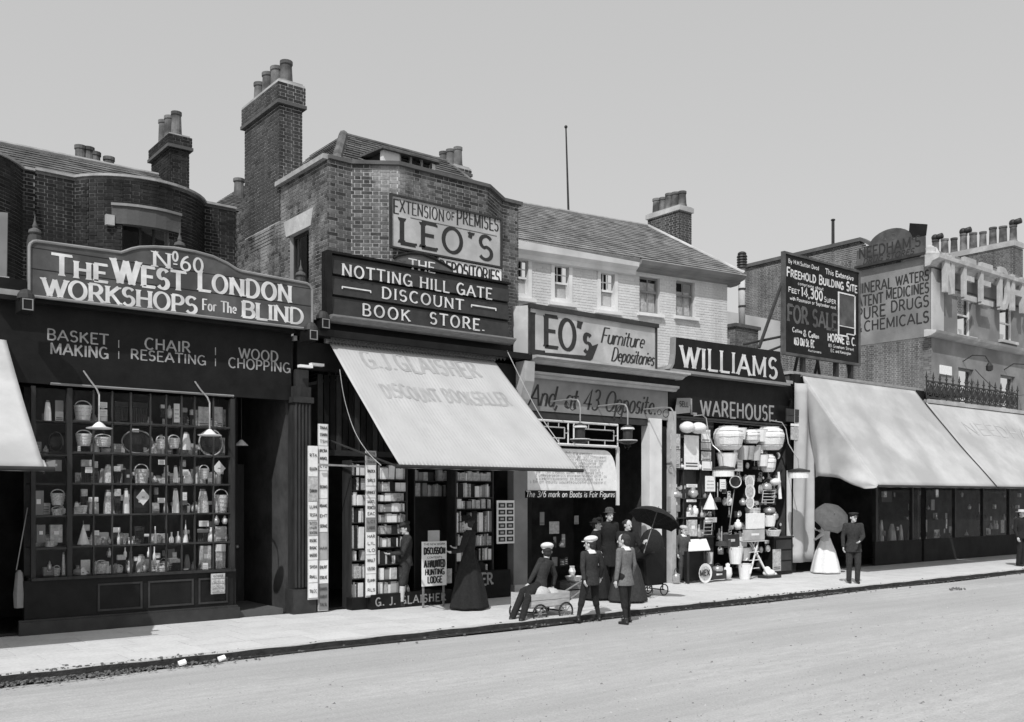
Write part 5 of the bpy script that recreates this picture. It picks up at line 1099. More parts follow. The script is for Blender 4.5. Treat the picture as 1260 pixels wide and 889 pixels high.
MB().box(w0 - .05, w1 + .02, .06, .6, .78, .82).build('display_floor', 'dkgrey', sh1); MB().box(w0, w1 + .05, .62, .66, .2, 3.66).build('window_back', 'interior', sh1)
MB().box(w1 + .04, w1 + .1, .03, 1.6, 0, 3.66).build('lobby_wall', 'black', sh1); dd = MB().box(w1 + .15, 7.0, 1.55, 1.6, .03, 2.6).build('door', 'brown', sh1); MB().box(w1 + .35, 6.8, 1.53, 1.55, 1.2, 2.3).build('door_pane', 'glass', dd); MB().ell((6.85, 1.5, 1.1), .035, .035, .035).build('handle', 'brass', dd)
MB().box(w1 + .1, 7.05, .0, 1.55, .0, .1).build('door_step', 'stone_dirty', sh1)
# reeded pilaster between the shops
px0, px1 = X_(358), X_(379)
pil = MB(); pil.box(px0, px1, -.12, .12, .42, 3.9)
pil.build('pilaster', 'brown', sh1)
for i in range(5): x = px0 + (px1 - px0) * (i + .5) / 5; MB().rod((x, -.125, .45), (x, -.125, 3.6), .028, n=8).build('reed', 'brown', sh1)
MB().box(px0 - .05, px1 + .06, -.2, .12, 0, .42).build('plinth', 'dkgrey', sh1); MB().box(px0 - .03, px1 + .03, -.17, .12, 3.62, 3.72).build('capital', 'dkgrey', sh1)
for i, (px, Y) in enumerate(((374, -.15), (388, -.15))): x = X_(px, Y); tag(MB().box(x - .12, x + .12, Y - .1, Y, Z_(px, 451 - i * 2, Y) - .03, Z_(px, 450 - i * 2, Y)).build('awning_roller_bracket', 'paper'), ('left' if i == 0 else 'right') + ' small pale bracket at the head of the shop pilaster', 'bracket', 'pale brackets over the pilaster')
# --- shop 2: book store
B0, B1 = 7.55, 12.1
sh2 = shop('book_shop', 'dark open fronted book shop under the striped awning', 7.24, 12.4, 4.7, 3.2)
MB().box(7.3, 12.4, -.02, .12, 4.22, 5.1).build('fascia', 'black', sh2); MB().box(7.3, 12.3, -.32, -.02, 4.78, 4.9).build('cornice', 'black', sh2)
MB().box(9.3, 10.4, 1.4, 1.45, .05, 2.5).build('door', 'void', sh2); MB().box(7.26, 7.5, -.05, .12, 0, 4.2).build('door_post', 'brown', sh2)
lat = MB()                                                           # matchboarded panel above the left window
for i in range(12): x = 7.85 + i * .125; MB().box(x, x + .10, .3, .33, 2.85, 4.2).build('board', 'black' if i % 3 else 'dkgrey', sh2)
MB().box(7.5, 9.4, .28, .34, 2.75, 2.85).build('transom', 'dkgrey', sh2); MB().rod((X_(392, -.3), -.3, 2.56), (X_(478, -.3), -.3, 2.53), .018).build('rail', 'brass', sh2)
# pale pier
MB().box(X_(629), X_(646), -.08, .12, 0, 4.05).build('pier', 'stucco_grey', sh2, label='pale painted pier between the book shop and the furniture shop'); MB().box(X_(629) - .02, X_(646) + .03, -.14, .1, 0, .22).build('pier_base', 'stone', sh2)
MB().prismx([(-.08, 3.9), (-.16, 4.0), (-.3, 4.35), (-.32, 4.75), (.1, 4.75), (.1, 3.9)], X_(634), X_(646)).build('console', 'cream', sh2)
# --- shop 3: furniture
sh3 = shop('furniture_shop', 'furniture shop with a lettered fascia, cornice and dark open entrance', X_(647), X_(821), 4.9, 3.2)
xa3, xb3 = X_(648), X_(821)
MB().box(xa3, xb3, -.02, .12, Z_(650, 505), Z_(650, 465)).build('fascia', 'stucco_grey', sh3); zc3 = Z_(650, 465)
write(sh3, 'And, at 43 Opposite.', 'letter_black', X_(649), X_(806), Z_(655, 499), Z_(655, 473), -.02, thick=.13, thin=.05, slant=.28, track=.08)
cornice(sh3, xa3, xb3 + .2, [(.1, zc3), (-.1, zc3), (-.14, zc3 + .05), (-.2, zc3 + .07), (-.2, zc3 + .12), (.1, zc3 + .12)], 'cream', 'lower_cornice')
MB().box(xa3, xb3 + .15, -.1, .1, zc3 + .12, zc3 + .28).build('frieze', 'black', sh3)
cornice(sh3, xa3 - .1, xb3 + .3, [(.1, zc3 + .28), (-.2, zc3 + .28), (-.3, zc3 + .34), (-.46, zc3 + .37), (-.46, zc3 + .41), (.1, zc3 + .45)], 'cream')
MB().box(xa3, xb3, .0, .12, Z_(650, 514), Z_(650, 506)).build('soffit_rail', 'dkgrey', sh3)
MB().box(X_(797), X_(812), -.06, .2, 0, Z_(800, 515)).build('pilaster', 'white', sh3); MB().box(X_(796), X_(813), -.09, .2, 0, .25).build('pilaster_base', 'stone', sh3)
MB().box(X_(812) + .02, X_(820), .0, .2, 0, 3.9).build('dark_pier', 'black', sh3)
MB().box(X_(650), X_(680), .7, .74, 0, 2.6).build('inner_wall', 'void', sh3)
# iron frieze of rectangles
ir = root('iron_grille', 'pale painted metal grille of nested rectangles above the poster blind', 'grille', (X_(656), -.1, 3)); Yg = -.1
def hb(m, pa, ya, pb, yb, r=.018): m.rod(at(pa, ya, Yg), at(pb, yb, Yg), r, n=6)
zt3, zb3, zm3, zn3 = Z_(700, 519.5, Yg), Z_(700, 547.5, Yg), Z_(700, 527, Yg), Z_(700, 540, Yg)
gx0, gx1 = X_(654, Yg), X_(760, Yg); gm1 = X_(699, Yg); gm2 = X_(706, Yg)
m = MB()
for z, r in ((zt3, .026), (zb3, .03)): m.rod((gx0, Yg, z), (gx1, Yg, z), r, n=6)
for x in (gx0, gm1, gm2, gx1): m.rod((x, Yg, zt3), (x, Yg, zb3), .018, n=6)
m.build('rail', 'white', ir)
for a, b in ((gx0 + .25, gm1 - .1), (gm2 + .1, gx1 - .12)):
    k = MB(); k.tube([(a, Yg, zm3), (b, Yg, zm3), (b, Yg, zn3), (a, Yg, zn3), (a, Yg, zm3)], .014)
    for q in (.3, .75): k.rod((a + (b - a) * q, Yg, zm3), (a + (b - a) * q, Yg, zt3), .012, n=5); k.rod((a + (b - a) * q, Yg, zn3), (a + (b - a) * q, Yg, zb3), .012, n=5)
    k.rod((b, Yg, (zm3 + zn3) / 2), (b + .1, Yg, (zm3 + zn3) / 2), .012, n=5); k.build('rectangle', 'cream', ir)
# poster blind with closely written notice
pb_ = root('poster_blind', 'large white notice sheet of closely printed lines hanging in the furniture shop front', 'notice', (X_(647), -.02, 2.4)); Yp = -.04
xa_, xb_ = X_(647, Yp), X_(758, Yp); za_, zb_ = Z_(647, 603.5, Yp), Z_(700, 552.5, Yp)
ol = [(xa_, za_), (xb_, za_), (xb_, zb_ - .5)] + [(xb_ - .35 + .35 * math.cos(R(a)), zb_ - .5 + .5 * math.sin(R(a))) for a in (15, 30, 45, 60, 75, 90)] + [(xa_, zb_)]
MB().prism(ol, Yp, Yp + .02).build('sheet', 'paper', pb_)
for i in range(10):
    z = zb_ - .12 - i * (zb_ - za_ - .2) / 10; x0 = xa_ + random.uniform(.1, .3); x1 = xb_ - (.55 if i == 0 else .25) - random.uniform(0, .3); s = ''.join(random.choice('aceimnorstue') if random.random() > .17 else ' ' for _ in range(44)).strip()
    m = MB(); letters(m, s, x1 - x0, .075, front(Yp), thick=.14, slant=.1, x0=x0, z0=z); m.build('printed_line', 'card', pb_)
st3 = root('lettered_board', 'black narrow board with one white line of lettering below the notice sheet', 'sign', (xa_, -.1, za_)); zq = Z_(647, 613, -.08)
MB().box(X_(646, -.08), X_(757, -.08), -.08, -.05, zq, Z_(647, 604, -.08)).build('board', 'black', st3); write(st3, 'The 3/6 mark on Boots is Fair Figures', 'letter_white', X_(647, -.08), X_(756, -.08), zq + .02, zq + .14, -.08, thick=.17, slant=.15, track=.1)
tag(MB().box(X_(758.5, -.05), X_(761.5, -.05), -.07, -.03, Z_(760, 622, -.05), zb3).build('white_post', 'white'), 'thin white hanging post at the right edge of the notice sheet', 'post')
def arm_lamp(label, px, py, Yw, Yo, drop, kind, group, cat='lamp', z_l=None):
    p = at(px, py, Yw); t = root('hanging_lamp', label, cat, p, group); x = p.x; z = p.z
    pts = [(x, Yw, z), (x, Yw - (Yw - Yo) * .7, z + .0), (x, Yo + .08, z - .03), (x, Yo + .02, z - .1), (x, Yo, z - .2), (x, Yo, z - drop)]
    MB().tube(pts, .016, 6).build('arm', 'brass', t)
    m = MB(); m.tube([(x, Yo + .22 + .09 * math.cos(R(a)), z - .14 + .09 * math.sin(R(a))) for a in range(0, 361, 40)], .009, 5); m.tube([(x, Yo + .42 + .06 * math.cos(R(a)), z - .1 + .06 * math.sin(R(a))) for a in range(0, 361, 40)], .008, 5); m.build('scroll', 'iron', t)
    b = z - drop
    if kind == 'lantern':
        MB().lathe((x, Yo, b - .40), [(.02, 0), (.12, .02), (.2, .06), (.2, .08), (.1, .12), (.1, .30), (.14, .33), (.12, .38), (.03, .42)], 16).build('shade', 'dkgrey', t); MB().lathe((x, Yo, b - .32), [(.207, 0), (.207, .018)], 16).build('rim', 'white', t); MB().lathe((x, Yo, b - .08), [(.145, 0), (.14, .03), (.09, .065), (.03, .085)], 16).build('cap', 'white', t)
        MB().lathe((x, Yo, b - .5), [(.02, 0), (.07, .05), (.08, .1), (.05, .12)], 12).build('globe', 'glass', t)
    elif kind == 'pan':
        MB().lathe((x, Yo, b - .1), [(.17, 0), (.18, .015), (.06, .06), (.05, .10), (.02, .12)], 16).build('shade', 'enamel', t); MB().lathe((x, Yo, b - .26), [(.02, 0), (.08, .03), (.09, .1), (.05, .16)], 12).build('globe', 'glass', t)
    elif kind == 'drum':
        MB().lathe((x, Yo, b - .22), [(.22, 0), (.22, .14), (.02, .14)], 18).build('shade', 'enamel', t); MB().lathe((x, Yo, b - .08), [(.24, 0), (.24, .05), (.1, .09), (.03, .1)], 18).build('cap', 'dkgrey', t)
    return t
def bent_lamp(label, pts, kind, group):
    P = [at(*q) for q in pts]; t = root('hanging_lamp', label, 'lamp', P[0], group); MB().tube(P, .013, 6).build('arm', 'brass', t); x, Yo, b = P[-1]
    if kind == 'pan':
        MB().lathe((x, Yo, b - .07), [(.17, 0), (.18, .015), (.10, .03), (.05, .08), (.02, .1)], 16).build('shade', 'enamel', t); MB().lathe((x, Yo, b - .23), [(.02, 0), (.08, .03), (.09, .1), (.05, .16)], 12).build('globe', 'glass', t)
    else:
        MB().lathe((x, Yo, b - .24), [(.25, 0), (.25, .15), (.02, .15)], 18).build('shade', 'enamel', t); MB().lathe((x, Yo, b - .09), [(.27, 0), (.27, .05), (.1, .09), (.03, .1)], 18).build('cap', 'dkgrey', t)
    return t
bent_lamp('enamel shaded lamp on a bent pipe over the left of the workshop window', [(103, 457, 0), (110, 467, -.3), (119, 479, -.62), (122, 486, -.75), (122, 500, -.8), (122, 522, -.8)], 'pan', 'lamps over the workshop window')
bent_lamp('enamel shaded lamp on a bent pipe over the right of the workshop window', [(240, 470, 0), (247, 480, -.3), (255, 489, -.62), (258, 496, -.75), (258, 510, -.8), (258, 531, -.8)], 'pan', 'lamps over the workshop window')
q = at(297, 545, .6); t = root('hanging_lamp', 'small white conical lamp shade hanging in the dark workshop doorway', 'lamp', q); MB().lathe((q.x, .6, q.z - .05), [(.12, 0), (.04, .08), (.02, .1)], 14).build('shade', 'enamel', t); MB().rod((q.x, .6, q.z), (q.x, .6, 3.9), .008).build('cord', 'iron', t)
arm_lamp('lantern on a curved arm nearest the book shop awning', 678, 494.5, -.05, -.95, .52, 'lantern', 'lanterns over the furniture shop')
arm_lamp('middle lantern on a curved arm right of the white notice', 736, 500, -.05, -.95, .48, 'lantern', 'lanterns over the furniture shop')
arm_lamp('curved arm lamp nearest the white pilaster at the right of the furniture shop', 792, 504, -.05, -.95, .36, 'none', 'lanterns over the furniture shop')
bent_lamp('drum shaded lamp on a long bent pipe over the left of the hardware front', [(853, 512, 0), (864, 511, -.15), (869, 515, -.35), (872, 535, -.45), (877, 548, -.6), (886, 556, -.8), (889, 563, -.9), (890, 574, -.9)], 'drum', 'lamps over the hardware shop')
bent_lamp('drum shaded lamp on a long bent pipe by the white awning side', [(948, 518, 0), (962, 520, -.15), (967, 528, -.35), (970, 546, -.5), (976, 556, -.7), (982, 565, -.9), (983, 577, -.9)], 'drum', 'lamps over the hardware shop')
# --- shop 4: hardware warehouse
sh4 = shop('hardware_shop', 'hardware warehouse shop with goods hung all over its open front', X_(823), X_(975), 5.0, 3.2)
MB().box(X_(821.5), X_(826.5), -.14, .1, 0, 4.0).build('post', 'cream', sh4); MB().box(X_(823), X_(975), -.0, .12, 3.95, 5.0).build('fascia', 'black', sh4)
z = Z_(862, 511); write(sh4, 'L', 'letter_grey', X_(849.5), X_(857), z + .02, z + .37, 0, thick=.17); write(sh4, 'WAREHOUSE.', 'letter_grey', X_(862), X_(956), z, z + .37, 0, thick=.18, thin=.12, track=.2)
MB().box(X_(826), X_(965), -.1, .0, z - .12, z - .07).build('rail', 'dkgrey', sh4)
nb = root('notice_board', 'small grey slanted notice board leaning at the left of the warehouse fascia', 'notice', (X_(831), -.1, 4)); q = [(830, 510), (849, 508), (850, 490), (833, 490)]
MB().hexa([at(*q[0], -.12), at(*q[1], -.12), at(*q[1], -.08), at(*q[0], -.08), at(*q[3], -.12), at(*q[2], -.12), at(*q[2], -.08), at(*q[3], -.08)]).build('board', 'grey', nb); write(nb, 'SELL', 'letter_black', X_(836, -.12), X_(847, -.12), Z_(836, 500, -.12), Z_(836, 494, -.12), -.12, thick=.2)
MB().box(X_(966), X_(970), -.1, -.05, .0, 2.7).build('window_post', 'white', sh4)
MB().box(X_(971), X_(975.5), -.1, .12, 0, 4.6).build('dark_pier', 'black', sh4)
n2 = root('notice_board', 'small dark double notice board fixed by the top of the white awning side', 'notice', (X_(969, -.15), -.15, 4)); 
for i, (a, b, m_) in enumerate(((503, 511, 'dkgrey'), (511.5, 519, 'dkgrey'), (521, 524, 'paper'), (525, 541, 'card'))): MB().box(X_(968 + (6 if i > 1 else 0), -.2), X_(988, -.2), -.2, -.17, Z_(970, b, -.2), Z_(970, a, -.2)).build('panel', m_, n2)
# --- shops 5 and 6 under the long awnings
sh5 = shop('drapery_shop', 'long dark draper\'s shop front in the shade of the white awnings', X_(976), NX - 3.0 , 5.25, 3.2, roof=False)
MB().box(X_(976), NX - 3.0, -.06, .1, 4.9, 5.27).build('fascia', 'black', sh5)
MB().box(X_(1077), NX - 3.05, .0, .08, 0, .7).build('stall_riser', 'void', sh5); MB().box(X_(1077), X_(1080), -.02, .1, .7, 3.6).build('window_post', 'dkgrey', sh5)
for px in (1122, 1160 if False else 1137): MB().box(X_(px), X_(px) + .07, -.02, .1, .7, 3.6).build('window_post', 'dkgrey', sh5)
MB().box(X_(1080), NX - 3.05, .03, .035, .7, 3.6).build('pane', 'glass', sh5)
sh6 = shop('chemist_shop', 'dark chemist shop front under the far right awning', NX - 3.0, 46, 4.9, 3.2, roof=False)
MB().box(NX - 3.0, 46, -.1, .1, 4.45, 4.9).build('fascia', 'black', sh6); MB().box(NX - 2.9, 46, .0, .08, 0, .7).build('stall_riser', 'void', sh6); MB().box(NX - 2.9, 46, .03, .035, .7, 3.6).build('pane', 'glass', sh6)
for k in range(6): x = NX - 2.9 + k * 1.9; MB().box(x, x + .07, -.02, .1, .7, 3.6).build('window_post', 'dkgrey', sh6)
# --- shop 0 at the far left
sh0 = shop('corner_shop', 'dark shop front at the far left edge under a white awning', -2.0, SA - .05, 4.7, 2.2)
MB().box(-2, SA - .05, .2, .25, 0, 4.6).build('window_back', 'void', sh0); MB().box(SA - .2, SA - .05, -.05, .2, 0, 4.6).build('pilaster', 'black', sh0)
MB().box(-2, X_(40), .02, .14, 4.7, 5.15).build('parapet', 'black', sh0)

# ================================================================= AWNINGS
def awning(label, xl0, xr0, yt, zt, xl1, xr1, yb, zb, material, sag=.10, rollers=True, stripes=None, name='awning', wr=.0):
    t = root(name, label, 'awning', (xl0, yt, zt))
    def S(u, v, e=0):                                                # v = 0 at the wall, 1 at the front bar
        x = (xl0 + (xr0 - xl0) * u) * (1 - v) + (xl1 + (xr1 - xl1) * u) * v
        y = yt + (yb - yt) * v; z = zt + (zb - zt) * v - sag * math.sin(math.pi * v) * (.75 + .25 * math.cos(math.pi * 2 * (u - .5)))
        z += wr * math.sin(u * 23 + v * 5) * math.sin(math.pi * v) + wr * .7 * math.sin(u * 41 - v * 9 + 1) * math.sin(math.pi * v)
        L_ = math.hypot(yb - yt, zb - zt); return (x, y + e * (zb - zt) / L_, z + e * (yt - yb) / L_)
    c = MB().grid(lambda u, v: S(u, v), 60, 24).build('canvas', material, t, smooth=True); sl = c.modifiers.new('s', 'SOLIDIFY'); sl.thickness = .006
    MB().rod((xl1 - .06, yb, zb - .02), (xr1 + .12, yb, zb - .02), .032, n=10).build('front_bar', 'iron', t)
    v = MB().grid(lambda u, w: (xl1 + (xr1 - xl1) * u, yb - .012 + .006 * math.sin(u * 60), zb - .0 - w * .05), 40, 1).build('hem', material, t)
    MB().rod((xl0 - .05, yt + .05, zt + .03), (xr0 + .05, yt + .05, zt + .03), .05, n=10).build('roller', 'wood', t)
    return t, S
zA = 4.72
aw2, S2 = awning('large pale awning with faded shop lettering over the book shop', 7.86, 11.5, -.1, zA, 7.86, 11.62, -2.45, 2.50, 'canvas', .06, wr=.014)
for i in range(1, 52):                                               # seams between the canvas widths
    u = i / 52; MB().grid(lambda a, b: S2(u + (a - .5) * .0085, b, .008), 1, 16).build('stripe', 'stripe', aw2)
dx2 = 11.6 - 7.86; dl = math.hypot(2.35, 2.22)
m = MB(); letters(m, 'G.J.GLAISHER', 2.55, .46, lambda a, b, l: S2(a / 3.7, .05 + (.46 - b) / 3.25, .0115 + l), thick=.15, x0=.5, z0=0, track=.2); m.build('faded_lettering', 'faint', aw2)
m = MB(); letters(m, 'DISCOUNT BOOKSELLER', 2.75, .36, lambda a, b, l: S2(a / 3.7, .33 + (.36 - b) / 3.25, .0115 + l), thick=.15, x0=.55, z0=0, track=.2); m.build('faded_lettering', 'faint', aw2)
for x in (7.9, 11.5): MB().rod((x, -.05, 3.0), (x, -2.42, 2.46), .018).build('awning_arm', 'iron', aw2)
vl = MB()
for i in range(44): x = 7.8 + i * .088; vl.add([(x, -.28, zA + .12), (x + .088, -.28, zA + .12), (x + .088, -.28, zA + .04), (x + .044, -.28, zA - .02), (x, -.28, zA + .04)], [(0, 4, 3, 2, 1)])
vl.build('scalloped_edge', 'dkgrey', aw2)
cd = root('slack_ropes', 'thin slack ropes hanging from the book shop awning ends', 'rope', (7.9, 0, 3.2))
def smooth(P, n=5):
    out = []; Q = [P[0]] + P + [P[-1]]
    for a, b, c, d in zip(Q, Q[1:], Q[2:], Q[3:]):
        for k in range(n): t = k / n; out.append(.5 * ((2 * b) + (c - a) * t + (2 * a - 5 * b + 4 * c - d) * t * t + (3 * b - a - 3 * c + d) * t ** 3))
    return out + [P[-1]]
P = smooth([at(418, 455, -.2), at(424, 492, -.6), at(436, 530, -1.1), at(452, 556, -1.6), at(469, 573, -2.1)]); MB().tube(P, .006, 4).build('cord', 'cream', cd)
P = smooth([at(624, 432, -.3), at(645, 475, -.8), at(665, 512, -1.3), at(690, 548, -2.0)]); MB().tube(P, .008, 4).build('cord', 'cream', cd)
# long awnings at the right
z5 = 5.22
aw5, S5 = awning('long plain white awning left of the seam over the draper shop', X_(988, -.1), X_(1126, -.1), -.1, z5, X_(1082, -2.25), X_(1226, -2.25), -2.25, 2.30, 'canvas_old', .12, wr=.035)
# its side cheek: a hanging triangular cloth with a scalloped bottom and a drop curtain against the pier
xs0 = X_(988, -.1)
def cheek(u, v):                                                     # u from wall to front, v from top edge down
    top = Vector(S5(0, u)); k = (.0, .12, .3, .5, .68, .84, 1.0); b = [at(1003, 588, -.25), at(1008, 586, -.55), at(1022, 587, -.85), at(1034, 589, -1.2), at(1048, 596, -1.6), at(1062, 602, -1.95), at(1076, 601, -2.25)]
    for i in range(6):
        if u <= k[i + 1]: f = (u - k[i]) / (k[i + 1] - k[i]); bt = b[i].lerp(b[i + 1], f); break
    p = top.lerp(bt, v); w_ = .05 * math.sin(v * 9 + u * 14) * v; return (p.x + w_, p.y - abs(w_) * .3, p.z)
c = MB().grid(cheek, 30, 16).build('side_curtain', 'canvas_old', aw5, smooth=True); c.modifiers.new('s', 'SOLIDIFY').thickness = .006
dr = root('drop_curtain', 'white cloth curtain hanging to the pavement beside the parasol lady', 'curtain', (X_(985, -.2), -.2, .3))
def drop(u, v): x = X_(977, -.2) + (X_(1000, -.2) - X_(977, -.2)) * u; return (x + .02 * math.sin(v * 5), -.22 + .05 * math.sin(u * 9 + v * 2), 5.0 + (.28 - 5.0) * v)
MB().grid(drop, 24, 20).build('cloth', 'canvas_old', dr, smooth=True).modifiers.new('s', 'SOLIDIFY').thickness = .006
hh = at(986, 596, -.3); MB().lathe((hh.x, -.29, hh.z - .9), [(.05, 0), (.3, .2), (.36, .75), (.22, 1.25), (.02, 1.4)], 20).build('grey_oval', 'stucco_grey', dr) if False else None
aw6, S6 = awning('white awning at the far right edge with faint lettering', X_(1139, -.15), 40, -.15, 4.9, X_(1226, -2.25) + .03, 40, -2.25, 2.30, 'canvas_old', .10, wr=.02)
sm = MB().tube([Vector(S5(1, k / 14, .012)) for k in range(2, 15)], .02, 5).build('seam_cord', 'iron', aw6)
m = MB(); letters(m, 'NEEDHAM', 5.5, .45, lambda a, b, l: S6(a / 12, .2 + (.45 - b) / 3.3, .012 + l), thick=.13, x0=1.3, z0=0); m.build('faded_lettering', 'fainter', aw6)
# left awning
aw0, S0 = awning('white awning of the corner shop cut by the left edge of the view', -1.2, 2.8, .42, 4.62, -1.2, 2.8, -2.3, 2.37, 'canvas_old', .12, wr=.008)
def ck0(u, v): t_ = Vector(S0(1, u)); b = Vector((2.8, .42 - 2.3 * u - .42 * u, 4.62 - (4.62 - 2.37) * u)); return (2.78 + .05 * v, t_.y, t_.z - .55 * v * math.sin(math.pi * min(1, u * 1.05)) ** .8)
MB().grid(ck0, 20, 5).build('side_flap', 'canvas_old', aw0, smooth=True)
MB().rod((2.8, -2.3, 2.3), (2.8, .2, 3.3), .015).build('awning_arm', 'iron', aw0)
q = at(60, 573, -1.9); tag(MB().obox((q.x, q.y, q.z), (.07, 0, .02), (0, .04, 0), (0, 0, .05)).build('bar_end_bracket', 'grey'), 'small pale bracket at the end of the left awning bar', 'bracket')

# ================================================================= BOOKS AND SHELVES
def place_name(f): return 'left end' if f < .25 else 'left half' if f < .5 else 'right half' if f < .75 else 'right end'
ORD = ['top', 'second', 'third', 'fourth', 'fifth', 'sixth', 'seventh', 'eighth', 'ninth', 'tenth']
bookmeshes = {}
NTH = ['first', 'second', 'third', 'fourth', 'fifth', 'sixth', 'seventh', 'eighth', 'ninth', 'tenth', '11th', '12th', '13th', '14th', '15th', '16th', '17th', '18th', '19th', '20th', '21st', '22nd', '23rd', '24th', '25th', '26th', '27th', '28th']
BT = dict(paper='white', print='mottled', card='light grey', cream='cream', void='black', grey='grey', dkgrey='dark')
def book_row(x0, x1, Y, z, h, label, group, tones, lean=.1, wmin=.022, wmax=.05):
    x = x0 + .01; n = 0
    while x < x1 - .03:
        w_ = random.choice((.024, .03, .036, .048, .10, .12) if wmax > .05 else (.024, .03, .036, .048, .10)); hh = h * random.choice((.72, .8, .86, .92)); m = random.choice(tones)
        key = (w_, round(hh, 3), m)
        if key not in bookmeshes: bookmeshes[key] = MB().box(0, w_, 0, .13, 0, hh).mesh('book', m)
        if random.random() > .05:
            o = place(bookmeshes[key], 'book', (x, Y + random.uniform(0, .03), z), None, rot=(0, random.uniform(.0, .08) if random.random() < .2 else 0, 0)); tag(o, '%s book, %s from the left on the %s' % (BT[m], NTH[min(n, 27)], label), 'book', group); n += 1
        x += w_ + .004
def bookcase(name, label, p0, p1, Y, ys, depth, where, tones, post='brown', topy=None, **kw):
    x0, x1 = X_(p0, Y), X_(p1, Y); t = root(name, label, 'bookcase', (x0, Y, 0)); zs = [Z_((p0 + p1) / 2, y, Y) for y in ys]
    MB().box(x0 - .03, x0, Y, Y + depth, 0.02, zs[0] + .02).box(x1, x1 + .03, Y, Y + depth, .02, zs[0] + .02).build('side', post, t); MB().box(x0, x1, Y + depth - .02, Y + depth, .02, zs[0]).build('back', 'void', t)
    for i, z in enumerate(zs):
        MB().box(x0, x1, Y, Y + depth - .02, z - .018, z).build('shelf', post, t)
        if i: book_row(x0, x1, Y + .02, z, zs[i - 1] - z - .02, '%s shelf of the %s' % (ORD[min(i - 1, 9)], where), 'books on the %s shelf of the %s' % (ORD[min(i - 1, 9)], where), tones, **kw)
    return t, x0, x1, zs
PT = ['paper', 'paper', 'paper', 'print', 'print', 'card', 'cream', 'void', 'grey']
bookcase('bookcase', 'narrow open bookcase at the left of the book stand', 433, 450, -.2, [568, 585, 603, 622, 643, 675, 690, 712, 735], .3, 'narrow left bookcase', PT)
bookcase('bookcase', 'main open bookcase of pale books in the sun, above the lettered plinth', 465, 500, -.35, [570, 590, 605, 617, 630, 643, 657, 673, 694, 713, 733], .3, 'main bookcase', PT, wmax=.08)
bookcase('bookcase', 'bookcase in shade behind the black clad woman at the right of the book shop', 562, 606, -.05, [578, 592, 612, 626, 655, 672, 690, 706], .3, 'right bookcase', ['card', 'print', 'card', 'grey', 'void', 'paper'])
bookcase('bookcase', 'dim shelf of dark books high in the middle of the book shop', 511, 551, .4, [576, 592, 611], .25, 'dim middle shelf', ['grey', 'grey', 'card', 'dkgrey'])
def sheets(label, p0, p1, y0, y1, Y, n, cat='display board', back='paper', name='display_board'):
    x0, x1 = X_(p0, Y), X_(p1, Y); pm = (p0 + p1) / 2; za, zb = Z_(pm, y1, Y), Z_(pm, y0, Y); t = root(name, label, cat, (x0, Y, za))
    MB().box(x0, x1, Y, Y + .02, max(za, .01), zb).build('board', 'wood_pale', t); z = zb
    hs = [random.uniform(.6, 1.4) for _ in range(n)]; k = (zb - za - .02) / sum(hs)
    for i, h in enumerate(hs):
        h *= k; o = MB().box(x0 + .008, x1 - .008 - random.uniform(0, .02), Y - .012 - .004 * (i % 2), Y, z - h + .012, z).build('sheet', back if random.random() < .6 else random.choice(('print', 'cream', 'card', 'grey')), t)
        if (x1 - x0) > .1:
            m = MB(); r = random.choice((1, 2, 3)); 
            for q in range(r): s = ''.join(random.choice('AEIOSTRNLHC') for _ in range(random.choice((3, 5, 6)))); zz = z - h * (q + .8) / (r + .3); letters(m, s, (x1 - x0) * .7, min(.05, h / (r + 1) * .6), front(Y - .017), thick=.2, x0=x0 + (x1 - x0) * .12, z0=max(zz, z - h + .02))
            m.build('print', 'letter_dull', o)
        z -= h
    return t
sheets('left pale strip board of picture sheets beside the reeded pilaster', 379, 391.5, 549, 738, -.25, 7)
sheets('right taller pale strip board of picture sheets beside the reeded pilaster', 391.5, 404, 522, 752, -.2, 7)
sheets('narrow pale strip board of sheets between the two sunlit bookcases', 450, 463, 555, 735, -.42, 8)
pl_ = root('lettered_plinth', 'dark plinth lettered in white under the main bookcase', 'plinth', (X_(457), -.45, 0)); xA, xB = X_(457, -.45), X_(556, -.45)
MB().box(xA, xB, -.45, -.1, .01, .27).build('plinth', 'black', pl_); write(pl_, 'G. J. GLAISHER', 'letter_grey', X_(462, -.45), X_(548, -.45), .07, .21, -.45, thick=.17, serif=.05, track=.3, sp=.5)
MB().box(X_(433, -.3), xA - .01, -.3, -.1, .01, .22).build('plinth_return', 'black', pl_)
pl2 = root('lettered_plinth', 'dark plinth with a few pale letters at the right of the book shop', 'plinth', (X_(560), -.2, 0)); MB().box(X_(559, -.2), X_(628, -.2), -.2, .1, .01, .55).build('plinth', 'black', pl2); write(pl2, 'ER', 'letter_grey', X_(592, -.2), X_(606, -.2), .28, .5, -.2, thick=.17, serif=.05)
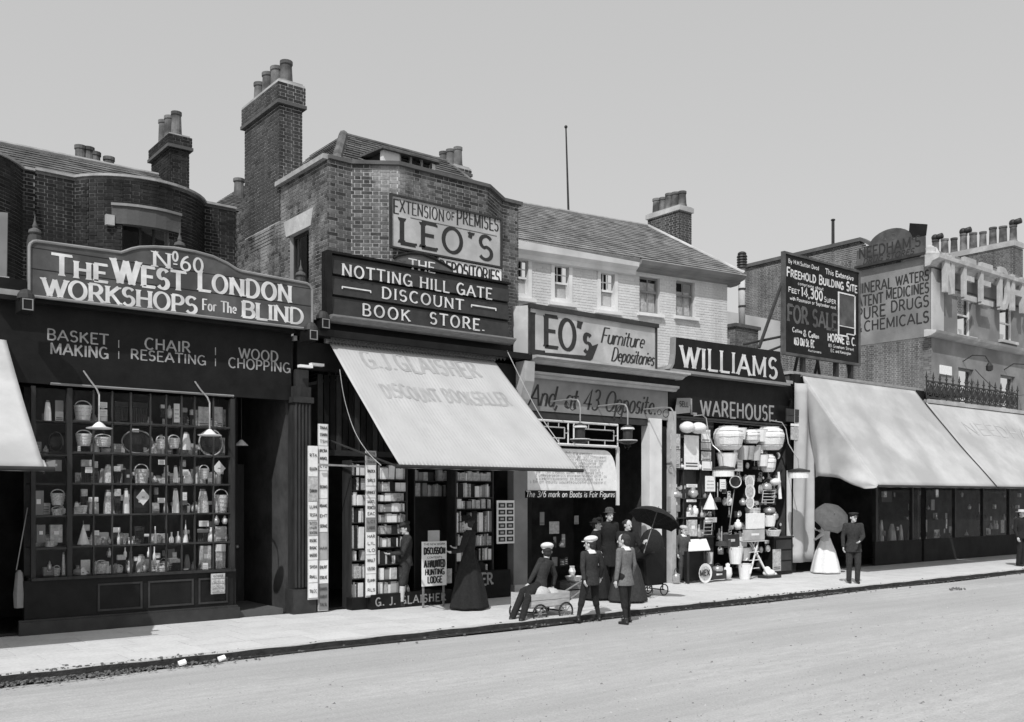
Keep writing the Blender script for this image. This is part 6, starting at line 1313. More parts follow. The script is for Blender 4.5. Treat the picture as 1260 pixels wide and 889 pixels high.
# haunted hunting lodge placard
Yq = -.75; x0, x1 = X_(519.5, Yq), X_(549.5, Yq); z0, z1 = Z_(521, 722, Yq), Z_(520, 667, Yq)
pc = root('placard', 'white placard reading A Haunted Hunting Lodge leaning on the book stand', 'poster', (x0, Yq, z0)); MB().box(x0, x1, Yq, Yq + .02, z0, z1).build('board', 'paper', pc)
MB().box(X_(527, Yq), X_(541, Yq), Yq + .001, Yq + .015, z1, z1 + .2).build('top_card', 'cream', pc); MB().box(x0 + .03, x0 + .06, Yq + .02, Yq + .05, 0, z1 - .1).box(x1 - .06, x1 - .03, Yq + .02, Yq + .05, 0, z1 - .1).build('leg', 'wood', pc)
H_ = z1 - z0; W_ = x1 - x0
for s, u0, u1, v0, v1, th in (('THE NEW WORK', .06, .94, .92, .96, .2), ('DISCUSSION', .07, .93, .72, .86, .26), ('CONTENTS', .2, .8, .62, .66, .2), ('A HAUNTED', .08, .93, .42, .58, .24), ('HUNTING', .12, .9, .25, .38, .24), ('LODGE', .22, .8, .07, .21, .24)):
    write(pc, s, 'letter_black', x0 + u0 * W_, x0 + u1 * W_, z0 + v0 * H_, z0 + v1 * H_, Yq, thick=th, thin=th * .7, track=.12, sp=.3)
sc2 = root('small_card', 'small pale card standing behind the right edge of the placard', 'card', (X_(550, -.7), -.7, .3)); MB().box(X_(549, -.68), X_(556, -.68), -.68, -.66, Z_(552, 718, -.68), Z_(552, 700, -.68)).build('card', 'card', sc2)
# picture postcard board on the pier
Yv = -.16; x0, x1 = X_(611.5, Yv), X_(633, Yv); z0, z1 = Z_(612, 669.5, Yv), Z_(612, 616, Yv)
pv_ = root('postcard_board', 'white board with two columns of dark framed cards hung on the pale pier', 'display board', (x0, Yv, z0)); MB().box(x0, x1, Yv, Yv + .02, z0, z1).build('board', 'paper', pv_)
cw_ = (x1 - x0) * .38; ch_ = (z1 - z0) / 6.4
cm_ = MB().box(0, cw_, 0, .006, 0, ch_ * .72).mesh('card', 'dkgrey'); ci_ = MB().box(0, cw_ * .5, 0, .004, 0, ch_ * .3).mesh('picture', 'cream')
for r in range(6):
    for c_ in range(2):
        xx = x0 + (x1 - x0) * (.09 + .46 * c_); zz = z1 - (r + .95) * ch_ - .02; o = place(cm_, 'card', (xx, Yv - .006, zz), pv_); place(ci_, 'picture', (xx + cw_ * .25, Yv - .0105, zz + ch_ * .2), o)

# ================================================================= GOODS IN THE WORKSHOP WINDOW
def goods(kind, px0, px1, py0, py1, Y, m, t):
    x0, x1 = X_(px0, Y), X_(px1, Y); pm = (px0 + px1) / 2; z0, z1 = Z_(pm, py1, Y), Z_(pm, py0, Y); cx, w_, h = (x0 + x1) / 2, x1 - x0, z1 - z0; r = w_ / 2
    if kind == 'basket':
        MB().lathe((cx, Y, z0), [(r * .72, 0), (r * .86, h * .3), (r, h * .75), (r * 1.03, h * .78), (r * .92, h * .78), (r * .8, h * .2)], 16).build('body', m, t, smooth=False)
        MB().tube([(cx + r * .9 * math.cos(R(a)), Y, z0 + h * .74 + h * .28 * math.sin(R(a))) for a in range(0, 181, 20)], .008, 5).build('handle', m, t)
        b = MB()
        for q in range(4): b.tube([(cx + r * (.77 + .07 * q) * math.cos(R(a)) * 1.02, Y + r * (.77 + .07 * q) * math.sin(R(a)) * 1.02, z0 + h * (.1 + .18 * q)) for a in range(180, 361, 20)], .007, 4)
        b.build('band', 'wicker', t)
    elif kind == 'card':
        MB().box(x0, x1, Y, Y + .01, z0, z1).build('card', m, t)
        b = MB()
        for q in range(3): b.box(x0 + w_ * .15, x1 - w_ * .15, Y - .003, Y, z0 + h * (.2 + .22 * q), z0 + h * (.26 + .22 * q))
        b.build('print', 'card' if m != 'card' else 'letter_dull', t)
    elif kind == 'diamond':
        MB().obox((cx, Y, (z0 + z1) / 2), (r * .72, 0, h * .36), (0, .005, 0), (-r * .72, 0, h * .36)).build('card', m, t); MB().obox((cx, Y - .006, (z0 + z1) / 2), (r * .3, 0, 0), (0, .001, 0), (0, 0, .006)).build('print', 'letter_dull', t)
    elif kind == 'hoop':
        b = MB(); b.tube([(cx + r * math.cos(R(a)), Y, (z0 + z1) / 2 + h / 2 * math.sin(R(a))) for a in range(0, 361, 18)], .012, 6).build('rim', m, t)
        MB().lathe((cx, Y + .02, (z0 + z1) / 2), [(r * .1, .0), (r * .85, .0), (r * .85, -.02), (r * .1, -.02)], 20, axis='y').build('woven_base', 'brown', t)
    elif kind == 'cone':
        MB().lathe((cx, Y, z0), [(r, 0), (r * .9, h * .1), (r * .08, h * .95), (.004, h)], 14, wob=.08, nw=7).build('folded_cloth', m, t); MB().rod((cx, Y, z1 - .02), (cx, Y, z1 + .05), .006).build('tip', 'wood', t)
    elif kind == 'box':
        MB().box(x0, x1, Y, Y + .09, z0, z1).build('box', m, t, bevel=.004); MB().box(x0 + w_ * .3, x1 - w_ * .3, Y - .004, Y, z0 + h * .45, z0 + h * .65).build('label_card', 'paper', t)
    elif kind == 'brush':
        MB().box(x0, x1, Y, Y + .05, z1 - h * .3, z1).build('stock', m, t, bevel=.006); b = MB()
        for q in range(9): xx = x0 + w_ * (q + .5) / 9; b.rod((xx, Y + .02, z1 - h * .3), (xx + random.uniform(-.006, .006), Y + .02, z0), w_ / 20, w_ / 16, 5)
        b.build('bristles', 'bristle' if m != 'paper' else 'wicker', t)
    elif kind == 'broomhead':
        MB().rod((cx, Y, z1 - h * .1), (cx, Y, z1), r * .5, n=10).build('neck', 'wood', t); MB().lathe((cx, Y, z0), [(r, 0), (r * .95, h * .4), (r * .6, h * .9), (r * .3, h * .92)], 14, wob=.1, nw=11).build('bristles', m, t)
    elif kind == 'pot':
        MB().lathe((cx, Y, z0), [(r * .6, 0), (r, h * .35), (r * .85, h * .75), (r * .45, h * .8), (r * .5, h), (r * .3, h)], 14).build('body', m, t, smooth=True); MB().ell((cx, Y, z1 + .008), r * .3, r * .3, .012, 8, 5).build('lid', m, t)
    elif kind == 'bottle':
        MB().lathe((cx, Y, z0), [(r, 0), (r, h * .5), (r * .4, h * .68), (r * .35, h * .95), (r * .45, h), (r * .3, h)], 10).build('bottle', m, t, smooth=True)
    elif kind == 'sheet':
        MB().box(x0, x1, Y, Y + .008, z0, z1).build('sheet', m, t); b = MB()
        for q in range(2): b.box(x0 + w_ * .1, x1 - w_ * .1, Y - .003, Y, z0 + h * (.08 + .08 * q), z0 + h * (.12 + .08 * q))
        b.build('print', 'letter_dull', t)
    elif kind == 'globe':
        MB().ell((cx, Y, z0 + h * .5), r, r, h * .45).build('bowl', m, t, smooth=True); MB().rod((cx, Y, z1 - h * .08), (cx, Y, z1 + .05), .012).build('hook', 'iron', t)
    elif kind == 'sack':
        MB().lathe((cx, Y, z0), [(r * .62, 0), (r * .86, h * .14), (r * .98, h * .45), (r, h * .62), (r * .86, h * .82), (r * .6, h * .9), (r * .66, h * .94), (r * .5, h * .94)], 18, wob=.025, nw=6).build('body', m, t); MB().tube([(cx + r * .5 * math.cos(R(a)), Y, z1 - h * .08 + h * .2 * math.sin(R(a))) for a in range(0, 181, 30)], .007, 5).build('handle', 'iron', t)
        b = MB()
        for f, q in ((.2, .9), (.5, 1.0), (.74, .93)): b.tube([(cx + r * q * 1.01 * math.cos(R(a)), Y + r * q * 1.01 * math.sin(R(a)), z0 + h * f) for a in range(180, 361, 20)], .006, 4)
        b.build('band', 'stucco_grey', t)
    elif kind == 'pail':
        MB().lathe((cx, Y, z0), [(r * .72, 0), (r, h), (r * 1.05, h * 1.01), (r * .93, h), (r * .68, h * .1)], 16).build('body', m, t); MB().tube([(cx + r * math.cos(R(a)), Y - .02, z1 - .02 - h * .35 * math.sin(R(a))) for a in range(0, 181, 20)], .006, 5).build('handle', 'iron', t)
    elif kind == 'plate':
        MB().lathe((cx, Y, (z0 + z1) / 2), [(r * .5, 0), (r, .02), (r, .03), (r * .6, .012), (.01, .012)], 18, axis='y').build('plate', m, t); MB().lathe((cx, Y, (z0 + z1) / 2), [(r * .66, .024), (r * .7, .03), (r * .4, .031)], 16, axis='y').build('ring', 'card', t)
    elif kind == 'kettle':
        MB().lathe((cx, Y, z0), [(r * .75, 0), (r * .85, h * .1), (r * .8, h * .45), (r * .5, h * .62), (r * .1, h * .66), (r * .08, h * .74)], 14).build('body', m, t, smooth=True); MB().rod((cx + r * .6, Y, z0 + h * .25), (cx + r * 1.1, Y, z0 + h * .55), r * .18, r * .1).build('spout', m, t); MB().tube([(cx + r * .7 * math.cos(R(a)), Y, z0 + h * .5 + h * .45 * math.sin(R(a))) for a in range(0, 181, 20)], .008, 5).build('handle', 'iron', t)
    elif kind == 'rack':
        b = MB()
        for q in range(5): zz = z0 + h * q / 4; b.rod((x0 + w_ * .1 * q / 4, Y, zz), (x1 - w_ * .1 * (4 - q) / 4, Y, zz), .011, n=5)
        b.build('bar', m, t); MB().rod((x0, Y + .01, z0), (x0 + w_ * .1, Y + .01, z1), .012).rod((x1 - w_ * .1, Y + .01, z0), (x1, Y + .01, z1), .012).build('side', m, t)
    elif kind == 'brushlong':
        MB().rod((cx, Y, z0 + h * .25), (cx, Y, z1), .012, n=8).build('handle', m, t); MB().lathe((cx, Y, z0), [(r, 0), (r * .9, h * .2), (.02, h * .26)], 10).build('head', 'bristle', t)
NAMES = dict(basket='basket', card='card', diamond='card', hoop='hoop', cone='folded_parasol', box='box', brush='brush', broomhead='hand_broom', pot='jar', bottle='bottle', sheet='printed_sheet', globe='lamp_globe', sack='hanging_bag', pail='pail', plate='plate', kettle='kettle', rack='rack', brushlong='long_brush')
TONE = dict(signgrey='dim grey', wicker='brown wicker', wicker_pale='pale wicker', paper='white', card='light grey', wood='brown', bristle='dark', grey='grey', dkgrey='dark grey', cream='cream', tin='shiny tin', enamel='white enamel', brown='dark brown', stucco='pale stone grey', print='mottled', wood_pale='pale wooden', brass='bright metal', black='black')
ORDN = ['first', 'second', 'third', 'fourth', 'fifth', 'sixth', 'seventh', 'eighth', 'ninth', 'tenth', 'eleventh', 'twelfth']
def stock(rows, where, group):
    for rname, Y, items in rows:
        cnt = {}; 
        tot = {}
        for it in items: k = (it[0], it[5]); tot[k] = tot.get(k, 0) + 1
        for it in items:
            kind, a, b, c, d, m = it[:6]; yy = it[6] if len(it) > 6 else Y; k = (kind, m); n = cnt.get(k, 0); cnt[k] = n + 1; nm = NAMES[kind]
            shp = {'diamond': 'diamond shaped '}.get(kind, '')
            lab = '%s %s%s in the %s %s' % (TONE.get(m, m), shp, nm.replace('_', ' '), rname, where) + (', %s of its kind from the left' % ORDN[n] if tot[k] > 1 else '')
            t = root(nm, ' '.join(lab.split()[:16]), nm.replace('_', ' '), (X_((a + b) / 2, yy), yy, Z_((a + b) / 2, d, yy)), group); goods(kind, a, b, c, d, yy, m, t)
W = 'row of the workshop window'
stock([
 ('top', .19, [('broomhead', 54, 63, 493, 518, 'paper'), ('sheet', 68, 78, 493, 519, 'grey'), ('basket', 91, 113, 494, 519, 'wicker_pale'), ('card', 122, 132, 495, 502, 'paper'), ('card', 122, 132, 504, 512, 'paper'), ('brush', 141, 158, 494, 518, 'brown'), ('brush', 163, 182, 495, 520, 'brown'),
   ('brush', 198, 204, 498, 514, 'card'), ('pot', 205, 212, 500, 515, 'card'), ('card', 214, 221, 497, 520, 'paper'), ('brush', 223, 231, 502, 521, 'grey'), ('sheet', 244, 258, 501, 526, 'card'), ('sheet', 263, 274, 501, 526, 'card')]),
 ('second', .19, [('hoop', 60, 78, 532, 556, 'brown'), ('basket', 93, 113, 530, 549, 'wicker_pale'), ('basket', 116, 138, 535, 550, 'wicker_pale'), ('hoop', 150, 188, 530, 558, 'grey'), ('card', 163, 171, 528, 532, 'paper'), ('basket', 192, 204, 537, 553, 'wicker_pale'), ('basket', 207, 221, 536, 552, 'wicker_pale'), ('broomhead', 224, 234, 532, 554, 'paper'), ('hoop', 245, 274, 529, 561, 'cream')]),
 ('third', .19, [('box', 57, 76, 566, 580, 'grey'), ('brush', 100, 113, 566, 594, 'card'), ('card', 105, 114, 575, 582, 'paper', .12), ('brush', 115, 121, 568, 595, 'grey'), ('broomhead', 127, 139, 572, 595, 'wicker'), ('brush', 141, 149, 574, 596, 'card'), ('box', 153, 162, 578, 596, 'dkgrey'), ('basket', 165, 183, 572, 597, 'wicker'), ('card', 195, 203, 566, 572, 'paper'), ('card', 199, 205, 588, 595, 'paper'),
   ('broomhead', 213, 219, 573, 594, 'paper'), ('card', 225, 232, 578, 586, 'paper'), ('brush', 222, 229, 566, 595, 'grey', .23), ('basket', 245, 257, 573, 590, 'wicker_pale'), ('diamond', 264, 275, 570, 583, 'paper')]),
 ('fourth', .19, [('box', 41, 54, 604, 634, 'grey'), ('basket', 62, 80, 603, 622, 'wicker'), ('basket', 63, 78, 624, 635, 'wicker'), ('brush', 100, 108, 602, 632, 'card'), ('card', 109, 114, 612, 618, 'paper'), ('card', 116, 121, 612, 618, 'paper'), ('broomhead', 127, 139, 603, 633, 'wicker'), ('brush', 141, 149, 602, 632, 'card'), ('broomhead', 151, 159, 601, 632, 'paper'), ('box', 165, 183, 602, 632, 'dkgrey', .24), ('diamond', 170, 182, 605, 619, 'paper', .12),
   ('card', 194, 203, 613, 619, 'paper'), ('brush', 190, 195, 600, 630, 'grey', .24), ('broomhead', 212, 220, 601, 632, 'paper'), ('card', 225, 230, 606, 616, 'paper'), ('brush', 222, 231, 617, 633, 'grey'), ('broomhead', 243, 256, 602, 632, 'wicker'), ('basket', 263, 281, 603, 631, 'wicker')]),
 ('fifth', .19, [('box', 45, 56, 646, 668, 'grey'), ('box', 62, 77, 646, 668, 'card'), ('cone', 95, 110, 645, 670, 'paper'), ('card', 116, 122, 653, 659, 'paper'), ('pot', 124, 130, 663, 670, 'tin'), ('pot', 132, 137, 662, 670, 'tin'), ('bottle', 144, 148, 650, 672, 'paper'), ('bottle', 150, 155, 658, 672, 'tin'), ('pot', 158, 164, 664, 671, 'paper'), ('brush', 166, 178, 648, 668, 'dkgrey'), ('bottle', 189, 193, 648, 671, 'paper'), ('pot', 199, 205, 662, 670, 'tin'), ('bottle', 208, 214, 655, 670, 'paper'),
   ('bottle', 216, 222, 654, 669, 'paper'), ('cone', 225, 232, 644, 669, 'paper'), ('card', 245, 257, 641, 648, 'paper'), ('brush', 244, 257, 651, 667, 'grey'), ('pot', 263, 270, 636, 646, 'tin'), ('pot', 273, 280, 636, 645, 'paper'), ('sheet', 265, 279, 648, 668, 'card')]),
 ('bottom', .2, [('pot', 58, 64, 692, 703, 'tin'), ('broomhead', 76, 80, 680, 708, 'wicker'), ('diamond', 98, 106, 700, 710, 'paper'), ('pot', 131, 138, 676, 686, 'tin'), ('basket', 117, 132, 690, 706, 'wicker'), ('pot', 143, 149, 696, 707, 'card'), ('pot', 156, 161, 692, 706, 'paper'), ('bottle', 152, 156, 674, 686, 'paper'), ('pot', 174, 181, 692, 706, 'tin'), ('bottle', 181, 185, 674, 686, 'paper'), ('bottle', 188, 192, 673, 694, 'paper'), ('basket', 191, 206, 694, 706, 'wicker_pale'), ('brush', 209, 222, 688, 704, 'card'),
   ('card', 226, 232, 700, 704, 'paper'), ('pot', 235, 241, 692, 703, 'grey'), ('box', 247, 260, 672, 700, 'card'), ('card', 249, 256, 693, 702, 'paper', .12), ('brush', 266, 278, 670, 700, 'paper')]),
], W, 'goods in the workshop window')
def crowd(n, p0, p1, zsets, Ys, kinds, tones, where, group):
    its = []; zs_s = sorted(set(zsets), reverse=True)
    for i in range(n):
        z = random.choice(zsets); Y = random.uniform(*Ys); x = random.uniform(X_(p0, Y), X_(p1, Y)); k = random.choice(kinds); w_ = random.uniform(.07, .17); h = random.uniform(.14, .34) if k in ('brush', 'broomhead', 'bottle', 'sheet', 'rack', 'brushlong') else random.uniform(.1, .2)
        its.append((k, random.choice(tones), zs_s.index(z), x, Y, z, w_, h))
    its.sort(key=lambda q: q[3]); cnt = {}; tot = {}
    for q in its: tot[q[:3]] = tot.get(q[:3], 0) + 1
    for k, m, r, x, Y, z, w_, h in its:
        c = cnt.get((k, m, r), 0); cnt[(k, m, r)] = c + 1
        lab = '%s %s on the %s level %s' % (TONE.get(m, m), NAMES[k].replace('_', ' '), ORD[r], where) + (', %s such from the left' % ORDN[c] if tot[(k, m, r)] > 1 else '')
        t = root(NAMES[k], ' '.join(lab.split()[:16]), NAMES[k].replace('_', ' '), (x, Y, z), group); px_ = lambda xx: 630 + F * ((xx * VB - (Y + D0) * VA) / (xx * VA + (Y + D0) * VB)); pc_ = lambda xx, zz: 612 - (zz - HC) * F / (xx * VA + (Y + D0) * VB)
        goods(k, px_(x - w_ / 2), px_(x + w_ / 2), pc_(x, z + h), pc_(x, z), Y, m, t)
crowd(185, 92, 282, rowz[:-1], (.22, .44), ('basket', 'brush', 'broomhead', 'box', 'pot', 'card', 'bottle', 'brush', 'sheet'), ('wicker', 'grey', 'card', 'wicker', 'card', 'paper', 'wicker_pale', 'cream', 'wicker_pale'), 'at the back of the workshop window', 'goods crowded at the back of the workshop window')
crowd(14, 43, 76, [.82, 1.26, 1.74, 2.64, 3.14], (.2, .4), ('basket', 'brush', 'box', 'pot', 'card'), ('wicker', 'grey', 'card'), 'behind the narrow left pane of the workshop', 'goods in the narrow left window')
nt_ = sheets('small dark notice sheet hanging below the right corner of the workshop window', 260, 277, 706, 731, -.08, 4, cat='notice', back='card', name='notice')
# dummy / figure of cloth hanging in the left shadow
q = at(22, 700, .1); dk = root('hanging_cloth', 'long dim grey cloth hanging from a cord at the left edge below the awning', 'cloth', (q.x, .1, .7)); a, b = at(34, 625, .1), at(20, 702, .1); MB().rod(a, b, .008).build('cord', 'grey', dk); MB().lathe((b.x + .04, .1, Z_(24, 748, .1)), [(.07, 0), (.08, .2), (.05, .5), (.02, b.z - Z_(24, 748, .1))], 12, wob=.1, nw=5).build('cloth', 'grey', dk)

# ================================================================= HARDWARE GOODS
WH = 'of the hardware shop front'
stock([
 ('hanging row', -.25, [('globe', 839, 852, 518, 534, 'enamel'), ('globe', 852, 866, 519, 535, 'enamel'), ('sack', 884.5, 908, 523, 554, 'wicker_pale'), ('pail', 906, 916, 527, 541, 'enamel'), ('sack', 917, 931, 528, 546, 'enamel'), ('pail', 928, 941, 529, 544, 'enamel', -.2), ('sack', 936, 958, 524, 554, 'wicker_pale')]),
 ('sheet row', -.12, [('sheet', 825, 837, 534, 553, 'card'), ('sheet', 825.5, 837, 554, 576, 'print'), ('sheet', 842, 860, 536, 578, 'paper'), ('sheet', 863, 874, 529, 544, 'paper'), ('sheet', 862.5, 875, 545, 554, 'cream'), ('sheet', 863, 875, 556, 567, 'card'), ('sheet', 864, 876, 568, 579, 'paper'), ('card', 903, 914, 548, 562, 'paper'), ('card', 903, 914, 563, 580, 'paper')]),
 ('second hanging row', -.22, [('pail', 886, 903, 558, 575, 'enamel'), ('pail', 910, 919, 549, 566, 'stucco'), ('pail', 918, 926, 549, 566, 'tin'), ('pail', 925, 934, 550, 567, 'stucco'), ('card', 931, 939, 548, 558, 'paper'), ('pail', 933, 943, 560, 574, 'enamel'), ('sack', 939, 951, 558, 581, 'wicker_pale')]),
 ('upper shelf', -.08, [('card', 824.5, 833, 596, 600, 'paper'), ('card', 845, 858, 596, 600, 'paper'), ('kettle', 825.5, 837, 600, 612, 'tin'), ('pot', 848, 857, 601, 612, 'tin'), ('card', 868, 880, 586, 605, 'paper', -.2), ('card', 886, 893, 590, 602, 'paper', -.2), ('plate', 916, 927, 589, 598, 'enamel', -.2), ('kettle', 938, 948, 590, 603, 'tin', -.2), ('globe', 949, 958, 588, 598, 'enamel', -.25), ('hoop', 898, 912, 586, 600, 'paper', -.2)]),
 ('middle shelf', -.1, [('box', 824.5, 837, 611, 630, 'grey'), ('card', 845, 857, 615, 618, 'paper'), ('pot', 846, 852, 622, 634, 'tin'), ('pot', 852, 858, 623, 635, 'enamel'), ('cone', 868, 880, 607, 627, 'paper', -.2), ('brushlong', 880, 886, 594, 618, 'wood_pale', -.2), ('plate', 916, 928, 600, 611, 'enamel', -.25), ('plate', 917, 927, 613, 624, 'enamel', -.25), ('pot', 911, 917, 614, 622, 'tin', -.2), ('rack', 938, 954, 604, 619, 'wood_pale', -.25), ('basket', 920, 932, 622, 636, 'wicker', -.2), ('kettle', 941, 952, 621, 631, 'tin', -.2)]),
 ('lower shelf', -.15, [('card', 845, 858, 630, 636, 'paper'), ('box', 848, 858, 640, 660, 'card'), ('rack', 866, 877, 640, 658, 'tin'), ('bottle', 858, 862, 646, 661, 'tin'), ('card', 868, 882, 637, 643, 'paper'), ('brushlong', 883, 893, 648, 672, 'wood_pale', -.3), ('pot', 905, 911, 640, 652, 'paper', -.2), ('box', 921, 941, 632, 651, 'paper', -.42), ('box', 917.5, 941, 652, 665, 'cream', -.45), ('pail', 941, 952, 634, 648, 'enamel', -.3), ('pot', 950, 956, 630, 640, 'tin', -.3), ('basket', 945, 957, 650, 660, 'wicker_pale', -.35)]),
 ('ground level row', -.5, [('plate', 859, 875, 695, 716, 'enamel', -.62), ('kettle', 878, 888, 693, 703, 'tin'), ('box', 876, 894, 702, 713, 'dkgrey', -.55), ('pot', 892, 899, 694, 713, 'enamel'), ('box', 891, 910, 658, 674, 'dkgrey', -.35), ('pail', 899, 911, 673, 694, 'enamel', -.4), ('pail', 910, 921, 674, 690, 'cream', -.35), ('pail', 911, 922, 694, 713, 'enamel', -.55), ('box', 911, 919, 661, 673, 'paper', -.3), ('sheet', 951, 961, 676, 703, 'card', -.3), ('pail', 870, 876, 680, 694, 'stucco', -.35), ('kettle', 828, 836, 699, 717, 'tin', -.35)]),
], WH, 'goods hung and stacked at the hardware shop')
pt = [o for o in C.objects if o.name.startswith('plate') and o.get('label', '').find('ground level') > 0]
m = MB(); letters(m, 'MEX', X_(873, -.66) - X_(861, -.66), .13, front(-.665), thick=.2, x0=X_(861, -.66), z0=Z_(862, 709, -.66)); m.build('lettering', 'letter_black', pt[0] if pt else None)
tb = root('sloping_stall', 'stall table with a white sloping top beside the capped boy', 'table', (X_(848), -.7, 0)); xA, xB = X_(849, -.7), X_(874, -.35)
fa, fb, ba_, bb_ = at(847, 677.5, -.55), at(874, 676, -.55), at(848, 664, -.15), at(869, 664, -.15)
fb.z = fa.z; bb_.z = ba_.z; dn = Vector((0, 0, -.025)); MB().hexa([fa + dn, fb + dn, bb_ + dn, ba_ + dn, fa, fb, bb_, ba_]).build('top', 'paper', tb); xA, xB = fa.x, fb.x - .1; zf = fa.z - .03
for x in (xA + .05, xB): MB().box(x - .02, x + .02, -.52, -.48, 0, zf).build('leg', 'brown', tb)
MB().box(xA, xB, -.44, -.42, .05, zf).build('back_panel', 'black', tb)
tr = root('folding_steps', 'pale wooden folding trestle standing under the stacked white boxes', 'trestle', (X_(930), -.5, 0)); 
P = lambda px, py, Y: at(px, py, Y)
for a, b, Y, Yb in (((924, 666), (944, 706), -.4, -.75), ((933, 666), (923, 706), -.45, -.75), ((930, 666), (918, 690), -.3, -.5), ((922, 668), (940, 700), -.25, -.3)):
    p, q = at(*a, Y), at(*b, Yb); q.z = max(q.z, .02); MB().obox((p + q) / 2, (q - p) / 2, (0, .012, 0), (.02, 0, 0)).build('leg', 'white', tr)
for y in (680, 690, 700): p, q = at(922, y, -.6), at(934, y - 1, -.6); MB().rod(p, q, .012, n=6).build('rung', 'white', tr)
MB().box(X_(917, -.45), X_(941, -.45), -.55, -.25, Z_(930, 666.5, -.45), Z_(930, 665.3, -.45)).build('top', 'wood_pale', tr)
ck = root('chest', 'dark wooden chest standing at the right of the hardware front', 'chest', (X_(945), -.1, 0)); MB().box(X_(941), X_(964), -.28, .1, .02, .95).build('body', 'black', ck, bevel=.01); MB().box(X_(941) - .03, X_(964) + .02, -.31, .1, .95, .99).build('top', 'dkgrey', ck)
for i in range(3): MB().box(X_(943), X_(962), -.295, -.28, .1 + i * .28, .34 + i * .28).build('drawer', 'dkgrey', ck)
hp = root('cloth_heap', 'small pale heap on a dark tray on the pavement before the chest', 'goods', (X_(955), -.6, 0)); q = gnd(956, 712); MB().box(q.x - .3, q.x + .25, q.y + .05, q.y + .35, .01, .07).build('tray', 'dkgrey', hp); MB().ell((q.x - .05, q.y + .2, .12), .2, .12, .1).ell((q.x - .12, q.y + .2, .2), .1, .08, .09).ell((q.x + .1, q.y + .2, .09), .13, .1, .05).build('heap', 'paper', hp, smooth=True)
bm_ = root('broom', 'long dark handled broom leaning in the middle of the hardware front', 'broom', at(896, 658, -.3)); p, q = at(904, 598, -.1), at(896, 660, -.3); MB().rod(p, q, .014).build('handle', 'grey', bm_); MB().lathe((q.x, q.y, q.z - .28), [(.09, 0), (.07, .18), (.03, .28)], 10).build('head', 'bristle', bm_)
pw = root('white_rod', 'short white hanging rod near the right side of the hardware front', 'rod', at(960, 580, -.3)); MB().rod(at(958, 581, -.3), at(960, 614, -.3), .03, .045, 8).build('rod', 'paper', pw)
for z in (Z_(850, 577.5), Z_(850, 613), Z_(850, 637), Z_(850, 661)): MB().box(X_(826), X_(877), -.06, .1, z - .02, z).build('shelf', 'dkgrey', sh4)
for px in (840, 861, 878): MB().box(X_(px) - .02, X_(px) + .02, -.03, .08, 1.2, 3.4).build('shelf_upright', 'brown', sh4)
MB().box(X_(826), X_(882), .1, .14, .05, 3.9).build('goods_back', 'interior', sh4)
MB().rod((X_(838, -.25), -.25, Z_(838, 516, -.25)), (X_(962, -.25), -.25, Z_(960, 526, -.25)), .015).build('hanging_rail', 'iron', sh4)
crowd(110, 884, 962, [.6, .95, 1.2, 1.5, 1.8, 2.1, 2.4, 2.7, 3.0], (-.2, .06), ('pot', 'kettle', 'brush', 'plate', 'brushlong', 'card', 'pail', 'rack', 'bottle'), ('tin', 'grey', 'enamel', 'card', 'stucco', 'wood_pale', 'wicker', 'brown'), 'deep inside the hardware shop', 'small goods hung inside the hardware shop')
crowd(40, 827, 876, [Z_(850, q_) for q_ in (577.5, 613, 637, 661)], (-.04, .05), ('pot', 'bottle', 'box', 'card', 'kettle', 'brush'), ('tin', 'grey', 'card', 'stucco', 'enamel'), 'at the back of the hardware shelves', 'tins on the hardware shop shelves')
crowd(30, 1084, 1190, [.75, .85, 1.0, 1.3, 1.6, 2.0, 2.3], (.06, .3), ('box', 'card', 'sheet', 'basket', 'cone', 'pot'), ('grey', 'grey', 'signgrey', 'card'), 'behind the shaded draper glass', 'dim goods in the draper window')
crowd(24, 1192, 1258, [.75, .9, 1.2, 1.6, 2.0], (.06, .3), ('bottle', 'card', 'bottle', 'box', 'pot'), ('grey', 'grey', 'card', 'signgrey'), 'behind the shaded chemist glass', 'dim goods in the chemist window')
crowd(16, 665, 750, [.05, .5, .9, 1.4], (.3, .6), ('box', 'pot', 'basket', 'card', 'sheet'), ('grey', 'brown', 'card', 'grey'), 'inside the dark furniture shop', 'dim wares in the furniture shop entrance')
# dim goods behind the draper's glass
dr_ = [('tall pale draped cloth nearest the policeman in the draper window', 1082, 1087, 640, 688), ('second pale draped cloth with a flared foot in the draper window', 1093, 1102, 645, 688), ('third narrow draped cloth in the draper window', 1106, 1111, 646, 686), ('fourth grey draped cloth at the right of the draper window', 1117, 1122, 650, 688)]
for l_, a, b, c, d in dr_:
    q = at((a + b) / 2, d, .3); h = Z_((a + b) / 2, c, .3) - q.z; w_ = (X_(b, .3) - X_(a, .3)); t = root('draped_cloth', l_, 'cloth', q, 'cloths in the draper window'); MB().lathe(q, [(w_ * .6, 0), (w_ * .35, h * .3), (w_ * .22, h * .8), (w_ * .1, h)], 14, wob=.12, nw=6).build('cloth', 'cream', t)
for i, (a, b, c, d, m_) in enumerate(((1085, 1098, 605, 618, 'dkgrey'), (1150, 1156, 652, 662, 'card'), (1129, 1140, 661, 664, 'cream'), (1137, 1141, 640, 655, 'grey'), (1146, 1150, 615, 628, 'grey'), (1205, 1209, 620, 640, 'card'), (1214, 1219, 650, 658, 'cream'), (1232, 1236, 640, 656, 'card'), (1168, 1172, 648, 656, 'grey'), (1178, 1186, 662, 668, 'grey'))):
    t = root('display_card', ORDN[i] + ' dim card or small object from the left behind the draper and chemist glass', 'card', at(a, d, .25), 'dim things in the dark windows'); MB().box(X_(a, .25), X_(b, .25), .25, .27, Z_((a + b) / 2, d, .25), Z_((a + b) / 2, c, .25)).build('card', m_, t)
